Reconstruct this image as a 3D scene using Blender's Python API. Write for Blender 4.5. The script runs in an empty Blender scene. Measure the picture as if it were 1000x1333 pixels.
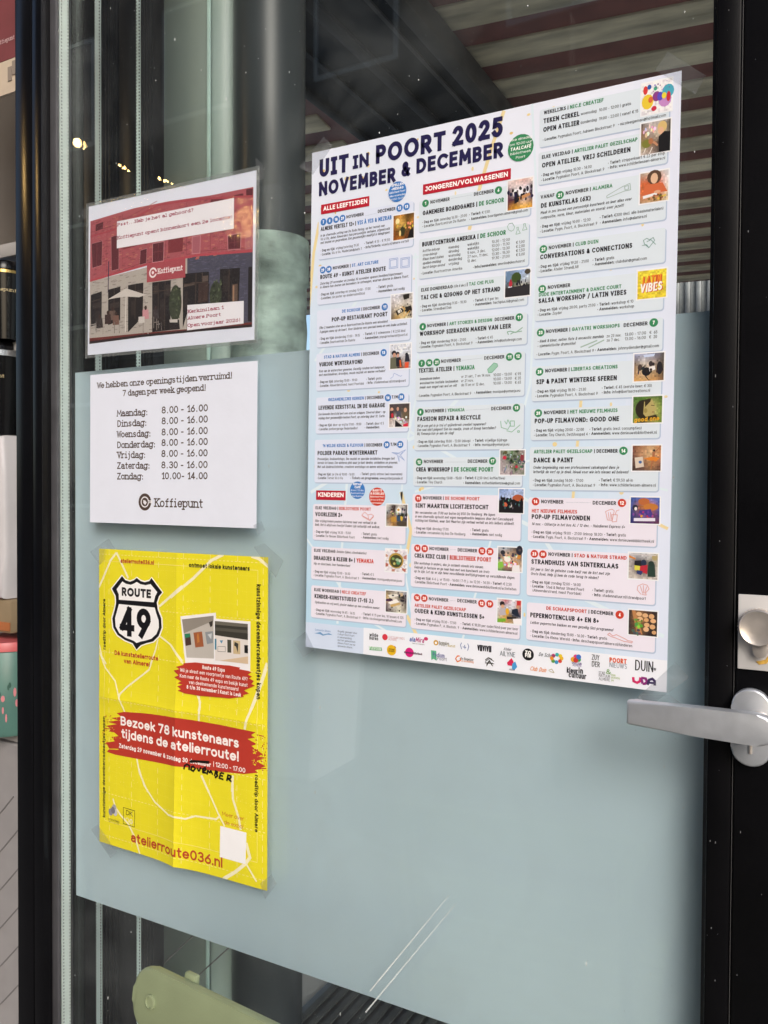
import bpy, bmesh, math, random
from mathutils import Vector, Matrix

C = bpy.context.scene.collection
rad = math.radians

# ---------------------------------------------------------------- camera
cd = bpy.data.cameras.new('camera')
cam = bpy.data.objects.new('camera', cd)
C.objects.link(cam)
cd.sensor_fit = 'VERTICAL'
cd.sensor_height = 36.0
cd.lens = 36.0 * 1053.6 / 1333.0
cd.clip_start = 0.02
cd.clip_end = 400
rx = Vector((0.87794433, 0.47873148, 0.0054701))
up = Vector((-0.01420889, 0.01463379, 0.99979196))
fw = Vector((-0.47855183, 0.87783941, -0.0196499))
m = Matrix((rx, up, -fw)).transposed().to_4x4()
m.translation = Vector((0, -0.8165, 1.256))
cam.matrix_world = m
bpy.context.scene.camera = cam

# ---------------------------------------------------------------- sky, sun, exposure
SUN_EL, SUN_AZ = rad(32), rad(140)      # azimuth clockwise from +y: light comes from behind the camera's right
w = bpy.data.worlds.new('World')
bpy.context.scene.world = w
w.use_nodes = True
nt = w.node_tree
bg = nt.nodes['Background']
sky = nt.nodes.new('ShaderNodeTexSky')
sky.sky_type = 'NISHITA'
sky.sun_disc = False
sky.sun_elevation = SUN_EL
sky.sun_rotation = SUN_AZ
sky.dust_density = 3.0
nt.links.new(sky.outputs[0], bg.inputs[0])
bg.inputs[1].default_value = 0.15
sd = bpy.data.lights.new('sun', 'SUN')
sd.energy = 1.0
sd.angle = rad(25)
sd.color = (1.0, 0.985, 0.96)
sun = bpy.data.objects.new('sun', sd)
C.objects.link(sun)
dirv = Vector((math.sin(SUN_AZ) * math.cos(SUN_EL), math.cos(SUN_AZ) * math.cos(SUN_EL), math.sin(SUN_EL)))
sun.rotation_euler = (-dirv).to_track_quat('-Z', 'Y').to_euler()
vs = bpy.context.scene.view_settings
vs.view_transform = 'Standard'
vs.look = 'None'
vs.exposure = 0.5
vs.gamma = 1.0
bpy.context.scene.cycles.transparent_max_bounces = 32
bpy.context.scene.cycles.max_bounces = 10

# ---------------------------------------------------------------- helpers
def lin(h):
    h = h.lstrip('#')
    if len(h) == 3: h = ''.join(c * 2 for c in h)
    o = []
    for i in (0, 2, 4):
        v = int(h[i:i + 2], 16) / 255
        o.append(v / 12.92 if v <= .04045 else ((v + .055) / 1.055) ** 2.4)
    return tuple(o)

def mat(name, col, rough=.5, metal=0., spec=.5, noise=0., nscale=20., bump=0., bscale=80., coat=0., coatr=.1, vec=None):
    m = bpy.data.materials.new(name)
    m.use_nodes = True
    t = m.node_tree
    b = t.nodes['Principled BSDF']
    c = lin(col) if isinstance(col, str) else col
    b.inputs['Base Color'].default_value = (*c, 1)
    b.inputs['Roughness'].default_value = rough
    b.inputs['Metallic'].default_value = metal
    b.inputs['Specular IOR Level'].default_value = spec
    b.inputs['Coat Weight'].default_value = coat
    b.inputs['Coat Roughness'].default_value = coatr
    if noise or bump:
        tc = t.nodes.new('ShaderNodeTexCoord')
        mp = t.nodes.new('ShaderNodeMapping')
        if vec: mp.inputs['Scale'].default_value = vec
        t.links.new(tc.outputs['Object'], mp.inputs[0])
    if noise:
        n = t.nodes.new('ShaderNodeTexNoise')
        n.inputs['Scale'].default_value = nscale
        n.inputs['Detail'].default_value = 8
        t.links.new(mp.outputs[0], n.inputs[0])
        r = t.nodes.new('ShaderNodeMapRange')
        r.inputs['From Min'].default_value = .3
        r.inputs['From Max'].default_value = .7
        r.inputs['To Min'].default_value = 1 - noise
        r.inputs['To Max'].default_value = 1 + noise
        t.links.new(n.outputs[0], r.inputs[0])
        mx = t.nodes.new('ShaderNodeVectorMath')
        mx.operation = 'SCALE'
        mx.inputs[0].default_value = c
        t.links.new(r.outputs[0], mx.inputs['Scale'])
        t.links.new(mx.outputs[0], b.inputs['Base Color'])
        r2 = t.nodes.new('ShaderNodeMapRange')
        r2.inputs['To Min'].default_value = max(.02, rough - .12)
        r2.inputs['To Max'].default_value = min(1, rough + .12)
        t.links.new(n.outputs[0], r2.inputs[0])
        t.links.new(r2.outputs[0], b.inputs['Roughness'])
    if bump:
        n2 = t.nodes.new('ShaderNodeTexNoise')
        n2.inputs['Scale'].default_value = bscale
        n2.inputs['Detail'].default_value = 6
        t.links.new(mp.outputs[0], n2.inputs[0])
        bp = t.nodes.new('ShaderNodeBump')
        bp.inputs['Strength'].default_value = bump
        bp.inputs['Distance'].default_value = .01
        t.links.new(n2.outputs[0], bp.inputs['Height'])
        t.links.new(bp.outputs[0], b.inputs['Normal'])
    return m

def clear_mat(name, tint, f0=.04, haze=0., hazecol=(.8, .85, .9), rough=0., gloss=1., smudge=0.):
    """Architectural clear sheet: tinted transparency plus a Schlick reflection, optionally a little dust haze."""
    m = bpy.data.materials.new(name)
    m.use_nodes = True
    t = m.node_tree
    t.nodes.clear()
    out = t.nodes.new('ShaderNodeOutputMaterial')
    tr = t.nodes.new('ShaderNodeBsdfTransparent')
    tr.inputs[0].default_value = (*tint, 1)
    gl = t.nodes.new('ShaderNodeBsdfGlossy')
    gl.inputs['Roughness'].default_value = rough
    gl.inputs['Color'].default_value = (gloss, gloss, gloss, 1)
    lw = t.nodes.new('ShaderNodeLayerWeight')
    p = t.nodes.new('ShaderNodeMath'); p.operation = 'POWER'; p.inputs[1].default_value = 5
    # Layer Weight 'Facing' at blend .5 is 1 - |cos|
    lw.inputs[0].default_value = .5
    t.links.new(lw.outputs['Facing'], p.inputs[0])
    ma = t.nodes.new('ShaderNodeMath'); ma.operation = 'MULTIPLY_ADD'
    ma.inputs[1].default_value = 1 - f0; ma.inputs[2].default_value = f0
    t.links.new(p.outputs[0], ma.inputs[0])
    mx = t.nodes.new('ShaderNodeMixShader')
    t.links.new(ma.outputs[0], mx.inputs[0])
    if haze:
        df = t.nodes.new('ShaderNodeBsdfDiffuse')
        df.inputs[0].default_value = (*hazecol, 1)
        mh = t.nodes.new('ShaderNodeMixShader')
        mh.inputs[0].default_value = haze
        if smudge:
            tc = t.nodes.new('ShaderNodeTexCoord')
            n = t.nodes.new('ShaderNodeTexNoise'); n.inputs['Scale'].default_value = 5; n.inputs['Detail'].default_value = 9
            n.inputs['Distortion'].default_value = 1.2
            t.links.new(tc.outputs['Object'], n.inputs[0])
            v = t.nodes.new('ShaderNodeTexVoronoi'); v.inputs['Scale'].default_value = 110
            t.links.new(tc.outputs['Object'], v.inputs[0])
            lt = t.nodes.new('ShaderNodeMapRange')
            lt.inputs['From Min'].default_value = .055; lt.inputs['From Max'].default_value = .02
            lt.inputs['To Min'].default_value = 0; lt.inputs['To Max'].default_value = smudge
            t.links.new(v.outputs['Distance'], lt.inputs[0])
            # only some of the cells carry a speck
            gt = t.nodes.new('ShaderNodeMath'); gt.operation = 'GREATER_THAN'; gt.inputs[1].default_value = .72
            sp = t.nodes.new('ShaderNodeSeparateColor'); t.links.new(v.outputs['Color'], sp.inputs[0])
            t.links.new(sp.outputs[0], gt.inputs[0])
            ml = t.nodes.new('ShaderNodeMath'); ml.operation = 'MULTIPLY'
            t.links.new(lt.outputs[0], ml.inputs[0]); t.links.new(gt.outputs[0], ml.inputs[1])
            mr = t.nodes.new('ShaderNodeMapRange')
            mr.inputs['From Min'].default_value = .48; mr.inputs['From Max'].default_value = .78
            mr.inputs['To Min'].default_value = haze * .4; mr.inputs['To Max'].default_value = haze * 5
            t.links.new(n.outputs[0], mr.inputs[0])
            ad = t.nodes.new('ShaderNodeMath'); ad.operation = 'ADD'
            t.links.new(mr.outputs[0], ad.inputs[0]); t.links.new(ml.outputs[0], ad.inputs[1])
            t.links.new(ad.outputs[0], mh.inputs[0])
        t.links.new(tr.outputs[0], mh.inputs[1]); t.links.new(df.outputs[0], mh.inputs[2])
        t.links.new(mh.outputs[0], mx.inputs[1])
    else:
        t.links.new(tr.outputs[0], mx.inputs[1])
    t.links.new(gl.outputs[0], mx.inputs[2])
    t.links.new(mx.outputs[0], out.inputs[0])
    return m

def link(name, me, mats, parent=None, loc=(0, 0, 0), rot=(0, 0, 0), smooth=None):
    o = bpy.data.objects.new(name, me)
    C.objects.link(o)
    for mm_ in (mats if isinstance(mats, (list, tuple)) else [mats]): me.materials.append(mm_)
    o.location = loc; o.rotation_euler = rot
    if parent: o.parent = parent
    if smooth is not None:
        for p in me.polygons: p.use_smooth = True
        me.set_sharp_from_angle(angle=rad(smooth))
    return o

def tag(o, label, cat, group=None):
    o['label'] = label; o['category'] = cat
    if group: o['group'] = group
    return o

def empty(name, loc=(0, 0, 0), rot=(0, 0, 0)):
    o = bpy.data.objects.new(name, None)
    C.objects.link(o)
    o.location = loc; o.rotation_euler = rot
    return o

class B:
    """Collects boxes, tubes, prisms and lathes into one mesh."""
    def __init__(s): s.bm = bmesh.new()
    def box(s, x0, y0, z0, x1, y1, z1, bev=0., seg=2, mi=0, mat4=None):
        r = bmesh.ops.create_cube(s.bm, size=1.0)
        vs_ = r['verts']
        for v in vs_:
            v.co = Vector(((x0 + x1) / 2 + v.co.x * (x1 - x0), (y0 + y1) / 2 + v.co.y * (y1 - y0), (z0 + z1) / 2 + v.co.z * (z1 - z0)))
            if mat4: v.co = mat4 @ v.co
        fs = {f for v in vs_ for f in v.link_faces}
        for f in fs: f.material_index = mi
        if bev:
            es = list({e for v in vs_ for e in v.link_edges})
            bmesh.ops.bevel(s.bm, geom=es, offset=bev, segments=seg, profile=.5, affect='EDGES')
        return s
    def tube(s, pts, r, n=12, mi=0):
        pts = [Vector(p) for p in pts]
        rings = []
        for i, p in enumerate(pts):
            d = (pts[min(i + 1, len(pts) - 1)] - pts[max(i - 1, 0)]).normalized()
            a = d.orthogonal().normalized() if i == 0 else (a - d * a.dot(d)).normalized()
            b_ = d.cross(a)
            rr = r[i] if isinstance(r, (list, tuple)) else r
            rings.append([s.bm.verts.new(p + (a * math.cos(t) + b_ * math.sin(t)) * rr) for t in [2 * math.pi * k / n for k in range(n)]])
        for A, Bq in zip(rings, rings[1:]):
            for k in range(n):
                f = s.bm.faces.new((A[k], A[(k + 1) % n], Bq[(k + 1) % n], Bq[k])); f.material_index = mi
        for R_, rev in ((rings[0], True), (rings[-1], False)):
            f = s.bm.faces.new(R_[::-1] if rev else R_); f.material_index = mi
        return s
    def prism(s, outline, y0, y1, bev=0., seg=2, mi=0, mat4=None):
        """outline: (x, z) points counter-clockwise; extruded from y0 (front, smaller) to y1."""
        a = [s.bm.verts.new((x, y0, z)) for x, z in outline]
        b_ = [s.bm.verts.new((x, y1, z)) for x, z in outline]
        n = len(outline)
        fs = [s.bm.faces.new(a), s.bm.faces.new(b_[::-1])]
        for k in range(n):
            fs.append(s.bm.faces.new((a[(k + 1) % n], a[k], b_[k], b_[(k + 1) % n])))
        for f in fs: f.material_index = mi
        if bev:
            es = list(fs[0].edges) + list(fs[1].edges)
            r = bmesh.ops.bevel(s.bm, geom=es, offset=bev, segments=seg, profile=.5, affect='EDGES')
            vv = {v for f in r['faces'] for v in f.verts} | set(v for v in a if v.is_valid) | set(v for v in b_ if v.is_valid)
        else: vv = set(a) | set(b_)
        if mat4:
            for v in vv: v.co = mat4 @ v.co
        return s
    def lathe(s, prof, n=32, mi=0, c=(0, 0, 0), axis='z'):
        """prof: (radius, height) from one end to the other."""
        rings = []
        for r, h in prof:
            ring = []
            for k in range(n):
                t = 2 * math.pi * k / n
                p = (r * math.cos(t), r * math.sin(t), h)
                if axis == 'y': p = (p[0], p[2], p[1])
                ring.append(s.bm.verts.new((c[0] + p[0], c[1] + p[1], c[2] + p[2])))
            rings.append(ring)
        for A, Bq in zip(rings, rings[1:]):
            for k in range(n):
                f = s.bm.faces.new((A[k], A[(k + 1) % n], Bq[(k + 1) % n], Bq[k])); f.material_index = mi
        for R_ in (rings[0], rings[-1]):
            f = s.bm.faces.new(R_); f.material_index = mi
        return s
    def done(s, name, mats, parent=None, loc=(0, 0, 0), rot=(0, 0, 0), smooth=35, recalc=True):
        if recalc: bmesh.ops.recalc_face_normals(s.bm, faces=s.bm.faces)
        me = bpy.data.meshes.new(name)
        s.bm.to_mesh(me); s.bm.free()
        return link(name, me, mats, parent, loc, rot, smooth)

def rrect(x0, z0, x1, z1, r, n=6):
    o = []
    for cx, cz, a0 in ((x1 - r, z1 - r, 0), (x0 + r, z1 - r, 90), (x0 + r, z0 + r, 180), (x1 - r, z0 + r, 270)):
        for k in range(n + 1):
            t = rad(a0 + 90 * k / n); o.append((cx + r * math.cos(t), cz + r * math.sin(t)))
    return o

# ---------------------------------------------------------------- a small stroke alphabet for all the printed writing
# width ; strokes separated by ';'   x,y = point   cx,cy,rx,ry,a0,a1 = arc
GL = {
'A': '.78;0,0 .39,1 .78,0;.14,.32 .64,.32', 'B': '.58;0,0 0,1 .3,.765,.24,.235,90,-90 0,.53;.04,.53 .3,.265,.28,.265,90,-90 0,0',
'C': '.78;.46,.5,.46,.5,48,312', 'D': '.72;0,0 0,1 .24,.5,.48,.5,90,-90 0,0', 'E': '.5;.5,1 0,1 0,0 .5,0;0,.52 .44,.52', 'F': '.48;.5,1 0,1 0,0;0,.5 .42,.5',
'G': '.9;.46,.5,.46,.5,48,360 .54,.5', 'H': '.66;0,0 0,1;.66,0 .66,1;0,.51 .66,.51', 'I': '0;0,0 0,1', 'J': '.42;.42,1 .42,.24 .2,.24,.22,.24,0,-150',
'K': '.6;0,0 0,1;.58,1 0,.42;.18,.58 .62,0', 'L': '.46;0,1 0,0 .46,0', 'M': '.88;0,0 .06,1 .44,.3 .82,1 .88,0', 'N': '.7;0,0 0,1 .7,0 .7,1', 'O': '.92;.46,.5,.46,.5,0,360',
'P': '.56;0,0 0,1 .29,.73,.27,.27,90,-90 0,.46', 'Q': '.92;.46,.5,.46,.5,0,360;.56,.24 .92,-.06', 'R': '.58;0,0 0,1 .29,.73,.27,.27,90,-90 0,.46;.26,.46 .58,0',
'S': '.54;.27,.75,.24,.25,30,270 .27,.25,.27,.25,90,-150', 'T': '.64;0,1 .64,1;.32,1 .32,0', 'U': '.66;0,1 0,.33 .33,.33,.33,.33,180,360 .66,1', 'V': '.74;0,1 .37,0 .74,1',
'W': '1.1;0,1 .27,0 .55,.92 .83,0 1.1,1', 'X': '.68;0,1 .68,0;0,0 .68,1', 'Y': '.66;0,1 .33,.46 .66,1;.33,.46 .33,0', 'Z': '.62;0,1 .62,1 0,0 .62,0',
'0': '.6;.3,.5,.3,.5,0,360', '1': '.26;0,.78 .24,1 .24,0', '2': '.56;.28,.72,.27,.28,160,-32 0,0 .58,0', '3': '.54;.26,.765,.24,.235,150,-90 .26,.265,.28,.265,90,-150',
'4': '.64;.46,0 .46,1 0,.24 .64,.24', '5': '.54;.5,1 .1,1 .06,.58 .26,.32,.28,.32,125,-150', '6': '.58;.46,1 .04,.42;.29,.3,.29,.3,0,360', '7': '.54;0,1 .54,1 .18,0',
'8': '.58;.29,.765,.24,.235,0,360;.29,.265,.29,.265,0,360', '9': '.58;.54,.58 .14,0;.29,.7,.29,.3,0,360',
'a': '.5;.04,.6 .26,.45,.24,.25,130,0 .5,0;.5,.41 .22,.205,.22,.205,90,270 .5,.12', 'b': '.58;0,1 0,0;.29,.35,.29,.35,0,360', 'c': '.52;.3,.35,.3,.35,48,312', 'd': '.58;.58,1 .58,0;.29,.35,.29,.35,0,360',
'e': '.58;.02,.36 .58,.36 .29,.35,.29,.35,2,318', 'f': '.34;.32,1 .3,.8,.15,.2,90,180 .15,0;0,.68 .34,.68', 'g': '.58;.58,.7 .58,-.05 .29,-.05,.29,.25,0,-150;.29,.35,.29,.35,0,360',
'h': '.5;0,1 0,0;0,.42 .25,.45,.25,.25,180,0 .5,0', 'i': '0;0,.66 0,0;0,1 0,1.02', 'j': '.12;.12,.66 .12,-.15 -.02,-.15,.14,.15,0,-100;.12,1 .12,1.02', 'k': '.46;0,1 0,0;.44,.7 0,.28;.14,.42 .48,0',
'l': '0;0,1 0,0', 'm': '.86;0,.7 0,0;0,.46 .215,.47,.215,.23,180,0 .43,0;.43,.46 .645,.47,.215,.23,180,0 .86,0', 'n': '.5;0,.7 0,0;0,.44 .25,.45,.25,.25,180,0 .5,0', 'o': '.58;.29,.35,.29,.35,0,360',
'p': '.58;0,.7 0,-.3;.29,.35,.29,.35,0,360', 'q': '.58;.58,.7 .58,-.3;.29,.35,.29,.35,0,360', 'r': '.3;0,.7 0,0;0,.4 .27,.43,.27,.27,180,72', 's': '.42;.21,.525,.19,.175,35,270 .21,.175,.21,.175,90,-150',
't': '.34;.14,.95 .14,.16 .28,.16,.14,.16,180,285;0,.68 .34,.68', 'u': '.5;0,.7 0,.25 .25,.25,.25,.25,180,360 .5,.7;.5,.3 .5,0', 'v': '.5;0,.7 .25,0 .5,.7', 'w': '.78;0,.7 .2,0 .39,.62 .58,0 .78,.7',
'x': '.48;0,.7 .48,0;0,0 .48,.7', 'y': '.52;0,.7 .26,.03;.52,.7 .16,-.3', 'z': '.46;0,.7 .46,.7 0,0 .46,0',
'.': '0;0,0 0,.03', ',': '.06;.06,.03 0,-.14', ':': '0;0,0 0,.03;0,.52 0,.55', ';': '0;0,0 0,-.1;0,.52 0,.55', '-': '.26;0,.38 .26,.38', '!': '0;0,1 0,.32;0,0 0,.03', '?': '.46;.23,.77,.22,.23,160,-60 .23,.32;.23,0 .23,.03',
'/': '.4;0,-.08 .4,1.05', '|': '0;0,-.1 0,1.05', '(': '.2;.36,.45,.34,.6,125,235', ')': '.2;-.16,.45,.34,.6,55,-55', '&': '.66;.66,0 .13,.66 .29,.8,.17,.2,205,-30 .17,.46 .28,.24,.27,.24,125,320 .66,.44',
'@': '.94;.47,.36,.2,.24,0,360;.69,.6 .69,.2 .9,.36;.47,.36,.47,.5,0,305', '€': '.6;.45,.5,.42,.5,50,310;-.02,.6 .5,.6;-.02,.4 .48,.4', '+': '.44;0,.4 .44,.4;.22,.18 .22,.62', '•': '.12;0,.33 .12,.33;0,.45 .12,.45', "'": '0;0,1 0,.75', '"': '.14;0,1 0,.75;.14,1 .14,.75',
'À': '.78;0,0 .39,1 .78,0;.14,.32 .64,.32;.28,1.28 .44,1.14', 'à': '.5;.04,.6 .26,.45,.24,.25,130,0 .5,0;.5,.41 .22,.205,.22,.205,90,270 .5,.12;.16,.98 .3,.84', 'É': '.5;.5,1 0,1 0,0 .5,0;0,.52 .44,.52;.2,1.14 .36,1.28', 'é': '.58;.02,.36 .58,.36 .29,.35,.29,.35,2,318;.22,.84 .36,.98',
}
GC = {}
def glyph(ch, step):
    k = (ch, step)
    if k in GC: return GC[k]
    src = GL.get(ch)
    if src is None:
        GC[k] = (.3, []); return GC[k]
    w_, *paths = src.split(';')
    out = []
    for p in paths:
        pl = []
        for tok in p.split():
            v = [float(q) for q in tok.split(',')]
            if len(v) == 2: pl.append((v[0], v[1]))
            else:
                cx, cy, ax, ay, a0, a1 = v
                n = max(2, int(abs(a1 - a0) / step + .5))
                for q in range(n + 1):
                    t = rad(a0 + (a1 - a0) * q / n)
                    pt = (cx + ax * math.cos(t), cy + ay * math.sin(t))
                    if not pl or math.hypot(pt[0] - pl[-1][0], pt[1] - pl[-1][1]) > .02: pl.append(pt)
        out.append(pl)
    GC[k] = (float(w_), out)
    return GC[k]

def ribbon(pl, wd, square=True):
    """Ribbons along a polyline, broken at its sharp corners: a list of strips, each a list of quads."""
    pl = [p for i, p in enumerate(pl) if i == 0 or math.hypot(p[0] - pl[i - 1][0], p[1] - pl[i - 1][1]) > 1e-6]
    runs, cur = [], pl[:1]
    for i in range(1, len(pl)):
        cur.append(pl[i])
        if i < len(pl) - 1:
            ax, ay, bx, by = pl[i][0] - pl[i - 1][0], pl[i][1] - pl[i - 1][1], pl[i + 1][0] - pl[i][0], pl[i + 1][1] - pl[i][1]
            if (ax * bx + ay * by) / (math.hypot(ax, ay) * math.hypot(bx, by)) < -.15:
                runs.append(cur); cur = [pl[i]]
    runs.append(cur)
    return [q for q in (strip(r, wd, square) for r in runs) if q]

def strip(pl, wd, square=True):
    pl = [p for i, p in enumerate(pl) if i == 0 or math.hypot(p[0] - pl[i - 1][0], p[1] - pl[i - 1][1]) > 1e-6]
    if len(pl) < 2: return []
    closed = math.hypot(pl[0][0] - pl[-1][0], pl[0][1] - pl[-1][1]) < wd * .15 and len(pl) > 3
    if closed: pl = pl[:-1]
    h = wd / 2
    n = len(pl)
    if square and not closed:
        def ext(a, b):
            d = math.hypot(a[0] - b[0], a[1] - b[1]); return (a[0] + (a[0] - b[0]) / d * h, a[1] + (a[1] - b[1]) / d * h)
        pl = [ext(pl[0], pl[1])] + pl[1:-1] + [ext(pl[-1], pl[-2])]
    L, R_ = [], []
    for i in range(n):
        p = pl[i]
        a = pl[i - 1] if (i > 0 or closed) else None
        b_ = pl[(i + 1) % n] if (i < n - 1 or closed) else None
        def nrm(u, v):
            d = math.hypot(v[0] - u[0], v[1] - u[1]); return (-(v[1] - u[1]) / d, (v[0] - u[0]) / d)
        if a is None: nx, ny = nrm(p, b_); k = 1
        elif b_ is None: nx, ny = nrm(a, p); k = 1
        else:
            n1, n2 = nrm(a, p), nrm(p, b_)
            nx, ny = n1[0] + n2[0], n1[1] + n2[1]
            d = math.hypot(nx, ny)
            if d < 1e-3: nx, ny, k = n1[0], n1[1], 1
            else:
                nx, ny = nx / d, ny / d
                k = min(1 / max(.05, nx * n1[0] + ny * n1[1]), 1.7)
        L.append((p[0] + nx * h * k, p[1] + ny * h * k)); R_.append((p[0] - nx * h * k, p[1] - ny * h * k))
    q = []
    for i in range(n if closed else n - 1):
        j = (i + 1) % n
        q.append((L[i], R_[i], R_[j], L[j]))
    return q

SERIFCAP = {'I': [(1, 0), (0, 0)], 'J': [(1, 1)]}
class Sheet:
    """One printed sheet: everything drawn in millimetres from its top left corner (y down), in thin ink layers over the paper."""
    def __init__(s, w_, h_):
        s.w, s.h = w_, h_
        s.bm = bmesh.new()
        s.cl = s.bm.faces.layers.float_color.new('Ink')
        s.layer = 0
        s.jit = 0
        s.gap = .00007
    def face(s, pts, col, lay=None):
        z = (s.layer if lay is None else lay) * s.gap + (s.jit % 8) * .000006
        try:
            f = s.bm.faces.new([s.bm.verts.new(((x - s.w / 2) / 1000, -z, (s.h / 2 - y) / 1000)) for x, y in pts])
        except ValueError: return
        if f.normal.y > 0 or True:
            f.normal_update()
            if f.normal.y > 0: f.normal_flip()
        f[s.cl] = (*col, 1)
    def rect(s, x0, y0, x1, y1, col, r=0):
        if r: s.face([(x, y) for x, y in rrect(x0, y0, x1, y1, r, 4)], col)
        else: s.face([(x0, y0), (x1, y0), (x1, y1), (x0, y1)], col)
    def ell(s, x, y, a, b_, col, n=20):
        s.face([(x + a * math.cos(2 * math.pi * k / n), y + b_ * math.sin(2 * math.pi * k / n)) for k in range(n)], col)
    def stroke(s, pl, wd, col):
        s.jit += 1
        for st_ in ribbon(pl, wd, False):
            s.jit += 1
            for q in st_: s.face(q, col)
    def text(s, x, y, wid, cap, wt, slant, rot, font, col, col2, txt):
        step = 18 if cap > 9 else (30 if cap > 4 else 45)
        runs, bold, alt = [], False, False
        for ch in txt:
            if ch == '*': bold = not bold
            elif ch == '^': alt = not alt
            else: runs.append((ch, bold, alt))
        ww = lambda b_: min(wt * 1.55, .2) if b_ else wt
        gap = .11
        def parts(ch, b_):      # (letter width, fixed space) in cap heights
            if ch == ' ': return (0, .36)
            if font == 't': return (.40 if ch in 'ijl.:!,' else .50 if ch in 'tfr-1' else .62, .14)
            g = glyph(ch, step)[0]
            if font == 'i' and ch == 'I': g = .3
            return (g, ww(b_) + gap)
        tw = sum(parts(c, b_)[0] for c, b_, a in runs); tf = sum(parts(c, b_)[1] for c, b_, a in runs) - gap
        # letters are narrowed before the gaps between them are
        kx, sx = 1, 1
        if wid:
            u = wid / cap
            kx = min(1.12, max(.6, (u - tf) / max(.01, tw)))
            sx = u / (tw * kx + tf)
        if font == 't': kx, sx = 1, (wid / cap / (tw + tf) if wid else 1)
        def adv(ch, b_):
            g, q = parts(ch, b_); return g * kx + q
        ca, sa = math.cos(rad(rot)), math.sin(rad(rot))
        pen = 0
        for ch, b_, a in runs:
            wt_ = ww(b_)
            gw, paths = glyph(ch, step)
            g0 = gw
            ad = adv(ch, b_)
            c = col2 if a else col
            if ch != ' ':
                gx, ox = kx, wt_ / 2
                ps = [list(p) for p in paths]
                if font == 'i' and ch == 'I':
                    ps = [[(.15, 0), (.15, 1)], [(0, 1), (.3, 1)], [(0, 0), (.3, 0)]]
                if font == 'i' and ch == 'J': ps.append([(.16, 1), (.42, 1)])
                if font == 't':
                    gx = min(1, (.74 if gw > .8 else .54) / gw) if gw > 0 else 1
                    if gw < .2 and gw * gx < .2: pass
                    ox = (parts(ch, b_)[0] + .10 - gw * gx) / 2
                    ex = []
                    if ch.isalpha() or ch == '1':
                        for p in ps:
                            if math.hypot(p[0][0] - p[-1][0], p[0][1] - p[-1][1]) < .05: continue
                            for e, o_ in ((p[0], p[1]), (p[-1], p[-2])):
                                dx, dy = e[0] - o_[0], e[1] - o_[1]
                                d = math.hypot(dx, dy)
                                if d < 1e-6 or abs(dy) / d < .5 or len(ps) == 0: continue
                                if not (abs(e[1]) < .02 or abs(e[1] - .68) < .03 or abs(e[1] - 1) < .02 or abs(e[1] + .3) < .02): continue
                                if ch == '1' and e[1] > .5: continue
                                lft = rgt = (.08 if gw > .8 else .15) / gx
                                if e[1] > .5 and ch in 'bdhijklmnpru': rgt = .0
                                ex.append([(e[0] - lft, e[1]), (e[0] + rgt, e[1])])
                    ps += ex
                for p in ps:
                    s.jit += 1
                    q2 = []
                    for px, py in p:
                        yy = (wt_ / 2 + py * (1 - wt_)) * cap
                        xx = (pen + (ox + px * gx)) * cap * sx + slant * yy
                        q2.append((xx, yy))
                    for st_ in ribbon(q2, wt_ * cap * (.78 if font == 't' and ch in 'WMwm' else 1) * (1 if sx > .9 else .5 + .5 * sx)):
                        s.jit += 1
                        for q in st_: s.face([(x + u * ca - v * sa, y - (u * sa + v * ca)) for u, v in q], c)
            pen += ad
    def picture(s, x0, y0, x1, y1, rows, shapes, seed):
        rnd = random.Random(seed)
        s.rect(x0, y0, x1, y1, lin('#eef0f6'))
        m_ = min(x1 - x0, y1 - y0) * .045
        x0 += m_; x1 -= m_; y0 += m_; y1 -= m_
        s.layer += 1
        g = [[lin(c) for c in r.split()] for r in rows]
        n = 16
        nr, nc = len(g), len(g[0])
        for i in range(n):
            for j in range(n):
                u, v = (j + .5) / n * (nc - 1), (i + .5) / n * (nr - 1)
                a, b_ = min(int(u), nc - 2), min(int(v), nr - 2)
                u -= a; v -= b_
                c = [g[b_][a][k] * (1 - u) * (1 - v) + g[b_][a + 1][k] * u * (1 - v) + g[b_ + 1][a][k] * (1 - u) * v + g[b_ + 1][a + 1][k] * u * v for k in range(3)]
                f = math.exp(rnd.gauss(0, .16))
                X, Y = x0 + (x1 - x0) * j / n, y0 + (y1 - y0) * i / n
                s.face([(X, Y), (X + (x1 - x0) / n, Y), (X + (x1 - x0) / n, Y + (y1 - y0) / n), (X, Y + (y1 - y0) / n)], [min(.9, q * f) for q in c])
        for sh in shapes:
            s.layer += .2
            t = sh.split()
            col = lin(t[1])
            v = [float(q) for q in t[2:]] if t[0] != 't' else [float(q) for q in t[2:6]]
            W, H_ = x1 - x0, y1 - y0
            if t[0] == 'e': s.ell(x0 + v[0] * W, y0 + v[1] * H_, v[2] * W, v[3] * H_, col, 12)
            elif t[0] == 'p': s.face([(x0 + a * W, y0 + b_ * H_) for a, b_ in zip(v[::2], v[1::2])], col)
            elif t[0] == 's': s.stroke([(x0 + a * W, y0 + b_ * H_) for a, b_ in zip(v[1::2], v[2::2])], v[0], col)
            elif t[0] == 'n':   # scatter of n small blobs in a box
                for k in range(int(v[0])):
                    a, b_ = rnd.uniform(v[1], v[3]), rnd.uniform(v[2], v[4])
                    cc_ = [q * math.exp(rnd.gauss(0, .35)) for q in col]
                    s.jit += 1
                    s.ell(x0 + a * W, y0 + b_ * H_, v[5] * W * rnd.uniform(.6, 1.4), v[6] * H_ * rnd.uniform(.6, 1.4), [min(.9, q) for q in cc_], 7)
            elif t[0] == 't': s.text(x0 + v[0] * W, y0 + v[1] * H_, v[2] * W, v[3], .2, .12, 3, 's', col, col, ' '.join(t[6:]))
        s.layer -= 1 + .2 * len(shapes)
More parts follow.
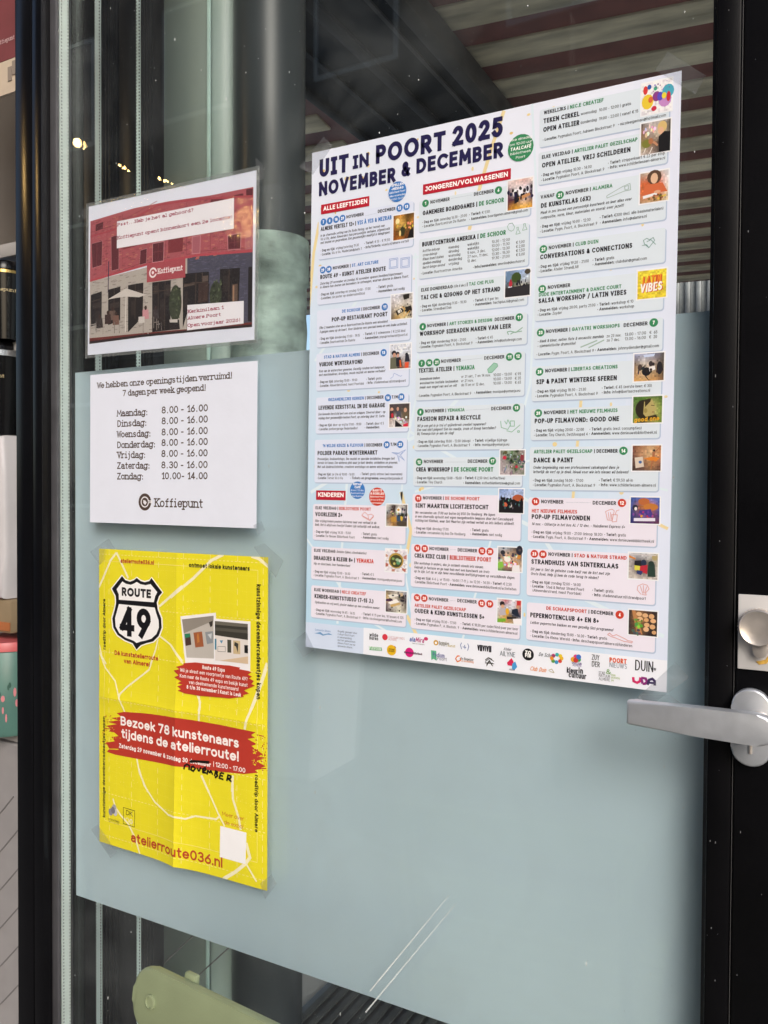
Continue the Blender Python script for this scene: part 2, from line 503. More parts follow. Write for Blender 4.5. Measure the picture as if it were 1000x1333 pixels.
    def run(s, lines):
        for ln in lines:
            k, r = ln.split('|', 1)
            xy = lambda q: [tuple(map(float, p.split(','))) for p in q.split()]
            if k == 'L': s.layer = int(r)
            elif k == 'T':
                a = r.split('|', 10)
                s.text(*map(float, a[:7]), a[7], lin(a[8]), lin(a[9]), a[10])
            elif k == 'P': a = r.split('|'); s.jit += 1; s.face(xy(a[1]), lin(a[0]))
            elif k == 'S': a = r.split('|'); s.stroke(xy(a[2]), float(a[1]), lin(a[0]))
            elif k == 'R': a = r.split('|'); s.rect(*map(float, a[1:5]), lin(a[0]), float(a[5]))
            elif k == 'E': a = r.split('|'); s.jit += 1; s.ell(*map(float, a[1:5]), lin(a[0]))
            elif k == 'D':
                a = r.split('|'); wd, n, du, x0, y0, x1, y1 = map(float, a[1:])
                for q in range(int(n)):
                    u, v = q / n, (q + du) / n
                    s.stroke([(x0 + (x1 - x0) * u, y0 + (y1 - y0) * u), (x0 + (x1 - x0) * v, y0 + (y1 - y0) * v)], wd, lin(a[0]))
            elif k == 'X':
                a = r.split('|'); rnd = random.Random(int(a[0])); x0, y0, x1, y1, r0, r1 = map(float, a[2:8]); cols = a[8].split()
                for q in range(int(a[1])):
                    s.jit += 1
                    s.ell(rnd.uniform(x0, x1), rnd.uniform(y0, y1), rnd.uniform(r0, r1), rnd.uniform(r0, r1), lin(rnd.choice(cols)), 9)
            elif k == 'B':
                a = r.split('|'); rnd = random.Random(7); n, bw, bh = int(a[0]), float(a[1]), float(a[2]); cols = a[3].split(); q4 = xy(a[4])
                for q in range(n):
                    u, v = rnd.uniform(0, .94), rnd.uniform(0, .97)
                    P_ = lambda u, v: tuple((q4[0][i] * (1 - u) + q4[1][i] * u) * (1 - v) + (q4[3][i] * (1 - u) + q4[2][i] * u) * v for i in (0, 1))
                    p = P_(u, v); d = P_(u + .05, v)
                    dy = (d[1] - p[1]) / (d[0] - p[0]) * bw
                    s.jit += 1
                    s.face([p, (p[0] + bw, p[1] + dy), (p[0] + bw, p[1] + dy + bh), (p[0], p[1] + bh)], lin(rnd.choice(cols)))
            elif k == 'K':
                x0, y0, x1, y1, nm = r.split('|')
                L0 = s.layer
                s.picture(float(x0), float(y0), float(x1), float(y1), *PICS[nm], hash_name(nm))
                s.layer = L0
    def paper(s, colfun, nx, ny):
        for i in range(nx):
            for j in range(ny):
                x0, x1, y0, y1 = s.w * i / nx, s.w * (i + 1) / nx, s.h * j / ny, s.h * (j + 1) / ny
                s.face([(x0, y0), (x1, y0), (x1, y1), (x0, y1)], colfun((x0 + x1) / 2 / s.w, (y0 + y1) / 2 / s.h), 0)
        # back and edges
        W, H_ = s.w / 2000, s.h / 2000
        c = (*[q * .95 for q in colfun(.5, .5)], 1)
        v = [[s.bm.verts.new((sx * W, yy, sz * H_)) for sx, sz in ((-1, -1), (1, -1), (1, 1), (-1, 1))] for yy in (0, .00025)]
        fs = [s.bm.faces.new(v[1][::-1])]
        for k in range(4): fs.append(s.bm.faces.new((v[0][k], v[0][(k + 1) % 4], v[1][(k + 1) % 4], v[1][k])))
        for f in fs: f[s.cl] = c
    def done(s, name, m_, loc, rotz, disp=None, cuts=None):
        for x, nx_ in ((0, -1), (s.w, 1)): bmesh.ops.bisect_plane(s.bm, geom=s.bm.verts[:] + s.bm.edges[:] + s.bm.faces[:], plane_co=((x - s.w / 2) / 1000, 0, 0), plane_no=(nx_, 0, 0), dist=1e-7, clear_outer=True)
        for y, nz_ in ((0, 1), (s.h, -1)): bmesh.ops.bisect_plane(s.bm, geom=s.bm.verts[:] + s.bm.edges[:] + s.bm.faces[:], plane_co=(0, 0, (s.h / 2 - y) / 1000), plane_no=(0, 0, nz_), dist=1e-7, clear_outer=True)
        if cuts:
            xs, ys = cuts
            for x in xs: bmesh.ops.bisect_plane(s.bm, geom=s.bm.verts[:] + s.bm.edges[:] + s.bm.faces[:], plane_co=((x - s.w / 2) / 1000, 0, 0), plane_no=(1, 0, 0), dist=1e-7)
            for y in ys: bmesh.ops.bisect_plane(s.bm, geom=s.bm.verts[:] + s.bm.edges[:] + s.bm.faces[:], plane_co=(0, 0, (s.h / 2 - y) / 1000), plane_no=(0, 0, 1), dist=1e-7)
        if disp:
            for v in s.bm.verts: v.co.y -= disp(v.co.x * 1000 + s.w / 2, s.h / 2 - v.co.z * 1000)
        me = bpy.data.meshes.new(name)
        s.bm.to_mesh(me); s.bm.free()
        o = link(name, me, m_, None, loc, (0, -rotz, 0))
        return o
def hash_name(n): return sum((i + 1) * ord(c) for i, c in enumerate(n))
PICS = {
'shop': (['#5a4020 #c98a3a #4a3418 #6a4a20', '#a8682a #e8b860 #7a5a2a #b07a38', '#7a4418 #5a4a28 #6a4a28 #3a2a20', '#8a4a20 #b8702a #5a3018 #6a3a1a'], ['e #f5e2a8 .2 .25 .1 .12', 'e #3a3a24 .45 .68 .12 .2', 'e #f3d890 .33 .75 .05 .12', 'p #1d1a1a .8 .7 .95 .6 1 1 .7 1', 'n #e0a860 14 .05 .3 .95 .6 .04 .05']),
'games': (['#f0e0e0 #e8c8c0 #d8a8a0 #f0e0d8', '#5a2a40 #e8e0e4 #d8d0d8 #484060', '#602840 #302030 #c8b0a8 #504058', '#a06a30 #e0a030 #f0b840 #e8a830'], ['e #f0eef4 .3 .45 .08 .14', 'e #eceaf2 .52 .42 .09 .15', 'e #e8e8f0 .8 .38 .08 .14', 'p #1c1620 .25 .4 .4 .4 .45 .75 .28 .8', 'e #2a1c1c .2 .35 .05 .06', 'e #2a1c1c .5 .3 .05 .06', 'e #2a1c1c .68 .4 .06 .07', 'p #c89060 .4 .62 .85 .5 .95 .58 .5 .72', 'n #201828 22 .0 .3 1 .7 .04 .06']),
'blobs': (['#f2eef4 #f2eef6 #f4f0f6', '#f2eef4 #f0ecf4 #f2eef4', '#f0ecf4 #f2eef4 #f0ecf2'], ['e #e8c83a .2 .6 .2 .24', 'e #c48ac8 .78 .62 .22 .24', 'e #4aa8c0 .88 .38 .2 .22', 'e #d43a3a .12 .22 .08 .14', 'e #2a5aa8 .25 .14 .07 .08', 'e #8a3a8a .5 .48 .14 .16', 'e #d86a3a .3 .55 .08 .1', 'e #5a4ac0 .62 .5 .1 .14', 'e #e8d23a .75 .5 .08 .1', 'e #c42a3a .9 .55 .07 .16', 'e #c82a44 .42 .85 .09 .08', 'e #3ab08a .46 .22 .06 .07', 'n #7a3a9a 10 .3 .05 .95 .35 .02 .02']),
'paintgirl': (['#4a4038 #c8c0c0 #a8a0a0 #5a5048', '#8a6048 #b0a098 #d8c8b0 #302820', '#7a7a40 #8a6a50 #403838 #181418', '#d0c0b8 #a89890 #302a2a #100e10'], ['e #d8b878 .72 .2 .16 .18', 'e #e0b090 .68 .32 .1 .12', 'p #121014 .6 .5 .8 .36 1 .4 1 1 .62 1', 'e #7a7a34 .2 .66 .16 .14', 'e #b0704a .34 .6 .08 .1', 's #e8e0dc .8 .1 .95 .2 .75', 's #e8e0dc .8 .3 1 .4 .8', 'p #c08a6a .45 .6 .6 .75 .56 .8 .4 .66', 'n #e0d8d8 10 .05 .05 .5 .4 .04 .06']),
'orangegirl': (['#a09080 #c8b8a8 #b0a090 #d8d4d8', '#c86a40 #c86038 #d06a40 #e8e0e0', '#d07040 #c06038 #d87848 #d8c8b8', '#a88868 #c8a880 #b89868 #d8c8a8'], ['e #5a4030 .5 .18 .26 .24', 'e #e0b898 .5 .22 .13 .18', 'p #d06a40 .06 .75 .2 .4 .8 .4 .98 .72 .6 .7', 'p #ece8e8 .1 .76 .6 .7 .62 .78 .12 .86', 'e #dca888 .62 .68 .12 .05', 'n #7a4a30 14 .3 .78 .8 .95 .04 .03', 'p #e0c048 .6 .9 .9 .8 .95 .84 .66 .95']),
'table': (['#d0d0dc #c8c8d4 #504840 #b8b4b4', '#b8b0b0 #e0dcdc #c8c0b8 #d0ccc8', '#8a8078 #c8b898 #a89878 #b8b0a8', '#4a4038 #c8a050 #d8c8a0 #8a8478'], ['p #2a2622 .55 .05 .85 .0 .85 .2 .6 .24', 'p #3a3228 .2 .66 .5 .56 .62 .7 .3 .86', 'p #e8e4dc .3 .66 .45 .6 .52 .7 .36 .78', 's #c89838 1 .5 .5 .65 .6 .6 .85', 'p #26221e .66 .55 .95 .5 1 .7 .75 .8', 's #e0b050 .9 .6 .95 .9 .7', 'n #2e2a26 12 .3 .4 1 .9 .03 .03']),
'winter': (['#d8dce8 #dce0ec #dce0ea #d4d8e4', '#c8ccd8 #d8dce8 #d4d8e4 #c8ccd8', '#6a6a60 #484448 #b0a8a8 #a0a0a8', '#5a5a50 #302c30 #8a5a48 #b0a8b0'], ['e #2c2c34 .18 .34 .12 .1', 'e #c89880 .2 .44 .08 .1', 'p #6a6a58 .0 .55 .3 .5 .36 1 0 1', 'e #26262e .36 .38 .09 .08', 'e #d0a08c .38 .46 .06 .08', 'p #282830 .28 .56 .5 .52 .6 .9 .3 .9', 'p #d8602a .45 .66 .52 .64 .56 .95 .48 .95', 'p #2c2c3a .74 .48 .9 .44 .96 .74 .72 .74', 'p #e05a38 .72 .76 .92 .76 .9 1 .72 1', 'e #2a2a34 .8 .44 .07 .07']),
'taichi': (['#7a90b0 #88a0c8 #98b0d8 #a8b8d8', '#6a88a8 #506040 #a8b8d0 #c0c8d0', '#484840 #504c40 #c8c0a8 #686058', '#383838 #302e30 #383638 #403c40'], ['e #3e5028 .45 .28 .2 .2', 'p #6a86a8 .05 .05 .2 .0 .22 .4 .06 .42', 'p #d8d8e8 .12 .6 .28 .6 .3 .88 .12 .88', 'e #b83040 .22 .5 .07 .12', 'e #a02838 .22 .38 .04 .05', 'n #242228 16 .35 .42 .95 .62 .025 .07', 'p #302e32 0 .66 1 .58 1 1 0 1', 'e #4a4438 .9 .1 .12 .1']),
'latin': (['#e6cf3e #e8d244 #e6d040', '#e4cc3a #e8d040 #e4cc3c', '#e2ca38 #e4cc3c #e0c838'], ['t #c8502a .2 .5 .64 7.5 LATIN', 't #e8862a .17 .48 .64 7.5 LATIN', 't #c8382a .12 .8 .76 8.5 VIBES', 't #f6f2ea .09 .78 .76 8.5 VIBES']),
'hall': (['#8a90b0 #b0b4d0 #787c98 #585048', '#6a5848 #c8c0b8 #a09088 #403830', '#b08a60 #c8b090 #a08868 #584838', '#c89858 #d0a468 #c09058 #806048'], ['e #1c1a1e .42 .66 .16 .16', 'e #242226 .86 .55 .1 .24', 'p #e8e4e4 .5 .5 .7 .46 .72 .6 .52 .66', 'e #4a3c38 .2 .5 .08 .12', 'e #3a3234 .56 .38 .07 .1', 'n #2c282c 14 .1 .3 .95 .7 .035 .06', 'p #c8d4f0 .3 .05 .7 .02 .66 .12 .34 .14', 's #302c2e .8 .38 .8 .5 .98']),
'good': (['#4a7030 #5a8838 #587838 #4a6828', '#6a8848 #38301c #b0a868 #688838', '#7a9850 #30281a #b8ac70 #7a9440', '#6a8040 #40381e #98904a #708a38'], ['e #2c2418 .34 .48 .26 .36', 'p #b4a468 .38 .2 .66 .12 .74 .36 .82 .5 .74 .56 .72 .72 .5 .84 .36 .66', 'e #98884c .44 .54 .06 .09', 'p #332a1a .4 .12 .62 .08 .6 .2 .42 .4', 's #4a3a22 .7 .62 .34 .74 .36', 's #7a4a34 .7 .66 .6 .74 .6', 'p #3a301e .42 .78 .8 .7 .9 .88 .3 .9', 't #e0a82e .05 .97 .86 4.4 good one']),
'dance': (['#7a4838 #a87858 #c8a078 #a87048', '#684038 #b88c68 #d8b488 #b87848', '#584038 #785448 #b88858 #98604a', '#3c302c #685048 #806048 #584038'], ['p #d8c8b8 .08 .48 .36 .44 .42 .84 .12 .9', 's #3a2c24 .9 .1 .1 .3 .98', 'e #b84838 .22 .6 .1 .12', 'e #4a6aa0 .28 .66 .06 .06', 'e #3a2a24 .76 .2 .045 .05', 'p #a86a48 .7 .26 .8 .26 .78 .5 .7 .5', 'p #d88030 .4 .52 .72 .44 .96 .5 .84 .64 .62 .6', 's #a86a48 1 .78 .28 .96 .08', 's #a86a48 1.1 .7 .6 .68 .92', 's #a86a48 1 .76 .6 .66 .74']),
'dinner': (['#484048 #504448 #4c4448 #484044', '#785850 #403c40 #585048 #605448', '#a89088 #d0c8c8 #807060 #504438', '#c8c0c0 #e8e4e4 #e0d8d8 #d8c8c8'], ['e #d8a890 .12 .24 .08 .09', 'p #48383c 0 .3 .2 .28 .24 .6 0 .62', 'e #c89884 .42 .22 .06 .09', 'p #50505c .34 .32 .56 .32 .6 .6 .36 .6', 'e #d0a088 .8 .28 .08 .1', 'p #6a5c48 .68 .4 .94 .38 .98 .64 .7 .62', 'e #c83040 .15 .5 .06 .1', 'n #e8e4e8 12 .3 .55 .95 .85 .06 .04', 'p #d83048 .7 .9 .95 .84 .94 1 .7 1', 'p #241e22 .3 .7 .7 1 .3 1']),
'wreath': (['#788070 #90a090 #707868 #a09090', '#a8989c #586850 #707c68 #9c8c90', '#b0a4a8 #a8a0a0 #607058 #a89898', '#a89ca0 #b0a4a8 #a89ca0 #687860'], ['n #4c6048 26 .1 .02 .9 .4 .06 .06', 'n #4c6048 22 .4 .4 1 .8 .06 .06', 'e #c83048 .18 .3 .08 .08', 'e #c02a44 .68 .68 .06 .06', 'e #8a3a44 .9 .3 .08 .16', 'n #d0c8d0 12 .2 .1 1 .8 .025 .025', 'n #888088 10 .1 .6 .6 1 .02 .1']),
'dusk': (['#88a0d0 #90a8d8 #a0b4dc #98acd4', '#98acd8 #a8b8dc #b8c4e0 #a8b8dc', '#383438 #403c40 #504440 #302c30', '#181618 #1c1a1c #181618 #141214'], ['e #b05838 .78 .4 .24 .18', 'p #1c1a1e 0 .5 .2 .4 .4 .5 .6 .42 .75 .5 1 .5 1 1 0 1', 'e #c86040 .26 .66 .09 .1', 'e #d8d0d0 .48 .7 .06 .08', 'e #58a088 .42 .46 .06 .06', 'n #141216 16 .05 .36 .95 .7 .045 .07', 'n #485870 10 .1 .5 .9 .8 .035 .06']),
'reading': (['#e0dcd8 #585048 #d8d0c8 #504848', '#9098a0 #584840 #c8d0d8 #484040', '#786858 #b88848 #505868 #584c40', '#c8c0b8 #a87c40 #484850 #706858'], ['e #f0ece8 .6 .28 .12 .16', 'e #d8a838 .58 .24 .06 .06', 'p #c09040 .24 .6 .48 .55 .5 .8 .24 .8', 'p #38506c .5 .5 .7 .48 .72 .78 .52 .76', 'e #d0b040 .74 .6 .06 .16', 'e #382c50 .94 .58 .06 .16', 'e #50483c .75 .88 .25 .12', 'n #302a28 16 .0 .1 1 .5 .05 .07', 'n #c8c0b8 10 .0 .1 1 .6 .03 .03']),
'pan': (['#e4e0ea #e8e4ee #e4e0ea', '#e0dce6 #c8c0b0 #e0dce6', '#e4e0ea #e0dce6 #e2dee8'], ['e #b89848 .5 .5 .36 .36', 'e #46482c .5 .52 .29 .29', 'e #8aa860 .36 .42 .07 .06', 'e #a8c098 .56 .46 .09 .07', 'e #5a9870 .6 .6 .09 .08', 'e #c8c070 .42 .64 .06 .06', 'e #d0d8c0 .68 .5 .06 .07', 'p #b87868 .36 .02 .6 .02 .54 .12 .44 .12', 'p #c08070 .84 .3 1 .2 1 .42 .86 .4', 'p #b86a5c 0 .62 .14 .66 .12 .78 0 .8', 'p #b87064 .78 .82 .98 .86 .94 1 .8 .92', 'p #c08878 .3 .9 .46 .88 .44 1 .3 1', 'p #c89888 0 .2 .12 .28 .1 .36 0 .34']),
'craft': (['#504840 #888078 #c8c0b8 #9098a8', '#c8a868 #d8d0c0 #686058 #484048', '#583848 #d8d4d0 #d0c8b8 #585048', '#382c38 #787068 #d8d8c8 #a8a090'], ['p #e8e4dc .1 .2 .5 .12 .66 .2 .2 .34', 'p #caa86a .2 .66 .66 .52 .72 .6 .26 .78', 'p #f0ece8 .1 .56 .5 .36 .66 .5 .22 .64', 'p #4a2848 0 .4 .3 .36 .34 .46 0 .52', 'e #28242c .8 .42 .1 .06', 'p #2a2228 .7 .2 .86 .14 .9 .34 .76 .32', 'p #c8b090 .66 .1 .82 .06 .82 .2 .7 .24', 'n #302a2c 12 0 0 1 1 .05 .04']),
'kids': (['#c8c8d0 #98a8b8 #504848 #282838', '#404048 #d0a888 #b89878 #38384a', '#a0c080 #d89888 #d8b8a0 #b09880', '#70b058 #383838 #584848 #d8d0d0'], ['e #c88840 .86 .36 .1 .12', 'e #f0ece8 .4 .5 .14 .12', 'p #88c048 0 .66 .2 .6 .24 .84 0 .9', 'e #303038 .2 .22 .1 .1', 'e #282838 .9 .1 .14 .2', 'e #c89060 .72 .7 .14 .16', 'p #ece8ec .62 .74 .9 .72 .94 1 .6 1', 'p #d85068 .3 .7 .6 .6 .62 .72 .34 .8', 'n #e8e0d8 16 .1 .3 .8 .8 .05 .05', 'n #40485a 12 0 0 1 .6 .05 .05']),
'table2': (['#e0dce0 #c86068 #d0d4e0 #b84838', '#d8d4d8 #b0b8c8 #d8d8e0 #a86050', '#b8b0b0 #d8a858 #303848 #384058', '#80a840 #c89858 #c8b088 #d0c8c8'], ['e #2a2226 .2 .2 .11 .12', 'e #d8a888 .22 .3 .08 .08', 'p #b8b0b8 .08 .4 .34 .36 .38 .66 .1 .7', 'e #e0a828 .42 .5 .08 .14', 'p #202838 .62 .4 .86 .34 .94 .7 .6 .58', 'e #c89878 .86 .26 .07 .1', 'p #78b038 0 .86 .36 .8 .36 .94 0 1', 'p #38302e .4 .72 .8 .7 .82 .8 .42 .84', 'p #f0ecf0 .66 .8 1 .76 1 1 .7 1', 'p #c83838 .82 .02 .98 .02 .98 .2 .82 .22']),
'film': (['#3858a8 #486ab8 #5878c8 #4060b0', '#305098 #a86838 #c87838 #5060a8', '#28387a #685078 #8a5068 #383878', '#303878 #502858 #503068 #6a3848'], ['e #b8683a .46 .16 .2 .14', 'e #c07838 .7 .36 .26 .14', 'e #2a2c40 .16 .4 .1 .12', 'e #e8e0e0 .18 .44 .05 .07', 'p #4a3a88 .3 .5 .7 .44 .8 .74 .3 .78', 'e #d8a030 .4 .72 .06 .05', 'e #b83850 .6 .74 .07 .06', 'p #e4e0f0 .12 .8 .86 .78 .86 .9 .12 .92', 'n #7a4a8a 12 0 .55 1 .8 .05 .05']),
'beach': (['#d0d0d8 #c0c0c4 #d0d0d4 #b8b0a0', '#b0a8a8 #484048 #807870 #b0a898', '#c8c0b8 #584048 #483c40 #c0b8b0', '#d0c8c0 #c8c0b8 #c0b8b0 #d0c8c4'], ['p #24222a .2 .3 .42 .28 .46 .6 .2 .64', 'p #d88838 0 .1 .24 .2 .22 .26 0 .18', 'e #28324a .52 .36 .1 .12', 'p #b82c3c .4 .5 .66 .44 .64 .8 .36 .7', 'p #2c4038 .68 .42 .9 .4 .94 .9 .66 .9', 'e #2a3a34 .78 .38 .1 .1', 'p #d8d050 .2 .48 .4 .5 .38 .7 .2 .66', 'e #b0a070 .9 .14 .1 .12', 'p #303a6a .3 .66 .5 .7 .44 .86 .28 .8', 's #d0c8c8 .8 .1 .05 .95 .06']),
'nuts': (['#28262a #8a6040 #503830 #302824', '#302c30 #a87848 #604438 #382c26', '#2c2a2c #785838 #483830 #302824', '#383436 #886848 #30282a #282426'], ['p #b88050 .1 0 .22 0 .5 .96 .3 .96', 'e #e0b488 .36 .14 .1 .09', 'e #dcae80 .58 .18 .1 .09', 'e #d8a878 .8 .2 .1 .1', 'e #e0b488 .4 .34 .1 .09', 'e #d8a470 .62 .36 .09 .08', 'e #e0b080 .86 .38 .1 .09', 'e #dcac7c .64 .56 .1 .09', 'e #d8a878 .84 .62 .1 .1', 'e #e0b488 .62 .74 .1 .1', 'e #d0a070 .9 .84 .08 .08', 'n #6a9838 16 .22 .36 .46 .7 .05 .05', 'n #585458 8 .05 .8 .4 .98 .06 .05']),
}

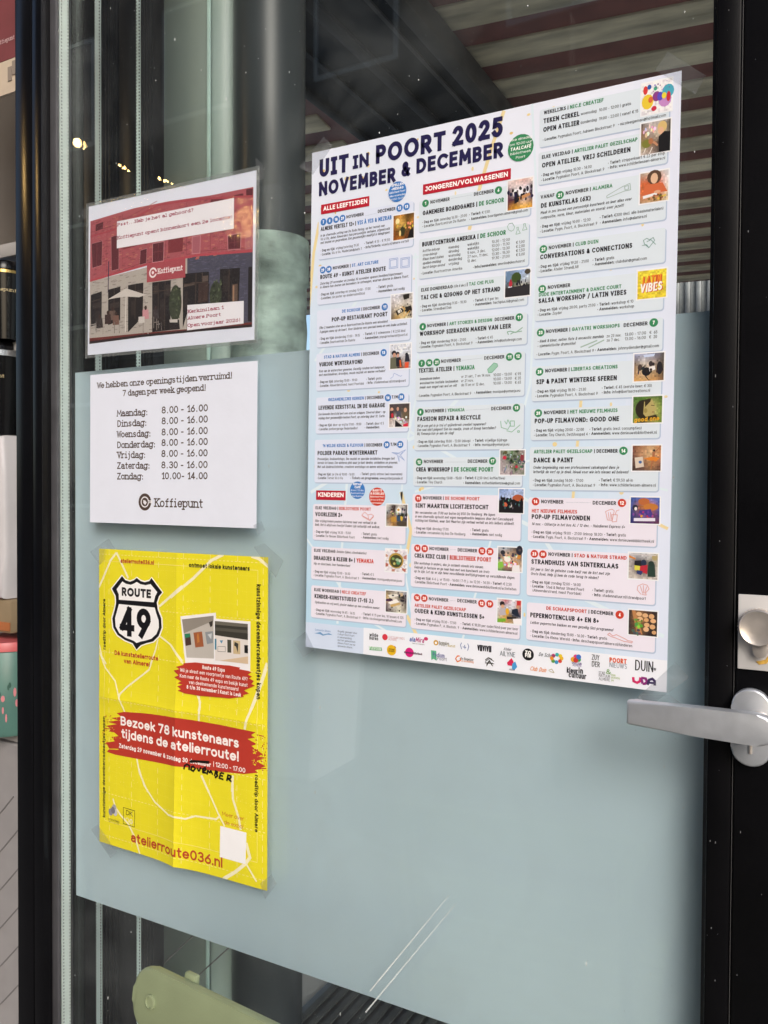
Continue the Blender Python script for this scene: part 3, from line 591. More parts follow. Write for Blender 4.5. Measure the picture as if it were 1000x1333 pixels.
# what is printed on each sheet, in millimetres from its top left corner
RAW = '''
#big
L|1
S|#dcebf6|4|4.5,406.3 74.0,369.0 162.7,334.7 234.0,262.3
S|#dcebf6|2.4|140.5,136.6 147.6,282.8 129.6,369.0 126.0,456.7 152.5,586.0
S|#dcebf6|3.2|8.1,248.6 101.4,140.4 145.4,141.4
S|#dcebf6|2.4|270.9,-28.6 282.2,130.6 277.0,288.8 237.4,451.4 203.8,571.5
S|#dcebf6|4|236.8,418.4 288.2,441.0 337.6,509.3 416.4,540.0
S|#dcebf6|2.4|-0.5,462.6 76.6,549.5 127.8,571.2
S|#dcebf6|3.2|133.9,334.2 287.7,417.0
S|#dcebf6|2.4|144.7,403.6 278.5,369.0 416.7,398.5
S|#dcebf6|3.2|55.5,391.7 49.2,478.6 44.9,561.7
S|#e8d6a4|4|242.2,0.7 229.9,34.4 217.5,72.7 205.1,119.9
S|#e8d6a4|3|207.1,136.7 159.8,155.9
S|#e8d6a4|4|11.5,83.9 4.2,119.5 -1.6,183.3
S|#e8d6a4|3|332.8,272.1 324.0,416.0
S|#e8d6a4|4|127.2,404.0 140.6,447.2 136.1,473.7
S|#e8d6a4|4|137.2,543.8 152.2,568.6
S|#e8d6a4|3|417.6,435.6 366.2,411.0
X|4|120|6|6|414|535|1|2.6|#ecd79c #e9d8a8 #e2c47e #f0e2b5
L|2
R|#b3c3dd|11.3|79.2|138.4|129.6|3
L|3
R|#dce4f8|10.8|78.4|137.3|128.3|2.5
L|2
R|#b3c3dd|10.9|137.0|137.0|183.2|3
L|3
R|#dce4f8|10.4|136.2|135.9|181.9|2.5
L|2
R|#b3c3dd|10.8|189.6|136.5|234.0|3
L|3
R|#dce4f8|10.3|188.8|135.4|232.7|2.5
L|2
R|#b3c3dd|10.7|241.1|135.9|285.6|3
L|3
R|#dce4f8|10.2|240.3|134.8|284.3|2.5
L|2
R|#b3c3dd|11.0|293.4|136.0|336.9|3
L|3
R|#dce4f8|10.5|292.6|134.9|335.6|2.5
L|2
R|#b3c3dd|10.1|343.9|134.9|395.4|3
L|3
R|#dce4f8|9.6|343.1|133.8|394.1|2.5
L|2
R|#b3c3dd|8.7|421.0|135.1|464.5|3
L|3
R|#e9e4f2|8.2|420.2|134.0|463.2|2.5
L|2
R|#b3c3dd|7.2|472.4|134.8|511.9|3
L|3
R|#e9e4f2|6.7|471.6|133.7|510.6|2.5
L|2
R|#b3c3dd|7.7|519.2|137.1|558.4|3
L|3
R|#e9e4f2|7.2|518.4|136.0|557.1|2.5
L|2
R|#b3c3dd|144.7|80.7|274.4|115.8|3
L|3
R|#d9e4ef|144.2|79.9|273.3|114.5|2.5
L|2
R|#b3c3dd|145.4|122.9|273.4|167.4|3
L|3
R|#d9e4ef|144.9|122.1|272.3|166.1|2.5
L|2
R|#b3c3dd|145.0|174.4|273.1|208.1|3
L|3
R|#d9e4ef|144.5|173.6|272.0|206.8|2.5
L|2
R|#b3c3dd|144.1|215.4|273.4|248.9|3
L|3
R|#d9e4ef|143.6|214.6|272.3|247.6|2.5
L|2
R|#b3c3dd|144.1|255.9|271.8|302.6|3
L|3
R|#d9e4ef|143.6|255.1|270.7|301.3|2.5
L|2
R|#b3c3dd|143.6|310.0|271.9|358.3|3
L|3
R|#d9e4ef|143.1|309.2|270.8|357.0|2.5
L|2
R|#b3c3dd|142.9|366.1|271.2|398.1|3
L|3
R|#d9e4ef|142.4|365.3|270.1|396.8|2.5
L|2
R|#b3c3dd|142.5|406.8|270.8|455.0|3
L|3
R|#e9e4f2|142.0|406.0|269.7|453.7|2.5
L|2
R|#b3c3dd|141.9|463.1|271.0|511.7|3
L|3
R|#e9e4f2|141.4|462.3|269.9|510.4|2.5
L|2
R|#b3c3dd|142.8|518.7|271.9|558.8|3
L|3
R|#e9e4f2|142.3|517.9|270.8|557.5|2.5
L|2
R|#b3c3dd|281.9|9.0|410.6|47.9|3
L|3
R|#d9e4ef|281.4|8.2|409.5|46.6|2.5
L|2
R|#b3c3dd|281.5|52.7|409.8|86.2|3
L|3
R|#d9e4ef|281.0|51.9|408.7|84.9|2.5
L|2
R|#b3c3dd|281.1|92.6|409.7|139.8|3
L|3
R|#d9e4ef|280.6|91.8|408.6|138.5|2.5
L|2
R|#b3c3dd|281.3|147.0|409.9|180.7|3
L|3
R|#d9e4ef|280.8|146.2|408.8|179.4|2.5
L|2
R|#b3c3dd|280.5|187.4|409.2|225.9|3
L|3
R|#d9e4ef|280.0|186.6|408.1|224.6|2.5
L|2
R|#b3c3dd|280.3|232.6|409.5|265.0|3
L|3
R|#d9e4ef|279.8|231.8|408.4|263.7|2.5
L|2
R|#b3c3dd|279.1|272.5|409.4|308.8|3
L|3
R|#d9e4ef|278.6|271.7|408.3|307.5|2.5
L|2
R|#b3c3dd|278.8|316.4|408.9|349.2|3
L|3
R|#d9e4ef|278.3|315.6|407.8|347.9|2.5
L|2
R|#b3c3dd|278.4|356.1|408.7|400.8|3
L|3
R|#d9e4ef|277.9|355.3|407.6|399.5|2.5
L|2
R|#b3c3dd|278.1|408.4|408.4|454.8|3
L|3
R|#e9e4f2|277.6|407.6|407.3|453.5|2.5
L|2
R|#b3c3dd|277.9|462.0|408.3|511.5|3
L|3
R|#e9e4f2|277.4|461.2|407.2|510.2|2.5
L|2
R|#b3c3dd|278.5|518.4|409.3|558.0|3
L|3
R|#e9e4f2|278.0|517.6|408.2|556.7|2.5
L|3
R|#cfdcf2|0|563.6|81|594|0
R|#eceff9|81|563|420|594|0
L|4
K|111.0|90.2|139.5|120.4|shop
K|247.1|74.1|276.7|107.5|games
K|382.4|3.7|412.8|36.5|blobs
K|382.5|41.9|412.5|74.7|paintgirl
K|382.8|89.9|411.6|121.3|orangegirl
K|109.8|179.5|139.1|209.5|table
K|109.6|235.7|138.2|265.5|winter
K|246.1|168.2|275.8|198.2|taichi
K|382.5|184.0|412.0|213.8|latin
K|109.6|302.9|137.6|331.4|dinner
K|244.4|357.1|273.7|385.1|wreath
K|243.9|398.0|273.3|425.6|dusk
K|381.1|264.4|411.6|293.6|hall
K|381.0|306.1|410.8|334.2|good
K|381.6|353.9|410.7|380.8|dance
K|107.7|417.3|136.8|444.3|reading
K|107.7|468.6|137.2|496.2|pan
K|108.9|516.1|137.9|542.8|craft
K|244.0|459.9|272.8|487.4|kids
K|244.5|515.3|273.1|542.7|table2
K|380.9|404.5|410.7|432.4|film
K|380.4|459.2|410.2|486.7|beach
K|381.7|515.5|411.0|542.1|nuts
L|5
R|#b81d33|14.1|63.9|80.2|75.2|0
L|6
T|17.3|71.6|60.1|5.3|0.22|0|0|i|#ffffff|#000|ALLE LEEFTIJDEN
L|5
R|#b81d33|148.8|62.3|251.3|73.6|0
L|6
T|151.4|70.4|96.6|5.3|0.22|0|0|i|#ffffff|#000|JONGEREN/VOLWASSENEN
L|5
R|#b81d33|12.5|403.7|54.0|415.0|0
L|6
T|15.4|411.3|35.8|5.3|0.22|0|0|i|#ffffff|#000|KINDEREN
L|5
T|11.1|31.1|40.4|21.0|0.235|0|0|i|#231f4e|#000|UIT
T|57.2|29.4|21.5|15.5|0.235|0|0|i|#231f4e|#000|IN
T|88.0|28.9|87.3|21|.235|0|0|i|#231f4e|#000|POORT
T|183.6|26.9|57.8|21.0|0.235|0|0|i|#231f4e|#000|2025
T|10.8|53.3|103.0|16.5|.235|0|0|i|#231f4e|#000|NOVEMBER
T|121.3|49.4|10.9|16.5|0.235|0|0|s|#231f4e|#000|&
T|140.2|49.0|101.9|16.5|.235|0|0|i|#231f4e|#000|DECEMBER
L|5
E|#3d7cc6|116.6|64.9|11.5|11.5
L|6
T|108.9|58.4|15.3|2.8|0.2|0.1|0|s|#ffffff|#fff|SPELLEN
T|108.9|62.4|15.3|2.8|0.2|0.1|0|s|#ffffff|#fff|-MIDDAG
T|106.5|66.0|20.1|2.2|0.12|0.1|0|s|#ffffff|#fff|bibliotheek Poort
T|106.5|69.9|20.1|2.2|0.12|0.1|0|s|#ffffff|#fff|elke woensdag
T|107.1|73.8|18.9|2.2|0.12|0.1|0|s|#ffffff|#fff|14.00-16.00
L|5
L|5
E|#37895c|261.5|42.9|14|14
L|6
T|249.3|34.7|24.3|2.6|0.13|0.1|0|s|#ffffff|#fff|elke dinsdag
T|249.3|39.4|24.3|2.6|0.13|0.1|0|s|#ffffff|#fff|om 10:00 uur
T|250.2|44.7|22.5|3.6|0.2|0.1|0|s|#ffffff|#fff|TAALCAFÉ
T|250.3|49.0|22.3|2.6|0.13|0.1|0|s|#ffffff|#fff|bibliotheek
T|256.4|53.7|10.1|2.6|0.13|0.1|0|s|#ffffff|#fff|Poort
L|5
L|5
E|#3d7cc6|70.0|402.8|10.2|10.2
L|6
T|63.9|397.1|12.2|2.6|0.2|0.1|0|s|#ffffff|#fff|REPAIR
T|65.9|400.6|8.1|2.6|0.2|0.1|0|s|#ffffff|#fff|CAFÉ
T|61.0|403.8|17.8|2.0|0.12|0.1|0|s|#ffffff|#fff|8 nov | 13 dec
T|61.0|407.2|17.8|2.0|0.12|0.1|0|s|#ffffff|#fff|Buurtcentrum
T|62.9|410.7|14.0|2.0|0.12|0.1|0|s|#ffffff|#fff|De Ruimte
L|5
L|5
E|#c9402f|96.5|409.9|10.6|10.6
L|6
T|90.4|404.0|12.2|2.6|0.2|0.1|0|s|#ffffff|#fff|BABY'S
T|87.4|407.6|18.3|2.6|0.2|0.1|0|s|#ffffff|#fff|& BOEKJES
T|87.2|410.9|18.6|2.0|0.12|0.1|0|s|#ffffff|#fff|Bibliotheek Poort
T|87.2|414.5|18.6|2.0|0.12|0.1|0|s|#ffffff|#fff|20 nov & 18 dec
T|87.9|418.1|17.2|2.0|0.12|0.1|0|s|#ffffff|#fff|(aanmelden)
L|5
E|#3d7cc6|17.7|84.6|4.1|4.1
L|6
T|16.7|86.4|1.9|3.6|.21|0|0|s|#ffffff|#fff|7
L|5
E|#3d7cc6|26.5|84.4|4.1|4.1
L|6
T|25.6|86.2|1.9|3.6|.21|0|0|s|#ffffff|#fff|8
L|5
E|#3d7cc6|35.5|84.1|4.1|4.1
L|6
T|33.5|85.9|4.0|3.6|.21|0|0|s|#ffffff|#fff|18
L|5
E|#3d7cc6|44.2|84.1|4.1|4.1
L|6
T|42.2|85.9|4.0|3.6|.21|0|0|s|#ffffff|#fff|29
L|5
E|#3d7cc6|119.7|83.7|4.1|4.1
L|6
T|117.7|85.5|4.0|3.6|.21|0|0|s|#ffffff|#fff|12
L|5
E|#3d7cc6|128.6|83.4|4.1|4.1
L|6
T|126.6|85.2|4.0|3.6|.21|0|0|s|#ffffff|#fff|13
L|5
T|49.6|85.2|23.4|3.7|0.2|0|0|i|#1d1c26|#3d7cc6|NOVEMBER
T|91.7|85.2|22.7|3.7|0.2|0|0|i|#1d1c26|#3d7cc6|DECEMBER
T|14.1|94.9|95.5|4.9|0.215|0|0|i|#1d1c26|#3d7cc6|ALMERE VERTELT 12+ | ^VIS À VIS & MEZRAB
T|13.7|101.8|86.8|3.0|0.13|0.2|0|s|#26252e|#3d7cc6|In de sfeervolle setting van De Rode Hering, op het terrein van
T|13.8|106.1|93.5|3.0|0.13|0.2|0|s|#26252e|#3d7cc6|Vis à Vis, delen Almeerders hun persoonlijke verhalen, afgewisseld
T|13.8|110.3|94.1|3.0|0.13|0.2|0|s|#26252e|#3d7cc6|met muziek en gesprekken. Een gezamenlijke maaltijd is inbegrepen.
T|14.5|119.4|52.4|3.0|0.11|0|0|s|#26252e|#3d7cc6|• *Dag en tijd:* vrijdag/zaterdag 19:30
T|14.5|124.1|56.3|3.0|0.11|0|0|s|#26252e|#3d7cc6|• *Locatie:* Vis à Vis, Muiderzandplaats 1
T|74.2|118.7|33.7|3.0|0.11|0|0|s|#26252e|#3d7cc6|• *Tarief:* € 13 - € 19,50
T|74.3|123.4|57.9|3.0|0.11|0|0|s|#26252e|#3d7cc6|• *Info/tickets:* visavis.nl/almere-vertelt
E|#3d7cc6|17.7|141.3|4.1|4.1
L|6
T|15.7|143.1|4.0|3.6|.21|0|0|s|#ffffff|#fff|29
L|5
E|#3d7cc6|26.2|141.4|4.1|4.1
L|6
T|24.2|143.2|4.0|3.6|.21|0|0|s|#ffffff|#fff|30
L|5
T|31.8|142.5|61.7|3.7|0.2|0|0|i|#1d1c26|#3d7cc6|NOVEMBER | ^ST. ART CULTURE
T|14.3|151.8|88.7|4.9|0.215|0|0|i|#1d1c26|#3d7cc6|ROUTE 49 - KUNST ATELIER ROUTE
T|14.1|158.6|110.4|3.0|0.13|0.2|0|s|#26252e|#3d7cc6|Zaterdag 29 november en zondag 30 november openen beeldend kunstenaars
T|14.1|162.9|118.3|3.0|0.13|0.2|0|s|#26252e|#3d7cc6|in Almere hun deuren om bezoekers te ontvangen, waarvan diverse in Almere Poort.
T|14.2|171.5|69.2|3.0|0.11|0|0|s|#26252e|#3d7cc6|• *Dag en tijd:* zaterdag en zondag 12:00 - 17:00
T|14.3|176.1|61.6|3.0|0.11|0|0|s|#26252e|#3d7cc6|• *Locaties:* zie poster op atelierroute036.nl
T|91.9|171.1|20.9|3.0|0.11|0|0|s|#26252e|#3d7cc6|• *Tarief:* gratis
T|91.9|175.9|35.8|3.0|0.11|0|0|s|#26252e|#3d7cc6|• *Aanmelden:* niet nodig
S|#7f9fd6|.5|107.6,139.4 118.6,139.4 118.6,150.4 107.6,150.4 107.6,139.4
S|#7f9fd6|.5|109.1,140.9 117.1,140.9 117.1,148.9 109.1,148.9 109.1,140.9
S|#7f9fd6|.5|122.4,140.3 133.4,140.3 133.4,151.3 122.4,151.3 122.4,140.3
S|#7f9fd6|.5|123.9,141.8 131.9,141.8 131.9,149.8 123.9,149.8 123.9,141.8
T|45.4|194.5|50.8|3.7|0.2|0|0|i|#1d1c26|#3d7cc6|^DE SCHOOR^ | DECEMBER
E|#3d7cc6|102.6|193.0|4.1|4.1
L|6
T|100.6|194.8|4.0|3.6|.21|0|0|s|#ffffff|#fff|11
L|5
T|31.4|203.7|74.8|4.9|0.215|0|0|i|#1d1c26|#3d7cc6|POP-UP RESTAURANT POORT
T|14.1|211.0|92.2|3.0|0.13|0.2|0|s|#26252e|#3d7cc6|Elke 2 maanden eten we in Buurtcentrum De Ruimte een wisselend
T|14.2|215.8|117.7|3.0|0.13|0.2|0|s|#26252e|#3d7cc6|3-gangen menu op de kaart. Voor kinderen een speciaal menu en een leuke activiteit.
T|14.3|224.1|55.7|3.0|0.11|0|0|s|#26252e|#3d7cc6|• *Dag en tijd:* donderdag 17:00 - 19:15
T|14.3|229.0|49.6|3.0|0.11|0|0|s|#26252e|#3d7cc6|• *Locatie:* Buurtcentrum De Ruimte
T|75.1|223.3|54.3|3.0|0.11|0|0|s|#26252e|#3d7cc6|• *Tarief:* € 5 volwassene / € 2,50 kind
T|75.2|228.0|57.0|3.0|0.11|0|0|s|#26252e|#3d7cc6|• *Aanmelden:* popuprestaurantpoort.nl
T|21.0|246.7|75.1|3.7|0.2|0|0|i|#1d1c26|#3d7cc6|^STAD & NATUUR ALMERE^ | DECEMBER
E|#3d7cc6|102.1|245.0|4.1|4.1
L|6
T|100.1|246.8|4.0|3.6|.21|0|0|s|#ffffff|#fff|13
L|5
T|14.4|255.7|60.1|4.9|0.215|0|0|i|#1d1c26|#3d7cc6|VURIGE WINTERAVOND
T|14.2|262.7|89.6|3.0|0.13|0.2|0|s|#26252e|#3d7cc6|Kom van de wintersfeer genieten. Gezellig rondom het kampvuur,
T|14.2|267.1|89.9|3.0|0.13|0.2|0|s|#26252e|#3d7cc6|met marshmallows, broodjes, mooie muziek en warme verhalen!
T|14.3|275.6|53.2|3.0|0.11|0|0|s|#26252e|#3d7cc6|• *Dag en tijd:* zaterdag 15:00 - 19:00
T|79.8|275.4|20.3|3.0|0.11|0|0|s|#26252e|#3d7cc6|• *Tarief:* gratis
T|79.8|279.7|51.3|3.0|0.11|0|0|s|#26252e|#3d7cc6|• *Info:* stadennatuur.nl/strandpoort
T|14.4|280.2|62.2|3.0|0.11|0|0|s|#26252e|#3d7cc6|• *Locatie:* Almeerderstrand, naast Poortdok
S|#8fa9da|0.5|111.3,275.0 114.7,273.3 116.0,269.1 120.2,271.2 124.4,273.2 126.4,272.1
T|27.8|297.5|75.0|3.7|0.2|0|0|i|#1d1c26|#3d7cc6|^GEZAMENLIJKE KERKEN^ | DECEMBER
E|#3d7cc6|108.6|296.7|4.1|4.1
L|6
T|106.6|298.5|4.0|3.6|.21|0|0|s|#ffffff|#fff|16
L|5
T|113.4|298.0|7.9|3.7|0.2|0|0|i|#1d1c26|#3d7cc6|T/M
E|#3d7cc6|125.8|296.5|4.1|4.1
L|6
T|123.8|298.3|4.0|3.6|.21|0|0|s|#ffffff|#fff|20
L|5
T|14.4|307.3|90.5|4.9|0.215|0|0|i|#1d1c26|#3d7cc6|LEVENDE KERSTSTAL IN DE GARAGE
T|14.2|314.0|91.1|3.0|0.13|0.2|0|s|#26252e|#3d7cc6|Een levende kerststal met een ezel en schapen. Sfeervol diner - op
T|14.2|318.7|90.8|3.0|0.13|0.2|0|s|#26252e|#3d7cc6|vrijdag door gezamenlijke kerken Poort, op zaterdag door St. Carte.
T|14.4|327.2|59.4|3.0|0.11|0|0|s|#26252e|#3d7cc6|• *Dag en tijd:* diner op vrij/za 17:00 - 19:00
T|14.4|331.8|54.6|3.0|0.11|0|0|s|#26252e|#3d7cc6|• *Locatie:* parkeergarage Nederlandhof
T|78.6|327.1|25.1|3.0|0.11|0|0|s|#26252e|#3d7cc6|• *Tarief:* diner € 5
T|78.7|331.3|19.5|3.0|0.11|0|0|s|#26252e|#3d7cc6|• *Aanmelden:*
T|21.1|352.1|81.0|3.7|0.2|0|0|i|#1d1c26|#3d7cc6|^'N WILDE KEUZE & FLEVOUR^ | DECEMBER
E|#3d7cc6|107.9|350.3|4.1|4.1
L|6
T|105.9|352.1|4.0|3.6|.21|0|0|s|#ffffff|#fff|20
L|5
T|112.8|351.8|7.8|3.7|0.2|0|0|i|#1d1c26|#3d7cc6|T/M
E|#3d7cc6|125.4|350.2|4.1|4.1
L|6
T|123.4|352.0|4.0|3.6|.21|0|0|s|#ffffff|#fff|23
L|5
T|13.9|361.4|81.9|4.9|0.215|0|0|i|#1d1c26|#3d7cc6|POLDER PARADE WINTERMARKT
T|13.6|367.5|104.7|3.0|0.13|0.2|0|s|#26252e|#3d7cc6|Proeverijen, kookworkshops, live muziek en speciale installaties brengen het
T|13.7|372.1|108.6|3.0|0.13|0.2|0|s|#26252e|#3d7cc6|terrein tot leven. Een winterse plek waar je kunt dwalen, ontdekken en proeven.
T|13.7|376.9|102.5|3.0|0.13|0.2|0|s|#26252e|#3d7cc6|Met ook kinderactiviteiten, creatieve workshops en warme winterverhalen.
T|13.5|385.7|52.1|3.0|0.11|0|0|s|#26252e|#3d7cc6|• *Dag en tijd:* za t/m di 10:00 - 16:00
T|13.6|390.2|36.2|3.0|0.11|0|0|s|#26252e|#3d7cc6|• *Locatie:* Terrein Vis à Vis
T|73.4|385.2|55.2|3.0|0.11|0|0|s|#26252e|#3d7cc6|• *Tarief:* gratis entree (wel reserveren)
T|60.2|390.0|68.7|3.0|0.11|0|0|s|#26252e|#3d7cc6|• *Tickets en programma:* www.polderparade.nl
S|#8fa9da|0.6|114.6,359.2 123.6,359.9 132.5,356.3 125.8,362.3 131.3,368.5 123.7,362.9 124.5,369.7 121.6,361.7 114.6,359.2
S|#8fa9da|0.6|118.8,359.9 125.7,361.1
S|#8fa9da|0.6|125.8,362.3 128.4,358.7
T|11.9|426.4|76.5|3.7|0.2|0|0|i|#1d1c26|#c9402f|ELKE VRIJDAG | ^BIBLIOTHEEK POORT
T|11.7|434.7|37.9|4.9|0.215|0|0|i|#1d1c26|#c9402f|VOORLEZEN 2+
T|11.5|441.7|84.3|3.0|0.13|0.2|0|s|#26252e|#c9402f|Elke vrijdag komen peuters luisteren naar een verhaal in de
T|11.5|446.3|88.8|3.0|0.13|0.2|0|s|#26252e|#c9402f|bieb. Het is altijd een feestje! Ouders zijn natuurlijk ook welkom.
T|11.3|454.7|50.4|3.0|0.11|0|0|s|#26252e|#c9402f|• *Dag en tijd:* vrijdag 14:30 - 15:00
T|11.4|459.5|55.8|3.0|0.11|0|0|s|#26252e|#c9402f|• *Locatie:* De Nieuwe Bibliotheek Poort
T|76.3|454.9|20.5|3.0|0.11|0|0|s|#26252e|#c9402f|• *Tarief:* gratis
T|76.4|459.0|35.7|3.0|0.11|0|0|s|#26252e|#c9402f|• *Aanmelden:* niet nodig
S|#d98f8a|0.6|76.2,431.9 80.3,428.0 84.6,431.4 88.9,430.2 92.3,432.1 87.4,436.9 76.2,431.9
S|#d98f8a|0.6|84.6,431.4 85.9,436.3
S|#d98f8a|0.6|77.3,433.2 87.4,438.0 92.3,433.0
T|10.6|477.7|30.3|3.7|0.2|0|0|i|#1d1c26|#c9402f|ELKE VRIJDAG
T|42.5|477.4|40.8|3.0|0.13|0.2|0|s|#26252e|#c9402f|(behalve tijdens schoolvakanties)
T|10.5|487.3|82.5|4.9|0.215|0|0|i|#1d1c26|#c9402f|DRAADJES & KLEUR 8+ | ^YEMANJA
T|10.4|493.2|50.8|3.0|0.13|0.2|0|s|#26252e|#c9402f|Hip en duurzaam, leer handwerken!
T|10.4|502.7|51.3|3.0|0.11|0|0|s|#26252e|#c9402f|• *Dag en tijd:* vrijdag 15:00 - 16:30
T|10.4|507.2|63.4|3.0|0.11|0|0|s|#26252e|#c9402f|• *Locatie:* Pygmalion Poort, A. Blockstraat 9
T|76.2|501.7|17.3|3.0|0.11|0|0|s|#26252e|#c9402f|• *Tarief:* € 5
T|76.3|506.4|54.1|3.0|0.11|0|0|s|#26252e|#c9402f|• *Aanmelden:* monique@yemanja.eu
T|11.5|525.1|72.1|3.7|0.2|0|0|i|#1d1c26|#c9402f|ELKE WOENSDAG | ^NIC.E CREATIEF
T|12.3|533.5|81.4|4.9|0.215|0|0|i|#1d1c26|#c9402f|KINDER-KUNSTSTUDIO (7-15 J.)
T|12.7|539.8|89.6|3.0|0.13|0.2|0|s|#26252e|#c9402f|Opdrachten en vrij werk, plezier maken op een creatieve manier.
T|13.1|548.9|55.8|3.0|0.11|0|0|s|#26252e|#c9402f|• *Dag en tijd:* woensdag 14:45 - 16:15
T|13.2|553.4|63.4|3.0|0.11|0|0|s|#26252e|#c9402f|• *Locatie:* Pygmalion Poort, A. Blockstraat 9
T|78.4|548.4|54.6|3.0|0.11|0|0|s|#26252e|#c9402f|• *Tarief:* € 15 per les, 10 lessen € 125
T|78.6|552.9|52.4|3.0|0.11|0|0|s|#26252e|#c9402f|• *Info:* nicoleeigeman@hotmail.com
E|#37895c|152.2|83.5|4.1|4.1
L|6
T|151.2|85.3|1.9|3.6|.21|0|0|s|#ffffff|#fff|1
L|5
T|158.2|85.0|23.2|3.7|0.2|0|0|i|#1d1c26|#37895c|NOVEMBER
T|209.9|84.6|22.5|3.7|0.2|0|0|i|#1d1c26|#37895c|DECEMBER
E|#37895c|237.8|82.9|4.1|4.1
L|6
T|236.9|84.7|1.9|3.6|.21|0|0|s|#ffffff|#fff|6
L|5
T|149.0|96.3|95.0|4.9|0.215|0|0|i|#1d1c26|#37895c|GAMEMERE BOARDGAMES | ^DE SCHOOR
T|148.9|105.3|53.3|3.0|0.11|0|0|s|#26252e|#37895c|• *Dag en tijd:* zaterdag 16:30 - 23:00
T|149.0|109.9|51.8|3.0|0.11|0|0|s|#26252e|#37895c|• *Locatie:* Buurtcentrum De Ruimte
T|204.9|105.1|23.5|3.0|0.11|0|0|s|#26252e|#37895c|• *Tarief:* € 1,50
T|205.0|110.0|65.7|3.0|0.11|0|0|s|#26252e|#37895c|• *Aanmelden:* boardgames.almere@gmail.com
T|149.0|130.8|97.9|4.9|0.215|0|0|i|#1d1c26|#37895c|BUURTCENTRUM AMERIKA | ^DE SCHOOR
S|#7fae99|0.5|256.6,124.2 255.5,127.3 252.9,128.2 249.8,126.1 248.7,122.5 250.7,119.8 254.0,119.8 256.6,124.2
S|#7fae99|0.5|258.1,132.1 259.6,127.8 258.9,125.2 260.6,125.0 260.9,127.6 263.0,131.7 258.1,132.1
S|#7fae99|0.5|265.2,129.0 266.9,125.0 266.2,122.4 268.2,122.3 268.5,124.9 270.3,128.7 265.2,129.0
T|149.7|137.1|20.6|3.0|0.13|0.2|0|s|#26252e|#37895c|koffie-inloop
T|181.1|137.3|12.3|3.0|0.11|0|0|s|#26252e|#37895c|maandag
T|203.4|137.1|13.5|3.0|0.11|0|0|s|#26252e|#37895c|wekelijks
T|231.4|137.9|20.1|3.0|0.11|0|0|s|#26252e|#37895c|10.30 - 12.00
T|258.5|142.2|9.4|3.0|0.11|0|0|s|#26252e|#37895c|€ 1,00
T|149.8|141.7|17.4|3.0|0.13|0.2|0|s|#26252e|#37895c|crea-inloop
T|181.2|141.8|12.3|3.0|0.11|0|0|s|#26252e|#37895c|dinsdag
T|203.5|141.5|13.5|3.0|0.11|0|0|s|#26252e|#37895c|wekelijks
T|231.4|142.2|20.1|3.0|0.11|0|0|s|#26252e|#37895c|10.00 - 11.30
T|258.6|146.5|9.4|3.0|0.11|0|0|s|#26252e|#37895c|€ 2,00
T|149.8|146.2|25.3|3.0|0.13|0.2|0|s|#26252e|#37895c|Klaas komt koken
T|181.2|146.3|14.0|3.0|0.11|0|0|s|#26252e|#37895c|woensdag
T|203.6|146.0|20.9|3.0|0.11|0|0|s|#26252e|#37895c|5 nov., 3 dec.
T|231.5|146.6|20.1|3.0|0.11|0|0|s|#26252e|#37895c|12.00 - 13.30
T|258.7|150.8|9.4|3.0|0.11|0|0|s|#26252e|#37895c|€ 1,50
T|149.9|150.8|22.1|3.0|0.13|0.2|0|s|#26252e|#37895c|spellen-middag
T|181.3|150.8|15.8|3.0|0.11|0|0|s|#26252e|#37895c|donderdag
T|203.7|150.4|23.8|3.0|0.11|0|0|s|#26252e|#37895c|27 nov., 11 dec.
T|231.6|151.0|20.1|3.0|0.11|0|0|s|#26252e|#37895c|13.30 - 15.30
T|258.8|155.1|9.4|3.0|0.11|0|0|s|#26252e|#37895c|€ 5,00
T|150.0|155.4|26.8|3.0|0.13|0.2|0|s|#26252e|#37895c|kerst-bingo-avond
T|181.4|155.3|12.3|3.0|0.11|0|0|s|#26252e|#37895c|vrijdag
T|203.7|154.8|10.5|3.0|0.11|0|0|s|#26252e|#37895c|12 dec.
T|231.7|155.3|20.1|3.0|0.11|0|0|s|#26252e|#37895c|19.30 - 21.00
T|148.3|161.7|49.4|3.0|0.11|0|0|s|#26252e|#37895c|• *Locatie:* Buurtcentrum Amerika
T|210.4|162.1|57.7|3.0|0.11|0|0|s|#26252e|#37895c|• *Info/aanmelden:* amerika@deschoor.nl
T|148.6|180.6|38.3|3.7|0.2|0|0|i|#1d1c26|#37895c|ELKE DONDERDAG
T|188.0|180.2|14.2|3.0|0.13|0.2|0|s|#26252e|#37895c|(t/m 4 dec.)
T|203.6|180.2|30.8|3.7|0.2|0|0|i|#1d1c26|#37895c|| ^TAI CHI PLUS
T|148.4|189.6|93.5|4.9|0.215|0|0|i|#1d1c26|#37895c|TAI CHI & QIGONG OP HET STRAND
T|148.2|198.3|55.2|3.0|0.11|0|0|s|#26252e|#37895c|• *Dag en tijd:* donderdag 9:30 - 10:30
T|148.3|202.7|37.5|3.0|0.11|0|0|s|#26252e|#37895c|• *Locatie:* Strandbad Duin
T|211.5|198.1|28.5|3.0|0.11|0|0|s|#26252e|#37895c|• *Tarief:* € 9 per les
T|211.6|202.4|56.8|3.0|0.11|0|0|s|#26252e|#37895c|• *Aanmelden:* taichiplus.nl@gmail.com
E|#37895c|151.3|219.6|4.1|4.1
L|6
T|150.4|221.4|1.9|3.6|.21|0|0|s|#ffffff|#fff|6
L|5
T|156.8|220.9|101.3|3.7|0.2|0|0|i|#1d1c26|#37895c|NOVEMBER | ^ART STORIES & DESIGN^  DECEMBER
E|#37895c|263.6|219.1|4.1|4.1
L|6
T|261.6|220.9|4.0|3.6|.21|0|0|s|#ffffff|#fff|11
L|5
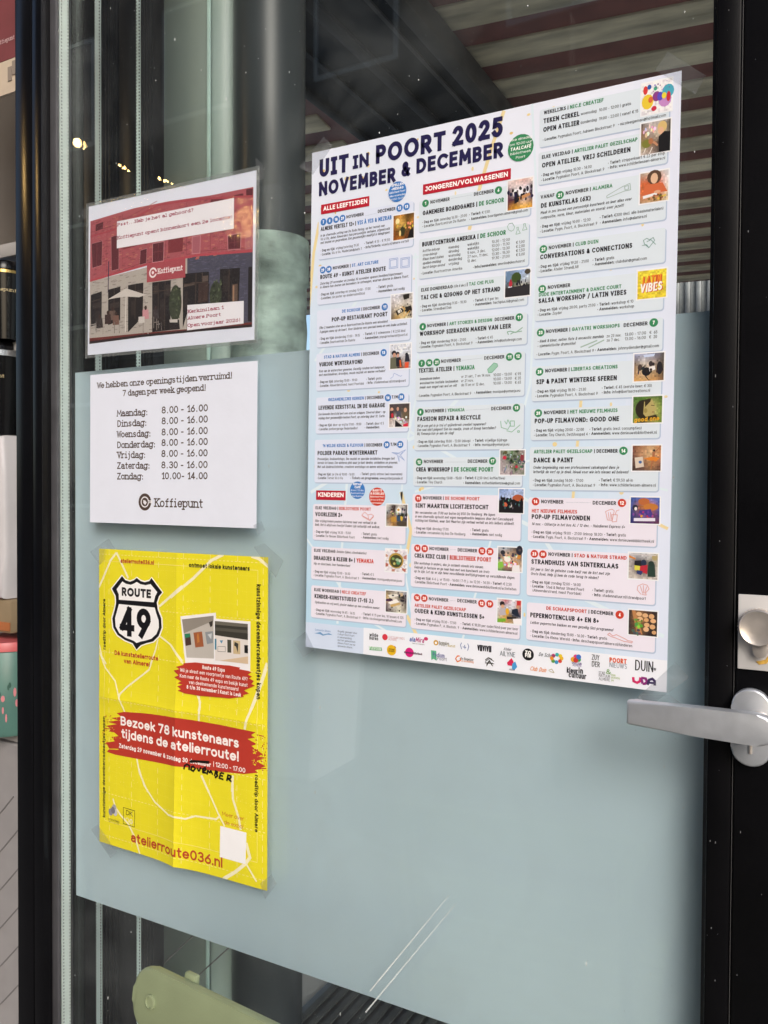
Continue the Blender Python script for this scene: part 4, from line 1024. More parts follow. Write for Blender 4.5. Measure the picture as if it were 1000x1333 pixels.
T|147.8|229.7|106.8|4.9|0.215|0|0|i|#1d1c26|#37895c|WORKSHOP SIERADEN MAKEN VAN LEER
T|147.7|239.0|55.9|3.0|0.11|0|0|s|#26252e|#37895c|• *Dag en tijd:* donderdag 19:00 - 21:00
T|147.4|243.4|63.9|3.0|0.11|0|0|s|#26252e|#37895c|• *Locatie:* Pygmalion Poort, A. Blockstraat 9
T|215.2|239.0|19.4|3.0|0.11|0|0|s|#26252e|#37895c|• *Tarief:* € 45
T|215.3|243.2|51.4|3.0|0.11|0|0|s|#26252e|#37895c|• *Aanmelden:* info@batudesign.com
S|#8fb5a5|1|252.1,236.5 250.7,233.2 254.1,232.8 260.2,234.6 267.5,230.0
S|#8fb5a5|1|254.2,236.0 257.5,234.4 266.9,233.8
E|#37895c|150.8|260.3|4.1|4.1
L|6
T|149.8|262.1|1.9|3.6|.21|0|0|s|#ffffff|#fff|7
L|5
E|#37895c|160.0|260.2|4.1|4.1
L|6
T|158.0|262.0|4.0|3.6|.21|0|0|s|#ffffff|#fff|14
L|5
E|#37895c|169.2|260.1|4.1|4.1
L|6
T|167.2|261.9|4.0|3.6|.21|0|0|s|#ffffff|#fff|21
L|5
E|#37895c|253.8|259.9|4.1|4.1
L|6
T|251.8|261.7|4.0|3.6|.21|0|0|s|#ffffff|#fff|11
L|5
E|#37895c|263.1|259.6|4.1|4.1
L|6
T|261.1|261.4|4.0|3.6|.21|0|0|s|#ffffff|#fff|12
L|5
T|174.6|261.3|23.5|3.7|0.2|0|0|i|#1d1c26|#37895c|NOVEMBER
T|225.2|261.0|22.8|3.7|0.2|0|0|i|#1d1c26|#37895c|DECEMBER
T|147.2|270.6|67.1|4.9|0.215|0|0|i|#1d1c26|#37895c|TEXTIEL ATELIER | ^YEMANJA
P|#9cc9b4|229.3,271.5 236.2,265.1 240.1,266.2 240.7,268.9 234.3,275.1 230.5,275.2
S|#5f9f80|0.6|229.3,271.5 236.2,265.1 240.1,266.2 240.7,268.9 234.3,275.1 230.5,275.2 229.3,271.5
T|148.7|278.9|24.2|3.0|0.13|0.2|0|s|#26252e|#37895c|levensboom maken
T|198.9|279.1|34.1|3.0|0.11|0|0|s|#26252e|#37895c|vr 31 okt., 7 en 14 nov.
T|236.0|279.3|20.7|3.0|0.11|0|0|s|#26252e|#37895c|10:00 - 13:00
T|260.1|279.7|6.6|3.0|0.11|0|0|s|#26252e|#37895c|€ 95
T|148.7|283.6|46.3|3.0|0.13|0.2|0|s|#26252e|#37895c|wenskaarten textiele technieken
T|198.9|283.7|14.4|3.0|0.11|0|0|s|#26252e|#37895c|vr 21 nov.
T|236.0|283.8|20.7|3.0|0.11|0|0|s|#26252e|#37895c|10:00 - 13:00
T|260.2|284.1|6.6|3.0|0.11|0|0|s|#26252e|#37895c|€ 35
T|148.8|288.3|44.8|3.0|0.13|0.2|0|s|#26252e|#37895c|maak een engel van wol en vilt
T|199.0|288.2|27.1|3.0|0.11|0|0|s|#26252e|#37895c|do 11 en vr 12 dec.
T|236.1|288.2|20.7|3.0|0.11|0|0|s|#26252e|#37895c|10:00 - 13:00
T|260.3|288.5|6.6|3.0|0.11|0|0|s|#26252e|#37895c|€ 65
T|146.8|297.6|64.0|3.0|0.11|0|0|s|#26252e|#37895c|• *Locatie:* Pygmalion Poort, A. Blockstraat 9
T|214.4|297.1|51.8|3.0|0.11|0|0|s|#26252e|#37895c|• *Aanmelden:* monique@yemanja.eu
E|#37895c|150.2|314.5|4.1|4.1
L|6
T|149.3|316.3|1.9|3.6|.21|0|0|s|#ffffff|#fff|8
L|5
T|155.9|315.4|47.6|3.7|0.2|0|0|i|#1d1c26|#37895c|NOVEMBER | ^YEMANJA
T|234.2|315.4|22.5|3.7|0.2|0|0|i|#1d1c26|#37895c|DECEMBER
E|#37895c|262.5|313.7|4.1|4.1
L|6
T|260.5|315.5|4.0|3.6|.21|0|0|s|#ffffff|#fff|13
L|5
T|146.6|324.6|75.6|4.9|0.215|0|0|i|#1d1c26|#37895c|FASHION REPAIR & RECYCLE
T|146.4|331.2|81.9|3.0|0.13|0.2|0|s|#26252e|#37895c|Wil je een gat in je trui of spijkerbroek creatief repareren?
T|146.5|335.6|93.2|3.0|0.13|0.2|0|s|#26252e|#37895c|Een saai shirt pimpen? Een los naadje, zoom of knoop herstellen?
T|146.5|340.0|44.4|3.0|0.13|0.2|0|s|#26252e|#37895c|Bij Yemanja kun je aan de slag!
S|#7fb79b|0.7|245.2,327.0 246.1,334.0 253.4,336.2 256.2,331.4 253.2,325.8 251.8,330.6 249.6,327.1
S|#7fb79b|0.7|256.1,327.3 260.5,327.4 260.6,332.9 256.2,332.8 256.1,327.3
S|#7fb79b|0.7|252.0,337.5 257.8,339.0 267.0,331.6
S|#7fb79b|0.7|264.2,337.8 266.1,337.8 266.4,339.4 264.3,339.4 264.2,337.8
T|146.7|348.9|64.3|3.0|0.11|0|0|s|#26252e|#37895c|• *Dag en tijd:* zaterdag 10:00 - 12:00 (inloop)
T|146.8|353.5|63.8|3.0|0.11|0|0|s|#26252e|#37895c|• *Locatie:* Pygmalion Poort, A. Blockstraat 9
T|214.3|348.7|38.5|3.0|0.11|0|0|s|#26252e|#37895c|• *Tarief:* vrijwillige bijdrage
T|214.4|353.3|40.8|3.0|0.11|0|0|s|#26252e|#37895c|• *Info:* monique@yemanja.eu
E|#37895c|149.6|370.3|4.1|4.1
L|6
T|147.6|372.1|4.0|3.6|.21|0|0|s|#ffffff|#fff|12
L|5
T|155.5|371.5|23.4|3.7|0.2|0|0|i|#1d1c26|#37895c|NOVEMBER
T|208.4|371.4|22.7|3.7|0.2|0|0|i|#1d1c26|#37895c|DECEMBER
E|#37895c|236.9|369.5|4.1|4.1
L|6
T|234.9|371.3|4.0|3.6|.21|0|0|s|#ffffff|#fff|17
L|5
T|145.9|380.9|91.9|4.9|0.215|0|0|i|#1d1c26|#37895c|CREA WORKSHOP | ^DE SCHONE POORT
T|145.7|389.4|55.8|3.0|0.11|0|0|s|#26252e|#37895c|• *Dag en tijd:* woensdag 13:00 - 15:00
T|145.8|394.1|32.5|3.0|0.11|0|0|s|#26252e|#37895c|• *Locatie:* Tiny Church
T|203.5|389.1|47.9|3.0|0.11|0|0|s|#26252e|#37895c|• *Tarief:* € 2,50 (incl. koffie/thee)
T|203.6|394.4|64.4|3.0|0.11|0|0|s|#26252e|#37895c|• *Aanmelden:* estherblankenzee@gmail.com
E|#c9402f|149.3|411.0|4.1|4.1
L|6
T|147.3|412.8|4.0|3.6|.21|0|0|s|#ffffff|#fff|11
L|5
T|155.2|412.0|67.6|3.7|0.2|0|0|i|#1d1c26|#c9402f|NOVEMBER | ^DE SCHONE POORT
T|145.9|421.4|87.3|4.9|0.215|0|0|i|#1d1c26|#c9402f|SINT MAARTEN LICHTJESTOCHT
T|145.6|428.2|95.0|3.0|0.13|0.2|0|s|#26252e|#c9402f|We verzamelen om 17:00 uur buiten bij BSO De Hooiberg. We lopen
T|145.7|432.6|115.5|3.0|0.13|0.2|0|s|#26252e|#c9402f|in een sfeervolle optocht met eigen meegebrachte lampions door het Cascadepark
T|145.8|437.1|116.6|3.0|0.13|0.2|0|s|#26252e|#c9402f|richting het Klokhuis, waar Sint Maarten zijn verhaal vertelt en iets lekkers uitdeelt.
T|145.6|445.8|41.4|3.0|0.11|0|0|s|#26252e|#c9402f|• *Dag en tijd:* dinsdag 17:00
T|145.7|450.4|61.2|3.0|0.11|0|0|s|#26252e|#c9402f|• *Locatie:* verzamelen bij bso De Hooiberg
T|212.9|445.4|21.0|3.0|0.11|0|0|s|#26252e|#c9402f|• *Tarief:* gratis
T|213.0|449.7|36.0|3.0|0.11|0|0|s|#26252e|#c9402f|• *Aanmelden:* niet nodig
E|#c9402f|149.2|466.9|4.1|4.1
L|6
T|147.2|468.7|4.0|3.6|.21|0|0|s|#ffffff|#fff|14
L|5
E|#c9402f|158.3|467.0|4.1|4.1
L|6
T|156.3|468.8|4.0|3.6|.21|0|0|s|#ffffff|#fff|15
L|5
E|#c9402f|226.8|466.3|4.1|4.1
L|6
T|224.8|468.1|4.0|3.6|.21|0|0|s|#ffffff|#fff|12
L|5
E|#c9402f|235.9|466.5|4.1|4.1
L|6
T|233.9|468.3|4.0|3.6|.21|0|0|s|#ffffff|#fff|20
L|5
T|164.2|468.3|23.2|3.7|0.2|0|0|i|#1d1c26|#c9402f|NOVEMBER
T|198.4|468.2|22.7|3.7|0.2|0|0|i|#1d1c26|#c9402f|DECEMBER
T|145.8|477.6|91.6|4.9|0.215|0|0|i|#1d1c26|#c9402f|CREA KIDZ CLUB | ^BIBLIOTHEEK POORT
T|145.4|485.0|83.4|3.0|0.13|0.2|0|s|#26252e|#c9402f|Elke workshop is anders, dus je ontdekt steeds iets nieuws.
T|145.5|489.8|90.0|3.0|0.13|0.2|0|s|#26252e|#c9402f|Gebruik je fantasie en ga naar huis met een kunstwerk om trots
T|145.5|494.2|118.8|3.0|0.13|0.2|0|s|#26252e|#c9402f|op te zijn. Let op: er zijn twee verschillende leeftijdsgroepen op verschillende dagen.
T|145.7|501.6|115.3|3.0|0.11|0|0|s|#26252e|#c9402f|• *Dag en tijd:* 4-6 j.: vr 15:00 - 16:00 | 7-11 j.: za 12:30 - 14:30 • *Tarief:* € 2,50
T|145.7|506.3|120.5|3.0|0.11|0|0|s|#26252e|#c9402f|• *Locatie:* Bibliotheek Poort • *Aanmelden:* www.denieuwebibliotheek.nl/activiteiten
E|#c9402f|149.9|522.6|4.1|4.1
L|6
T|147.9|524.4|4.0|3.6|.21|0|0|s|#ffffff|#fff|14
L|5
E|#c9402f|158.9|522.6|4.1|4.1
L|6
T|156.9|524.4|4.0|3.6|.21|0|0|s|#ffffff|#fff|28
L|5
E|#c9402f|227.5|522.9|4.1|4.1
L|6
T|225.5|524.7|4.0|3.6|.21|0|0|s|#ffffff|#fff|12
L|5
E|#c9402f|236.8|522.8|4.1|4.1
L|6
T|234.8|524.6|4.0|3.6|.21|0|0|s|#ffffff|#fff|19
L|5
T|164.5|524.4|23.6|3.7|0.2|0|0|i|#1d1c26|#c9402f|NOVEMBER
T|199.0|523.7|22.7|3.7|0.2|0|0|i|#1d1c26|#c9402f|DECEMBER
T|147.0|533.1|62.3|3.7|0.2|0|0|i|#1d1c26|#c9402f|^ARTELIER PALET GEZELSCHAP
T|147.1|539.8|83.6|4.9|0.215|0|0|i|#1d1c26|#c9402f|OUDER & KIND KUNSTLESSEN 5+
T|147.2|548.4|50.9|3.0|0.11|0|0|s|#26252e|#c9402f|• *Dag en tijd:* vrijdag 15:30 - 17:00
T|147.6|553.1|54.0|3.0|0.11|0|0|s|#26252e|#c9402f|• *Locatie:* Pygmalion P., A. Blockstr. 9
T|203.5|548.3|65.6|3.0|0.11|0|0|s|#26252e|#c9402f|• *Tarief:* € 18,50 per ouder/kind-paar per keer
T|203.6|553.0|64.7|3.0|0.11|0|0|s|#26252e|#c9402f|• *Aanmelden:* www.schilderlessen-almere.nl
T|285.8|13.7|60.9|3.7|0.2|0|0|i|#1d1c26|#37895c|WEKELIJKS | ^NIC.E CREATIEF
T|285.6|22.8|37.2|4.9|0.215|0|0|i|#1d1c26|#37895c|TEKEN CIRKEL
T|324.3|22.5|49.3|3.0|0.11|0|0|s|#26252e|#37895c|woensdag  10:00 - 12:00 | gratis
T|285.5|31.6|37.3|4.9|0.215|0|0|i|#1d1c26|#37895c|OPEN ATELIER
T|324.1|31.2|56.5|3.0|0.11|0|0|s|#26252e|#37895c|donderdag  19:00 - 22:00 | vanaf € 15
T|285.3|40.8|72.8|3.0|0.11|0|0|s|#26252e|#37895c|• *Locatie:* Pygmalion Poort, Adriaen Blockstraat 9
T|361.7|40.4|44.9|3.0|0.11|0|0|s|#26252e|#37895c|• nicoleeigeman@hotmail.com
T|284.7|58.8|95.8|3.7|0.2|0|0|i|#1d1c26|#37895c|ELKE VRIJDAG | ^ARTELIER PALET GEZELSCHAP
T|284.9|67.9|89.1|4.9|0.215|0|0|i|#1d1c26|#37895c|OPEN ATELIER, VRIJ SCHILDEREN
T|284.4|76.8|51.9|3.0|0.11|0|0|s|#26252e|#37895c|• *Dag en tijd:* vrijdag 10:30 - 14:00
T|284.5|81.7|64.4|3.0|0.11|0|0|s|#26252e|#37895c|• *Locatie:* Pygmalion Poort, A. Blockstraat 9
T|352.5|76.4|53.9|3.0|0.11|0|0|s|#26252e|#37895c|• *Tarief:* strippenkaart € 22 per strip
T|352.6|81.0|54.1|3.0|0.11|0|0|s|#26252e|#37895c|• *Info:* www.schilderlessen-almere.nl
T|284.2|99.5|14.6|3.7|0.2|0|0|i|#1d1c26|#37895c|VANAF
E|#37895c|304.5|98.8|4.1|4.1
L|6
T|302.5|100.6|4.0|3.6|.21|0|0|s|#ffffff|#fff|21
L|5
T|310.5|99.6|46.8|3.7|0.2|0|0|i|#1d1c26|#37895c|NOVEMBER | ^ALAMIRA
T|284.7|109.0|51.4|4.9|0.215|0|0|i|#1d1c26|#37895c|DE KUNSTKLAS (6X)
T|284.3|115.2|91.8|3.0|0.13|0.2|0|s|#26252e|#37895c|Maak in zes lessen een persoonlijk kunstwerk en leer alles over
T|284.4|120.3|84.1|3.0|0.13|0.2|0|s|#26252e|#37895c|compositie, vorm, kleur, materialen en vooral: over jezelf!
S|#9fb7b2|0.6|351.9,107.1 367.0,100.6 374.3,98.5 375.1,104.9 368.6,105.3 352.3,109.4 351.9,107.1
S|#9fb7b2|0.6|369.2,100.9 372.8,100.3 373.2,103.8 369.7,104.3 369.2,100.9
T|284.5|129.4|51.8|3.0|0.11|0|0|s|#26252e|#37895c|• *Dag en tijd:* vrijdag 10:00 - 12:30
T|284.3|134.3|58.8|3.0|0.11|0|0|s|#26252e|#37895c|• *Locatie:* Pygm. Poort, A. Blockstraat 9
T|345.6|128.8|60.8|3.0|0.11|0|0|s|#26252e|#37895c|• *Tarief:* €300 (incl. alle basismaterialen)
T|345.9|134.1|45.0|3.0|0.11|0|0|s|#26252e|#37895c|• *Aanmelden:* info@alamira.nl
E|#37895c|288.2|151.4|4.1|4.1
L|6
T|286.2|153.2|4.0|3.6|.21|0|0|s|#ffffff|#fff|21
L|5
T|293.9|152.6|50.7|3.7|0.2|0|0|i|#1d1c26|#37895c|NOVEMBER | ^CLUB DUIN
T|284.9|161.6|92.9|4.9|0.215|0|0|i|#1d1c26|#37895c|CONVERSATIONS & CONNECTIONS
T|283.8|170.5|51.7|3.0|0.11|0|0|s|#26252e|#37895c|• *Dag en tijd:* vrijdag 19:20 - 21:00
T|283.9|175.0|41.3|3.0|0.11|0|0|s|#26252e|#37895c|• *Locatie:* Atelier StrandLAB
T|339.4|170.3|21.3|3.0|0.11|0|0|s|#26252e|#37895c|• *Tarief:* gratis
T|339.5|174.8|52.5|3.0|0.11|0|0|s|#26252e|#37895c|• *Aanmelden:* clubduin@gmail.com
S|#6f9a93|0.6|387.2,160.7 391.5,160.5 393.7,163.6 398.9,157.3 397.5,154.3 394.2,156.0 391.4,154.2 388.4,155.9 389.5,159.5 393.7,163.6
S|#6f9a93|0.6|391.5,157.7 395.5,156.1 400.0,161.3
E|#37895c|287.8|192.2|4.1|4.1
L|6
T|285.8|194.0|4.0|3.6|.21|0|0|s|#ffffff|#fff|22
L|5
T|293.8|193.1|23.2|3.7|0.2|0|0|i|#1d1c26|#37895c|NOVEMBER
T|284.4|199.8|83.9|3.7|0.2|0|0|i|#1d1c26|#37895c|^DUDE ENTERTAINMENT & DANCE COURT
T|284.2|206.6|89.0|4.9|0.215|0|0|i|#1d1c26|#37895c|SALSA WORKSHOP / LATIN VIBES
T|283.9|215.3|59.2|3.0|0.11|0|0|s|#26252e|#37895c|• *Dag en tijd:* vrijdag 20:00, party 21:00
T|283.6|219.8|25.4|3.0|0.11|0|0|s|#26252e|#37895c|• *Locatie:* Zuyder
T|345.0|215.2|35.2|3.0|0.11|0|0|s|#26252e|#37895c|• *Tarief:* workshop € 10
T|345.1|219.9|35.8|3.0|0.11|0|0|s|#26252e|#37895c|• *Aanmelden:* workshop
E|#37895c|287.1|236.9|4.1|4.1
L|6
T|285.1|238.7|4.0|3.6|.21|0|0|s|#ffffff|#fff|23
L|5
T|292.8|238.1|74.7|3.7|0.2|0|0|i|#1d1c26|#37895c|NOVEMBER | ^GAYATRI WORKSHOPS
T|371.4|238.3|22.7|3.7|0.2|0|0|i|#1d1c26|#37895c|DECEMBER
E|#37895c|399.9|236.3|4.1|4.1
L|6
T|398.9|238.1|1.9|3.6|.21|0|0|s|#ffffff|#fff|7
L|5
T|284.0|247.2|67.8|3.0|0.13|0.2|0|s|#26252e|#37895c|- klank & kleur, native flute & encaustic mandala
T|283.8|252.0|39.7|3.0|0.13|0.2|0|s|#26252e|#37895c|- sjamanistische drumcirkel
T|355.0|247.3|14.1|3.0|0.11|0|0|s|#26252e|#37895c|zo 23 nov.
T|355.1|251.5|12.7|3.0|0.11|0|0|s|#26252e|#37895c|zo 7 dec.
T|372.7|247.1|20.2|3.0|0.11|0|0|s|#26252e|#37895c|13.00 - 17.00
T|372.8|251.5|20.0|3.0|0.11|0|0|s|#26252e|#37895c|13.00 - 16.00
T|396.2|247.0|7.3|3.0|0.11|0|0|s|#26252e|#37895c|€  65
T|396.0|251.4|7.3|3.0|0.11|0|0|s|#26252e|#37895c|€  20
T|283.3|260.7|59.2|3.0|0.11|0|0|s|#26252e|#37895c|• *Locatie:* Pygm. Poort, A. Blockstraat 9
T|343.9|260.2|61.3|3.0|0.11|0|0|s|#26252e|#37895c|• *Aanmelden:* johnnydiender@gmail.com
S|#9fbab0|1.2|329.0,255.1 345.7,249.4
S|#9fbab0|1.2|337.1,256.1 352.6,249.5
E|#37895c|286.8|277.4|4.1|4.1
L|6
T|284.8|279.2|4.0|3.6|.21|0|0|s|#ffffff|#fff|28
L|5
T|292.9|278.5|73.5|3.7|0.2|0|0|i|#1d1c26|#37895c|NOVEMBER | ^LIBERTAS CREATIONS
T|283.6|290.1|82.2|4.9|0.215|0|0|i|#1d1c26|#37895c|SIP & PAINT WINTERSE SFEREN
T|283.1|299.0|52.4|3.0|0.11|0|0|s|#26252e|#37895c|• *Dag en tijd:* vrijdag 18:30 - 21:30
T|282.9|303.8|64.4|3.0|0.11|0|0|s|#26252e|#37895c|• *Locatie:* Pygmalion Poort, A. Blockstraat 9
T|351.4|298.4|48.1|3.0|0.11|0|0|s|#26252e|#37895c|• *Tarief:* € 45 (eerste keer: € 30)
T|351.5|303.0|46.4|3.0|0.11|0|0|s|#26252e|#37895c|• *Info:* info@libertascreations.nl
E|#37895c|286.3|320.1|4.1|4.1
L|6
T|284.3|321.9|4.0|3.6|.21|0|0|s|#ffffff|#fff|28
L|5
T|292.4|321.6|74.9|3.7|0.2|0|0|i|#1d1c26|#37895c|NOVEMBER | ^HET NIEUWE FILMHUIS
T|282.7|330.6|86.2|4.9|0.215|0|0|i|#1d1c26|#37895c|POP-UP FILMAVOND: GOOD ONE
T|282.6|339.4|51.6|3.0|0.11|0|0|s|#26252e|#37895c|• *Dag en tijd:* vrijdag 20:00 - 22:00
T|282.3|344.2|55.9|3.0|0.11|0|0|s|#26252e|#37895c|• *Locatie:* Tiny Church, Dettifosspad 4
T|340.0|339.3|50.8|3.0|0.11|0|0|s|#26252e|#37895c|• *Tarief:* gratis (excl. consumpties)
T|339.8|343.8|65.2|3.0|0.11|0|0|s|#26252e|#37895c|• *Aanmelden:* www.denieuwebibliotheek.nl
T|282.4|361.8|85.8|3.7|0.2|0|0|i|#1d1c26|#37895c|^ARTELIER PALET GEZELSCHAP^ | DECEMBER
E|#37895c|373.9|360.0|4.1|4.1
L|6
T|371.9|361.8|4.0|3.6|.21|0|0|s|#ffffff|#fff|14
L|5
T|282.5|371.2|41.3|4.9|0.215|0|0|i|#1d1c26|#37895c|DANCE & PAINT
T|282.0|377.8|87.9|3.0|0.13|0.2|0|s|#26252e|#37895c|Onder begeleiding van een professioneel salsakoppel dans je
T|282.1|382.4|96.8|3.0|0.13|0.2|0|s|#26252e|#37895c|letterlijk de verf op je doek. Ideaal voor wie iets nieuws wil beleven!
T|282.1|391.1|52.5|3.0|0.11|0|0|s|#26252e|#37895c|• *Dag en tijd:* zondag 14:00 - 17:00
T|282.2|395.9|64.5|3.0|0.11|0|0|s|#26252e|#37895c|• *Locatie:* Pygmalion Poort, A. Blockstraat 9
T|350.5|390.5|33.1|3.0|0.11|0|0|s|#26252e|#37895c|• *Tarief:* € 59,50 all-in
T|350.6|395.2|54.8|3.0|0.11|0|0|s|#26252e|#37895c|• *Info:* www.schilderlessen-almere.nl
E|#c9402f|285.3|411.8|4.1|4.1
L|6
T|283.3|413.6|4.0|3.6|.21|0|0|s|#ffffff|#fff|14
L|5
T|291.4|413.5|23.3|3.7|0.2|0|0|i|#1d1c26|#c9402f|NOVEMBER
T|344.8|413.7|23.1|3.7|0.2|0|0|i|#1d1c26|#c9402f|DECEMBER
E|#c9402f|373.6|411.5|4.1|4.1
L|6
T|371.6|413.3|4.0|3.6|.21|0|0|s|#ffffff|#fff|12
L|5
T|281.5|423.3|47.6|3.7|0.2|0|0|i|#1d1c26|#c9402f|^HET NIEUWE FILMHUIS
T|281.5|430.0|60.8|4.9|0.215|0|0|i|#1d1c26|#c9402f|POP-UP FILMAVONDEN
T|281.6|436.6|95.3|3.0|0.13|0.2|0|s|#26252e|#c9402f|14 nov. - Olifantje in het bos AL / 12 dec. - Huisdieren Express 6+
T|281.8|445.0|73.4|3.0|0.11|0|0|s|#26252e|#c9402f|• *Dag en tijd:* vrijdag 19:00 - 21:00 (inloop 18:30)
T|357.1|444.7|21.0|3.0|0.11|0|0|s|#26252e|#c9402f|• *Tarief:* gratis
T|281.9|449.8|56.8|3.0|0.11|0|0|s|#26252e|#c9402f|• *Locatie:* Pygm. Poort, A. Blockstraat 9
T|340.0|449.7|64.9|3.0|0.11|0|0|s|#26252e|#c9402f|• *Aanmelden:* www.denieuwebibliotheek.nl
S|#d79b98|0.6|357.8,420.4 359.8,428.8 364.6,429.1 366.3,419.4 364.1,417.9 361.1,418.8 357.8,420.4
S|#d79b98|0.6|363.9,423.3 364.6,430.6 368.8,430.0 369.4,423.4 363.9,423.3
S|#d79b98|0.6|367.2,423.2 368.6,419.3 371.3,418.4
S|#d79b98|0.6|360.4,421.1 361.6,428.3
S|#d79b98|0.6|362.6,421.0 363.4,428.2
E|#c9402f|285.2|466.4|4.1|4.1
L|6
T|283.2|468.2|4.0|3.6|.21|0|0|s|#ffffff|#fff|23
L|5
E|#c9402f|294.3|466.4|4.1|4.1
L|6
T|292.3|468.2|4.0|3.6|.21|0|0|s|#ffffff|#fff|30
L|5
T|300.2|467.6|79.2|3.7|0.2|0|0|i|#1d1c26|#c9402f|NOVEMBER | ^STAD & NATUUR STRAND
T|282.1|476.9|89.4|4.9|0.215|0|0|i|#1d1c26|#c9402f|STRANDHUIS VAN SINTERKLAAS
T|281.5|483.8|81.7|3.0|0.13|0.2|0|s|#26252e|#c9402f|Dit jaar is Sint de geheime code kwijt van de kist met zijn
T|281.6|488.6|70.5|3.0|0.13|0.2|0|s|#26252e|#c9402f|Grote Boek. Help jij hem de code terug te vinden?
T|281.8|497.0|52.5|3.0|0.11|0|0|s|#26252e|#c9402f|• *Dag en tijd:* zondag 12:00 - 16:00
T|281.9|501.5|56.0|3.0|0.11|0|0|s|#26252e|#c9402f|• *Locatie:*  Stad & Natuur Strand Poort
T|284.0|505.9|51.2|3.0|0.11|0|0|s|#26252e|#c9402f|(Almeerderstrand, naast Poortdok)
T|346.2|501.2|21.1|3.0|0.11|0|0|s|#26252e|#c9402f|• *Tarief:* gratis
T|346.3|505.9|52.4|3.0|0.11|0|0|s|#26252e|#c9402f|• *Info:* stadennatuur.nl/strandpoort
S|#d79b98|0.6|394.0,500.7 390.2,496.5 390.9,492.6 395.2,490.3 399.5,491.2 401.5,494.8 398.3,498.9 399.0,501.1 394.7,500.7
S|#d79b98|0.6|395.7,499.8 393.0,492.5
S|#d79b98|0.6|396.5,499.5 395.9,491.5
S|#d79b98|0.6|397.4,499.4 399.3,492.7
T|299.1|523.8|68.5|3.7|0.2|0|0|i|#1d1c26|#c9402f|^DE SCHAAPSPOORT^ | DECEMBER
E|#c9402f|373.9|522.5|4.1|4.1
L|6
T|373.0|524.3|1.9|3.6|.21|0|0|s|#ffffff|#fff|4
L|5
T|282.1|532.9|71.4|4.9|0.215|0|0|i|#1d1c26|#c9402f|PEPERNOTENCLUB 4+ EN 8+
T|282.3|539.7|85.4|3.0|0.13|0.2|0|s|#26252e|#c9402f|Lekker pepernoten bakken en een gezellig Sint-programma!
T|282.8|548.8|79.3|3.0|0.11|0|0|s|#26252e|#c9402f|• *Dag en tijd:* donderdag 15:00 - 16:30 • *Tarief:* gratis
T|282.9|553.6|103.8|3.0|0.11|0|0|s|#26252e|#c9402f|• *Locatie:* De Kleine Wereld • *Info:* deschaapspoortalmere.nl/kinderen
S|#d79b98|0.7|362.5,543.5 364.4,541.7 367.5,544.2 371.2,542.6 380.2,546.2 382.5,547.5 386.9,547.7 386.2,549.3 382.1,548.7 378.8,548.6 369.8,545.8 367.1,545.3 362.5,543.5
D|#9aa9b8|.5|20|.4|183.4|83.0|207.9|83.0
D|#9aa9b8|.5|20|.4|199.8|259.9|223.5|259.1
D|#9aa9b8|.5|20|.4|205.3|314.3|232.4|313.7
D|#9aa9b8|.5|20|.4|181.4|370.4|206.3|370.4
D|#9aa9b8|.5|20|.4|189.3|466.4|196.5|466.3
D|#9aa9b8|.5|20|.4|189.9|522.8|197.1|522.5
D|#9aa9b8|.5|20|.4|317.6|412.0|343.2|411.9
D|#9aa9b8|.5|20|.4|75.4|85.7|90.1|85.1
T|13.4|573.0|22.1|2.6|0.1|0|0|s|#4f86b8|#000|Gemeente Almere
P|#6f9dcb|12.4,576.3 21.3,573.8 25.4,576.3 33.4,574.1 38.8,575.8 30.8,576.2 24.9,578.0 20.0,576.4 12.4,576.3
T|45.6|571.5|26.8|2.3|0.1|0|0|s|#3b4a66|#000|Mogelijk gemaakt door
T|45.7|575.0|23.0|2.3|0.1|0|0|s|#3b4a66|#000|Cultuur Oost Poort
T|45.7|578.5|19.2|2.3|0.1|0|0|s|#3b4a66|#000|in samenwerking
T|45.8|582.0|24.3|2.3|0.1|0|0|s|#3b4a66|#000|met het gebiedsteam
T|45.8|585.5|24.3|2.3|0.1|0|0|s|#3b4a66|#000|Almere Poort van de
T|45.9|589.0|20.5|2.3|0.1|0|0|s|#3b4a66|#000|gemeente Almere.
T|89.1|572.3|11.5|4.2|0.18|0|0|s|#1d1c26|#000|wilde
T|89.1|576.0|11.5|4.2|0.18|0|0|s|#1d1c26|#000|buren
E|#d43a4a|109.6|571.2|3.6|3.6
T|114.0|571.8|20.9|2.6|0.1|0|0|s|#c78f94|#000|CULTUURFONDS
T|114.1|574.2|10.8|2.6|0.1|0|0|s|#c78f94|#000|ALMERE
T|141.0|572.8|18.2|5.4|0.16|0.2|0|s|#b0307a|#3553a8|^ala^Mira
E|#c9356a|161.8|567.9|2.6|2
T|145.1|575.3|14.9|1.6|0.12|0|0|s|#777|#000|kunst en community
E|#c99a2a|174.1|571.0|3|3
E|#f4f4f8|174.1|571.2|1.4|1.4
T|177.8|571.7|12.1|3.0|0.13|0|0|s|#57502f|#000|Pygmalion
T|177.9|574.0|19.5|3.0|0.13|0|0|s|#57502f|#b9a43a|Poort ^kunst
S|#4d6aa8|0.7|205.0,567.8 203.7,570.5 205.1,574.9
S|#4d6aa8|0.7|212.1,567.9 213.5,571.0 212.2,575.7
S|#4d6aa8|0.7|206.4,572.2 210.4,572.4
S|#4d6aa8|0.7|208.6,569.9 209.1,574.4
T|223.6|574.4|15.8|6.5|0.25|0|0|s|#1d1c26|#000|V||VIV||
P|#2f9a55|88.7,584.0 105.3,583.7 105.9,587.6 89.3,588.2
L|7
T|89.3|587.3|15.5|3.4|0.2|0|0|s|#e9f5ec|#000|FLEVOUR
L|6
E|#e6b71f|118.4|585.3|6|6
E|#8a3b2a|122.0|582.2|2|2
L|7
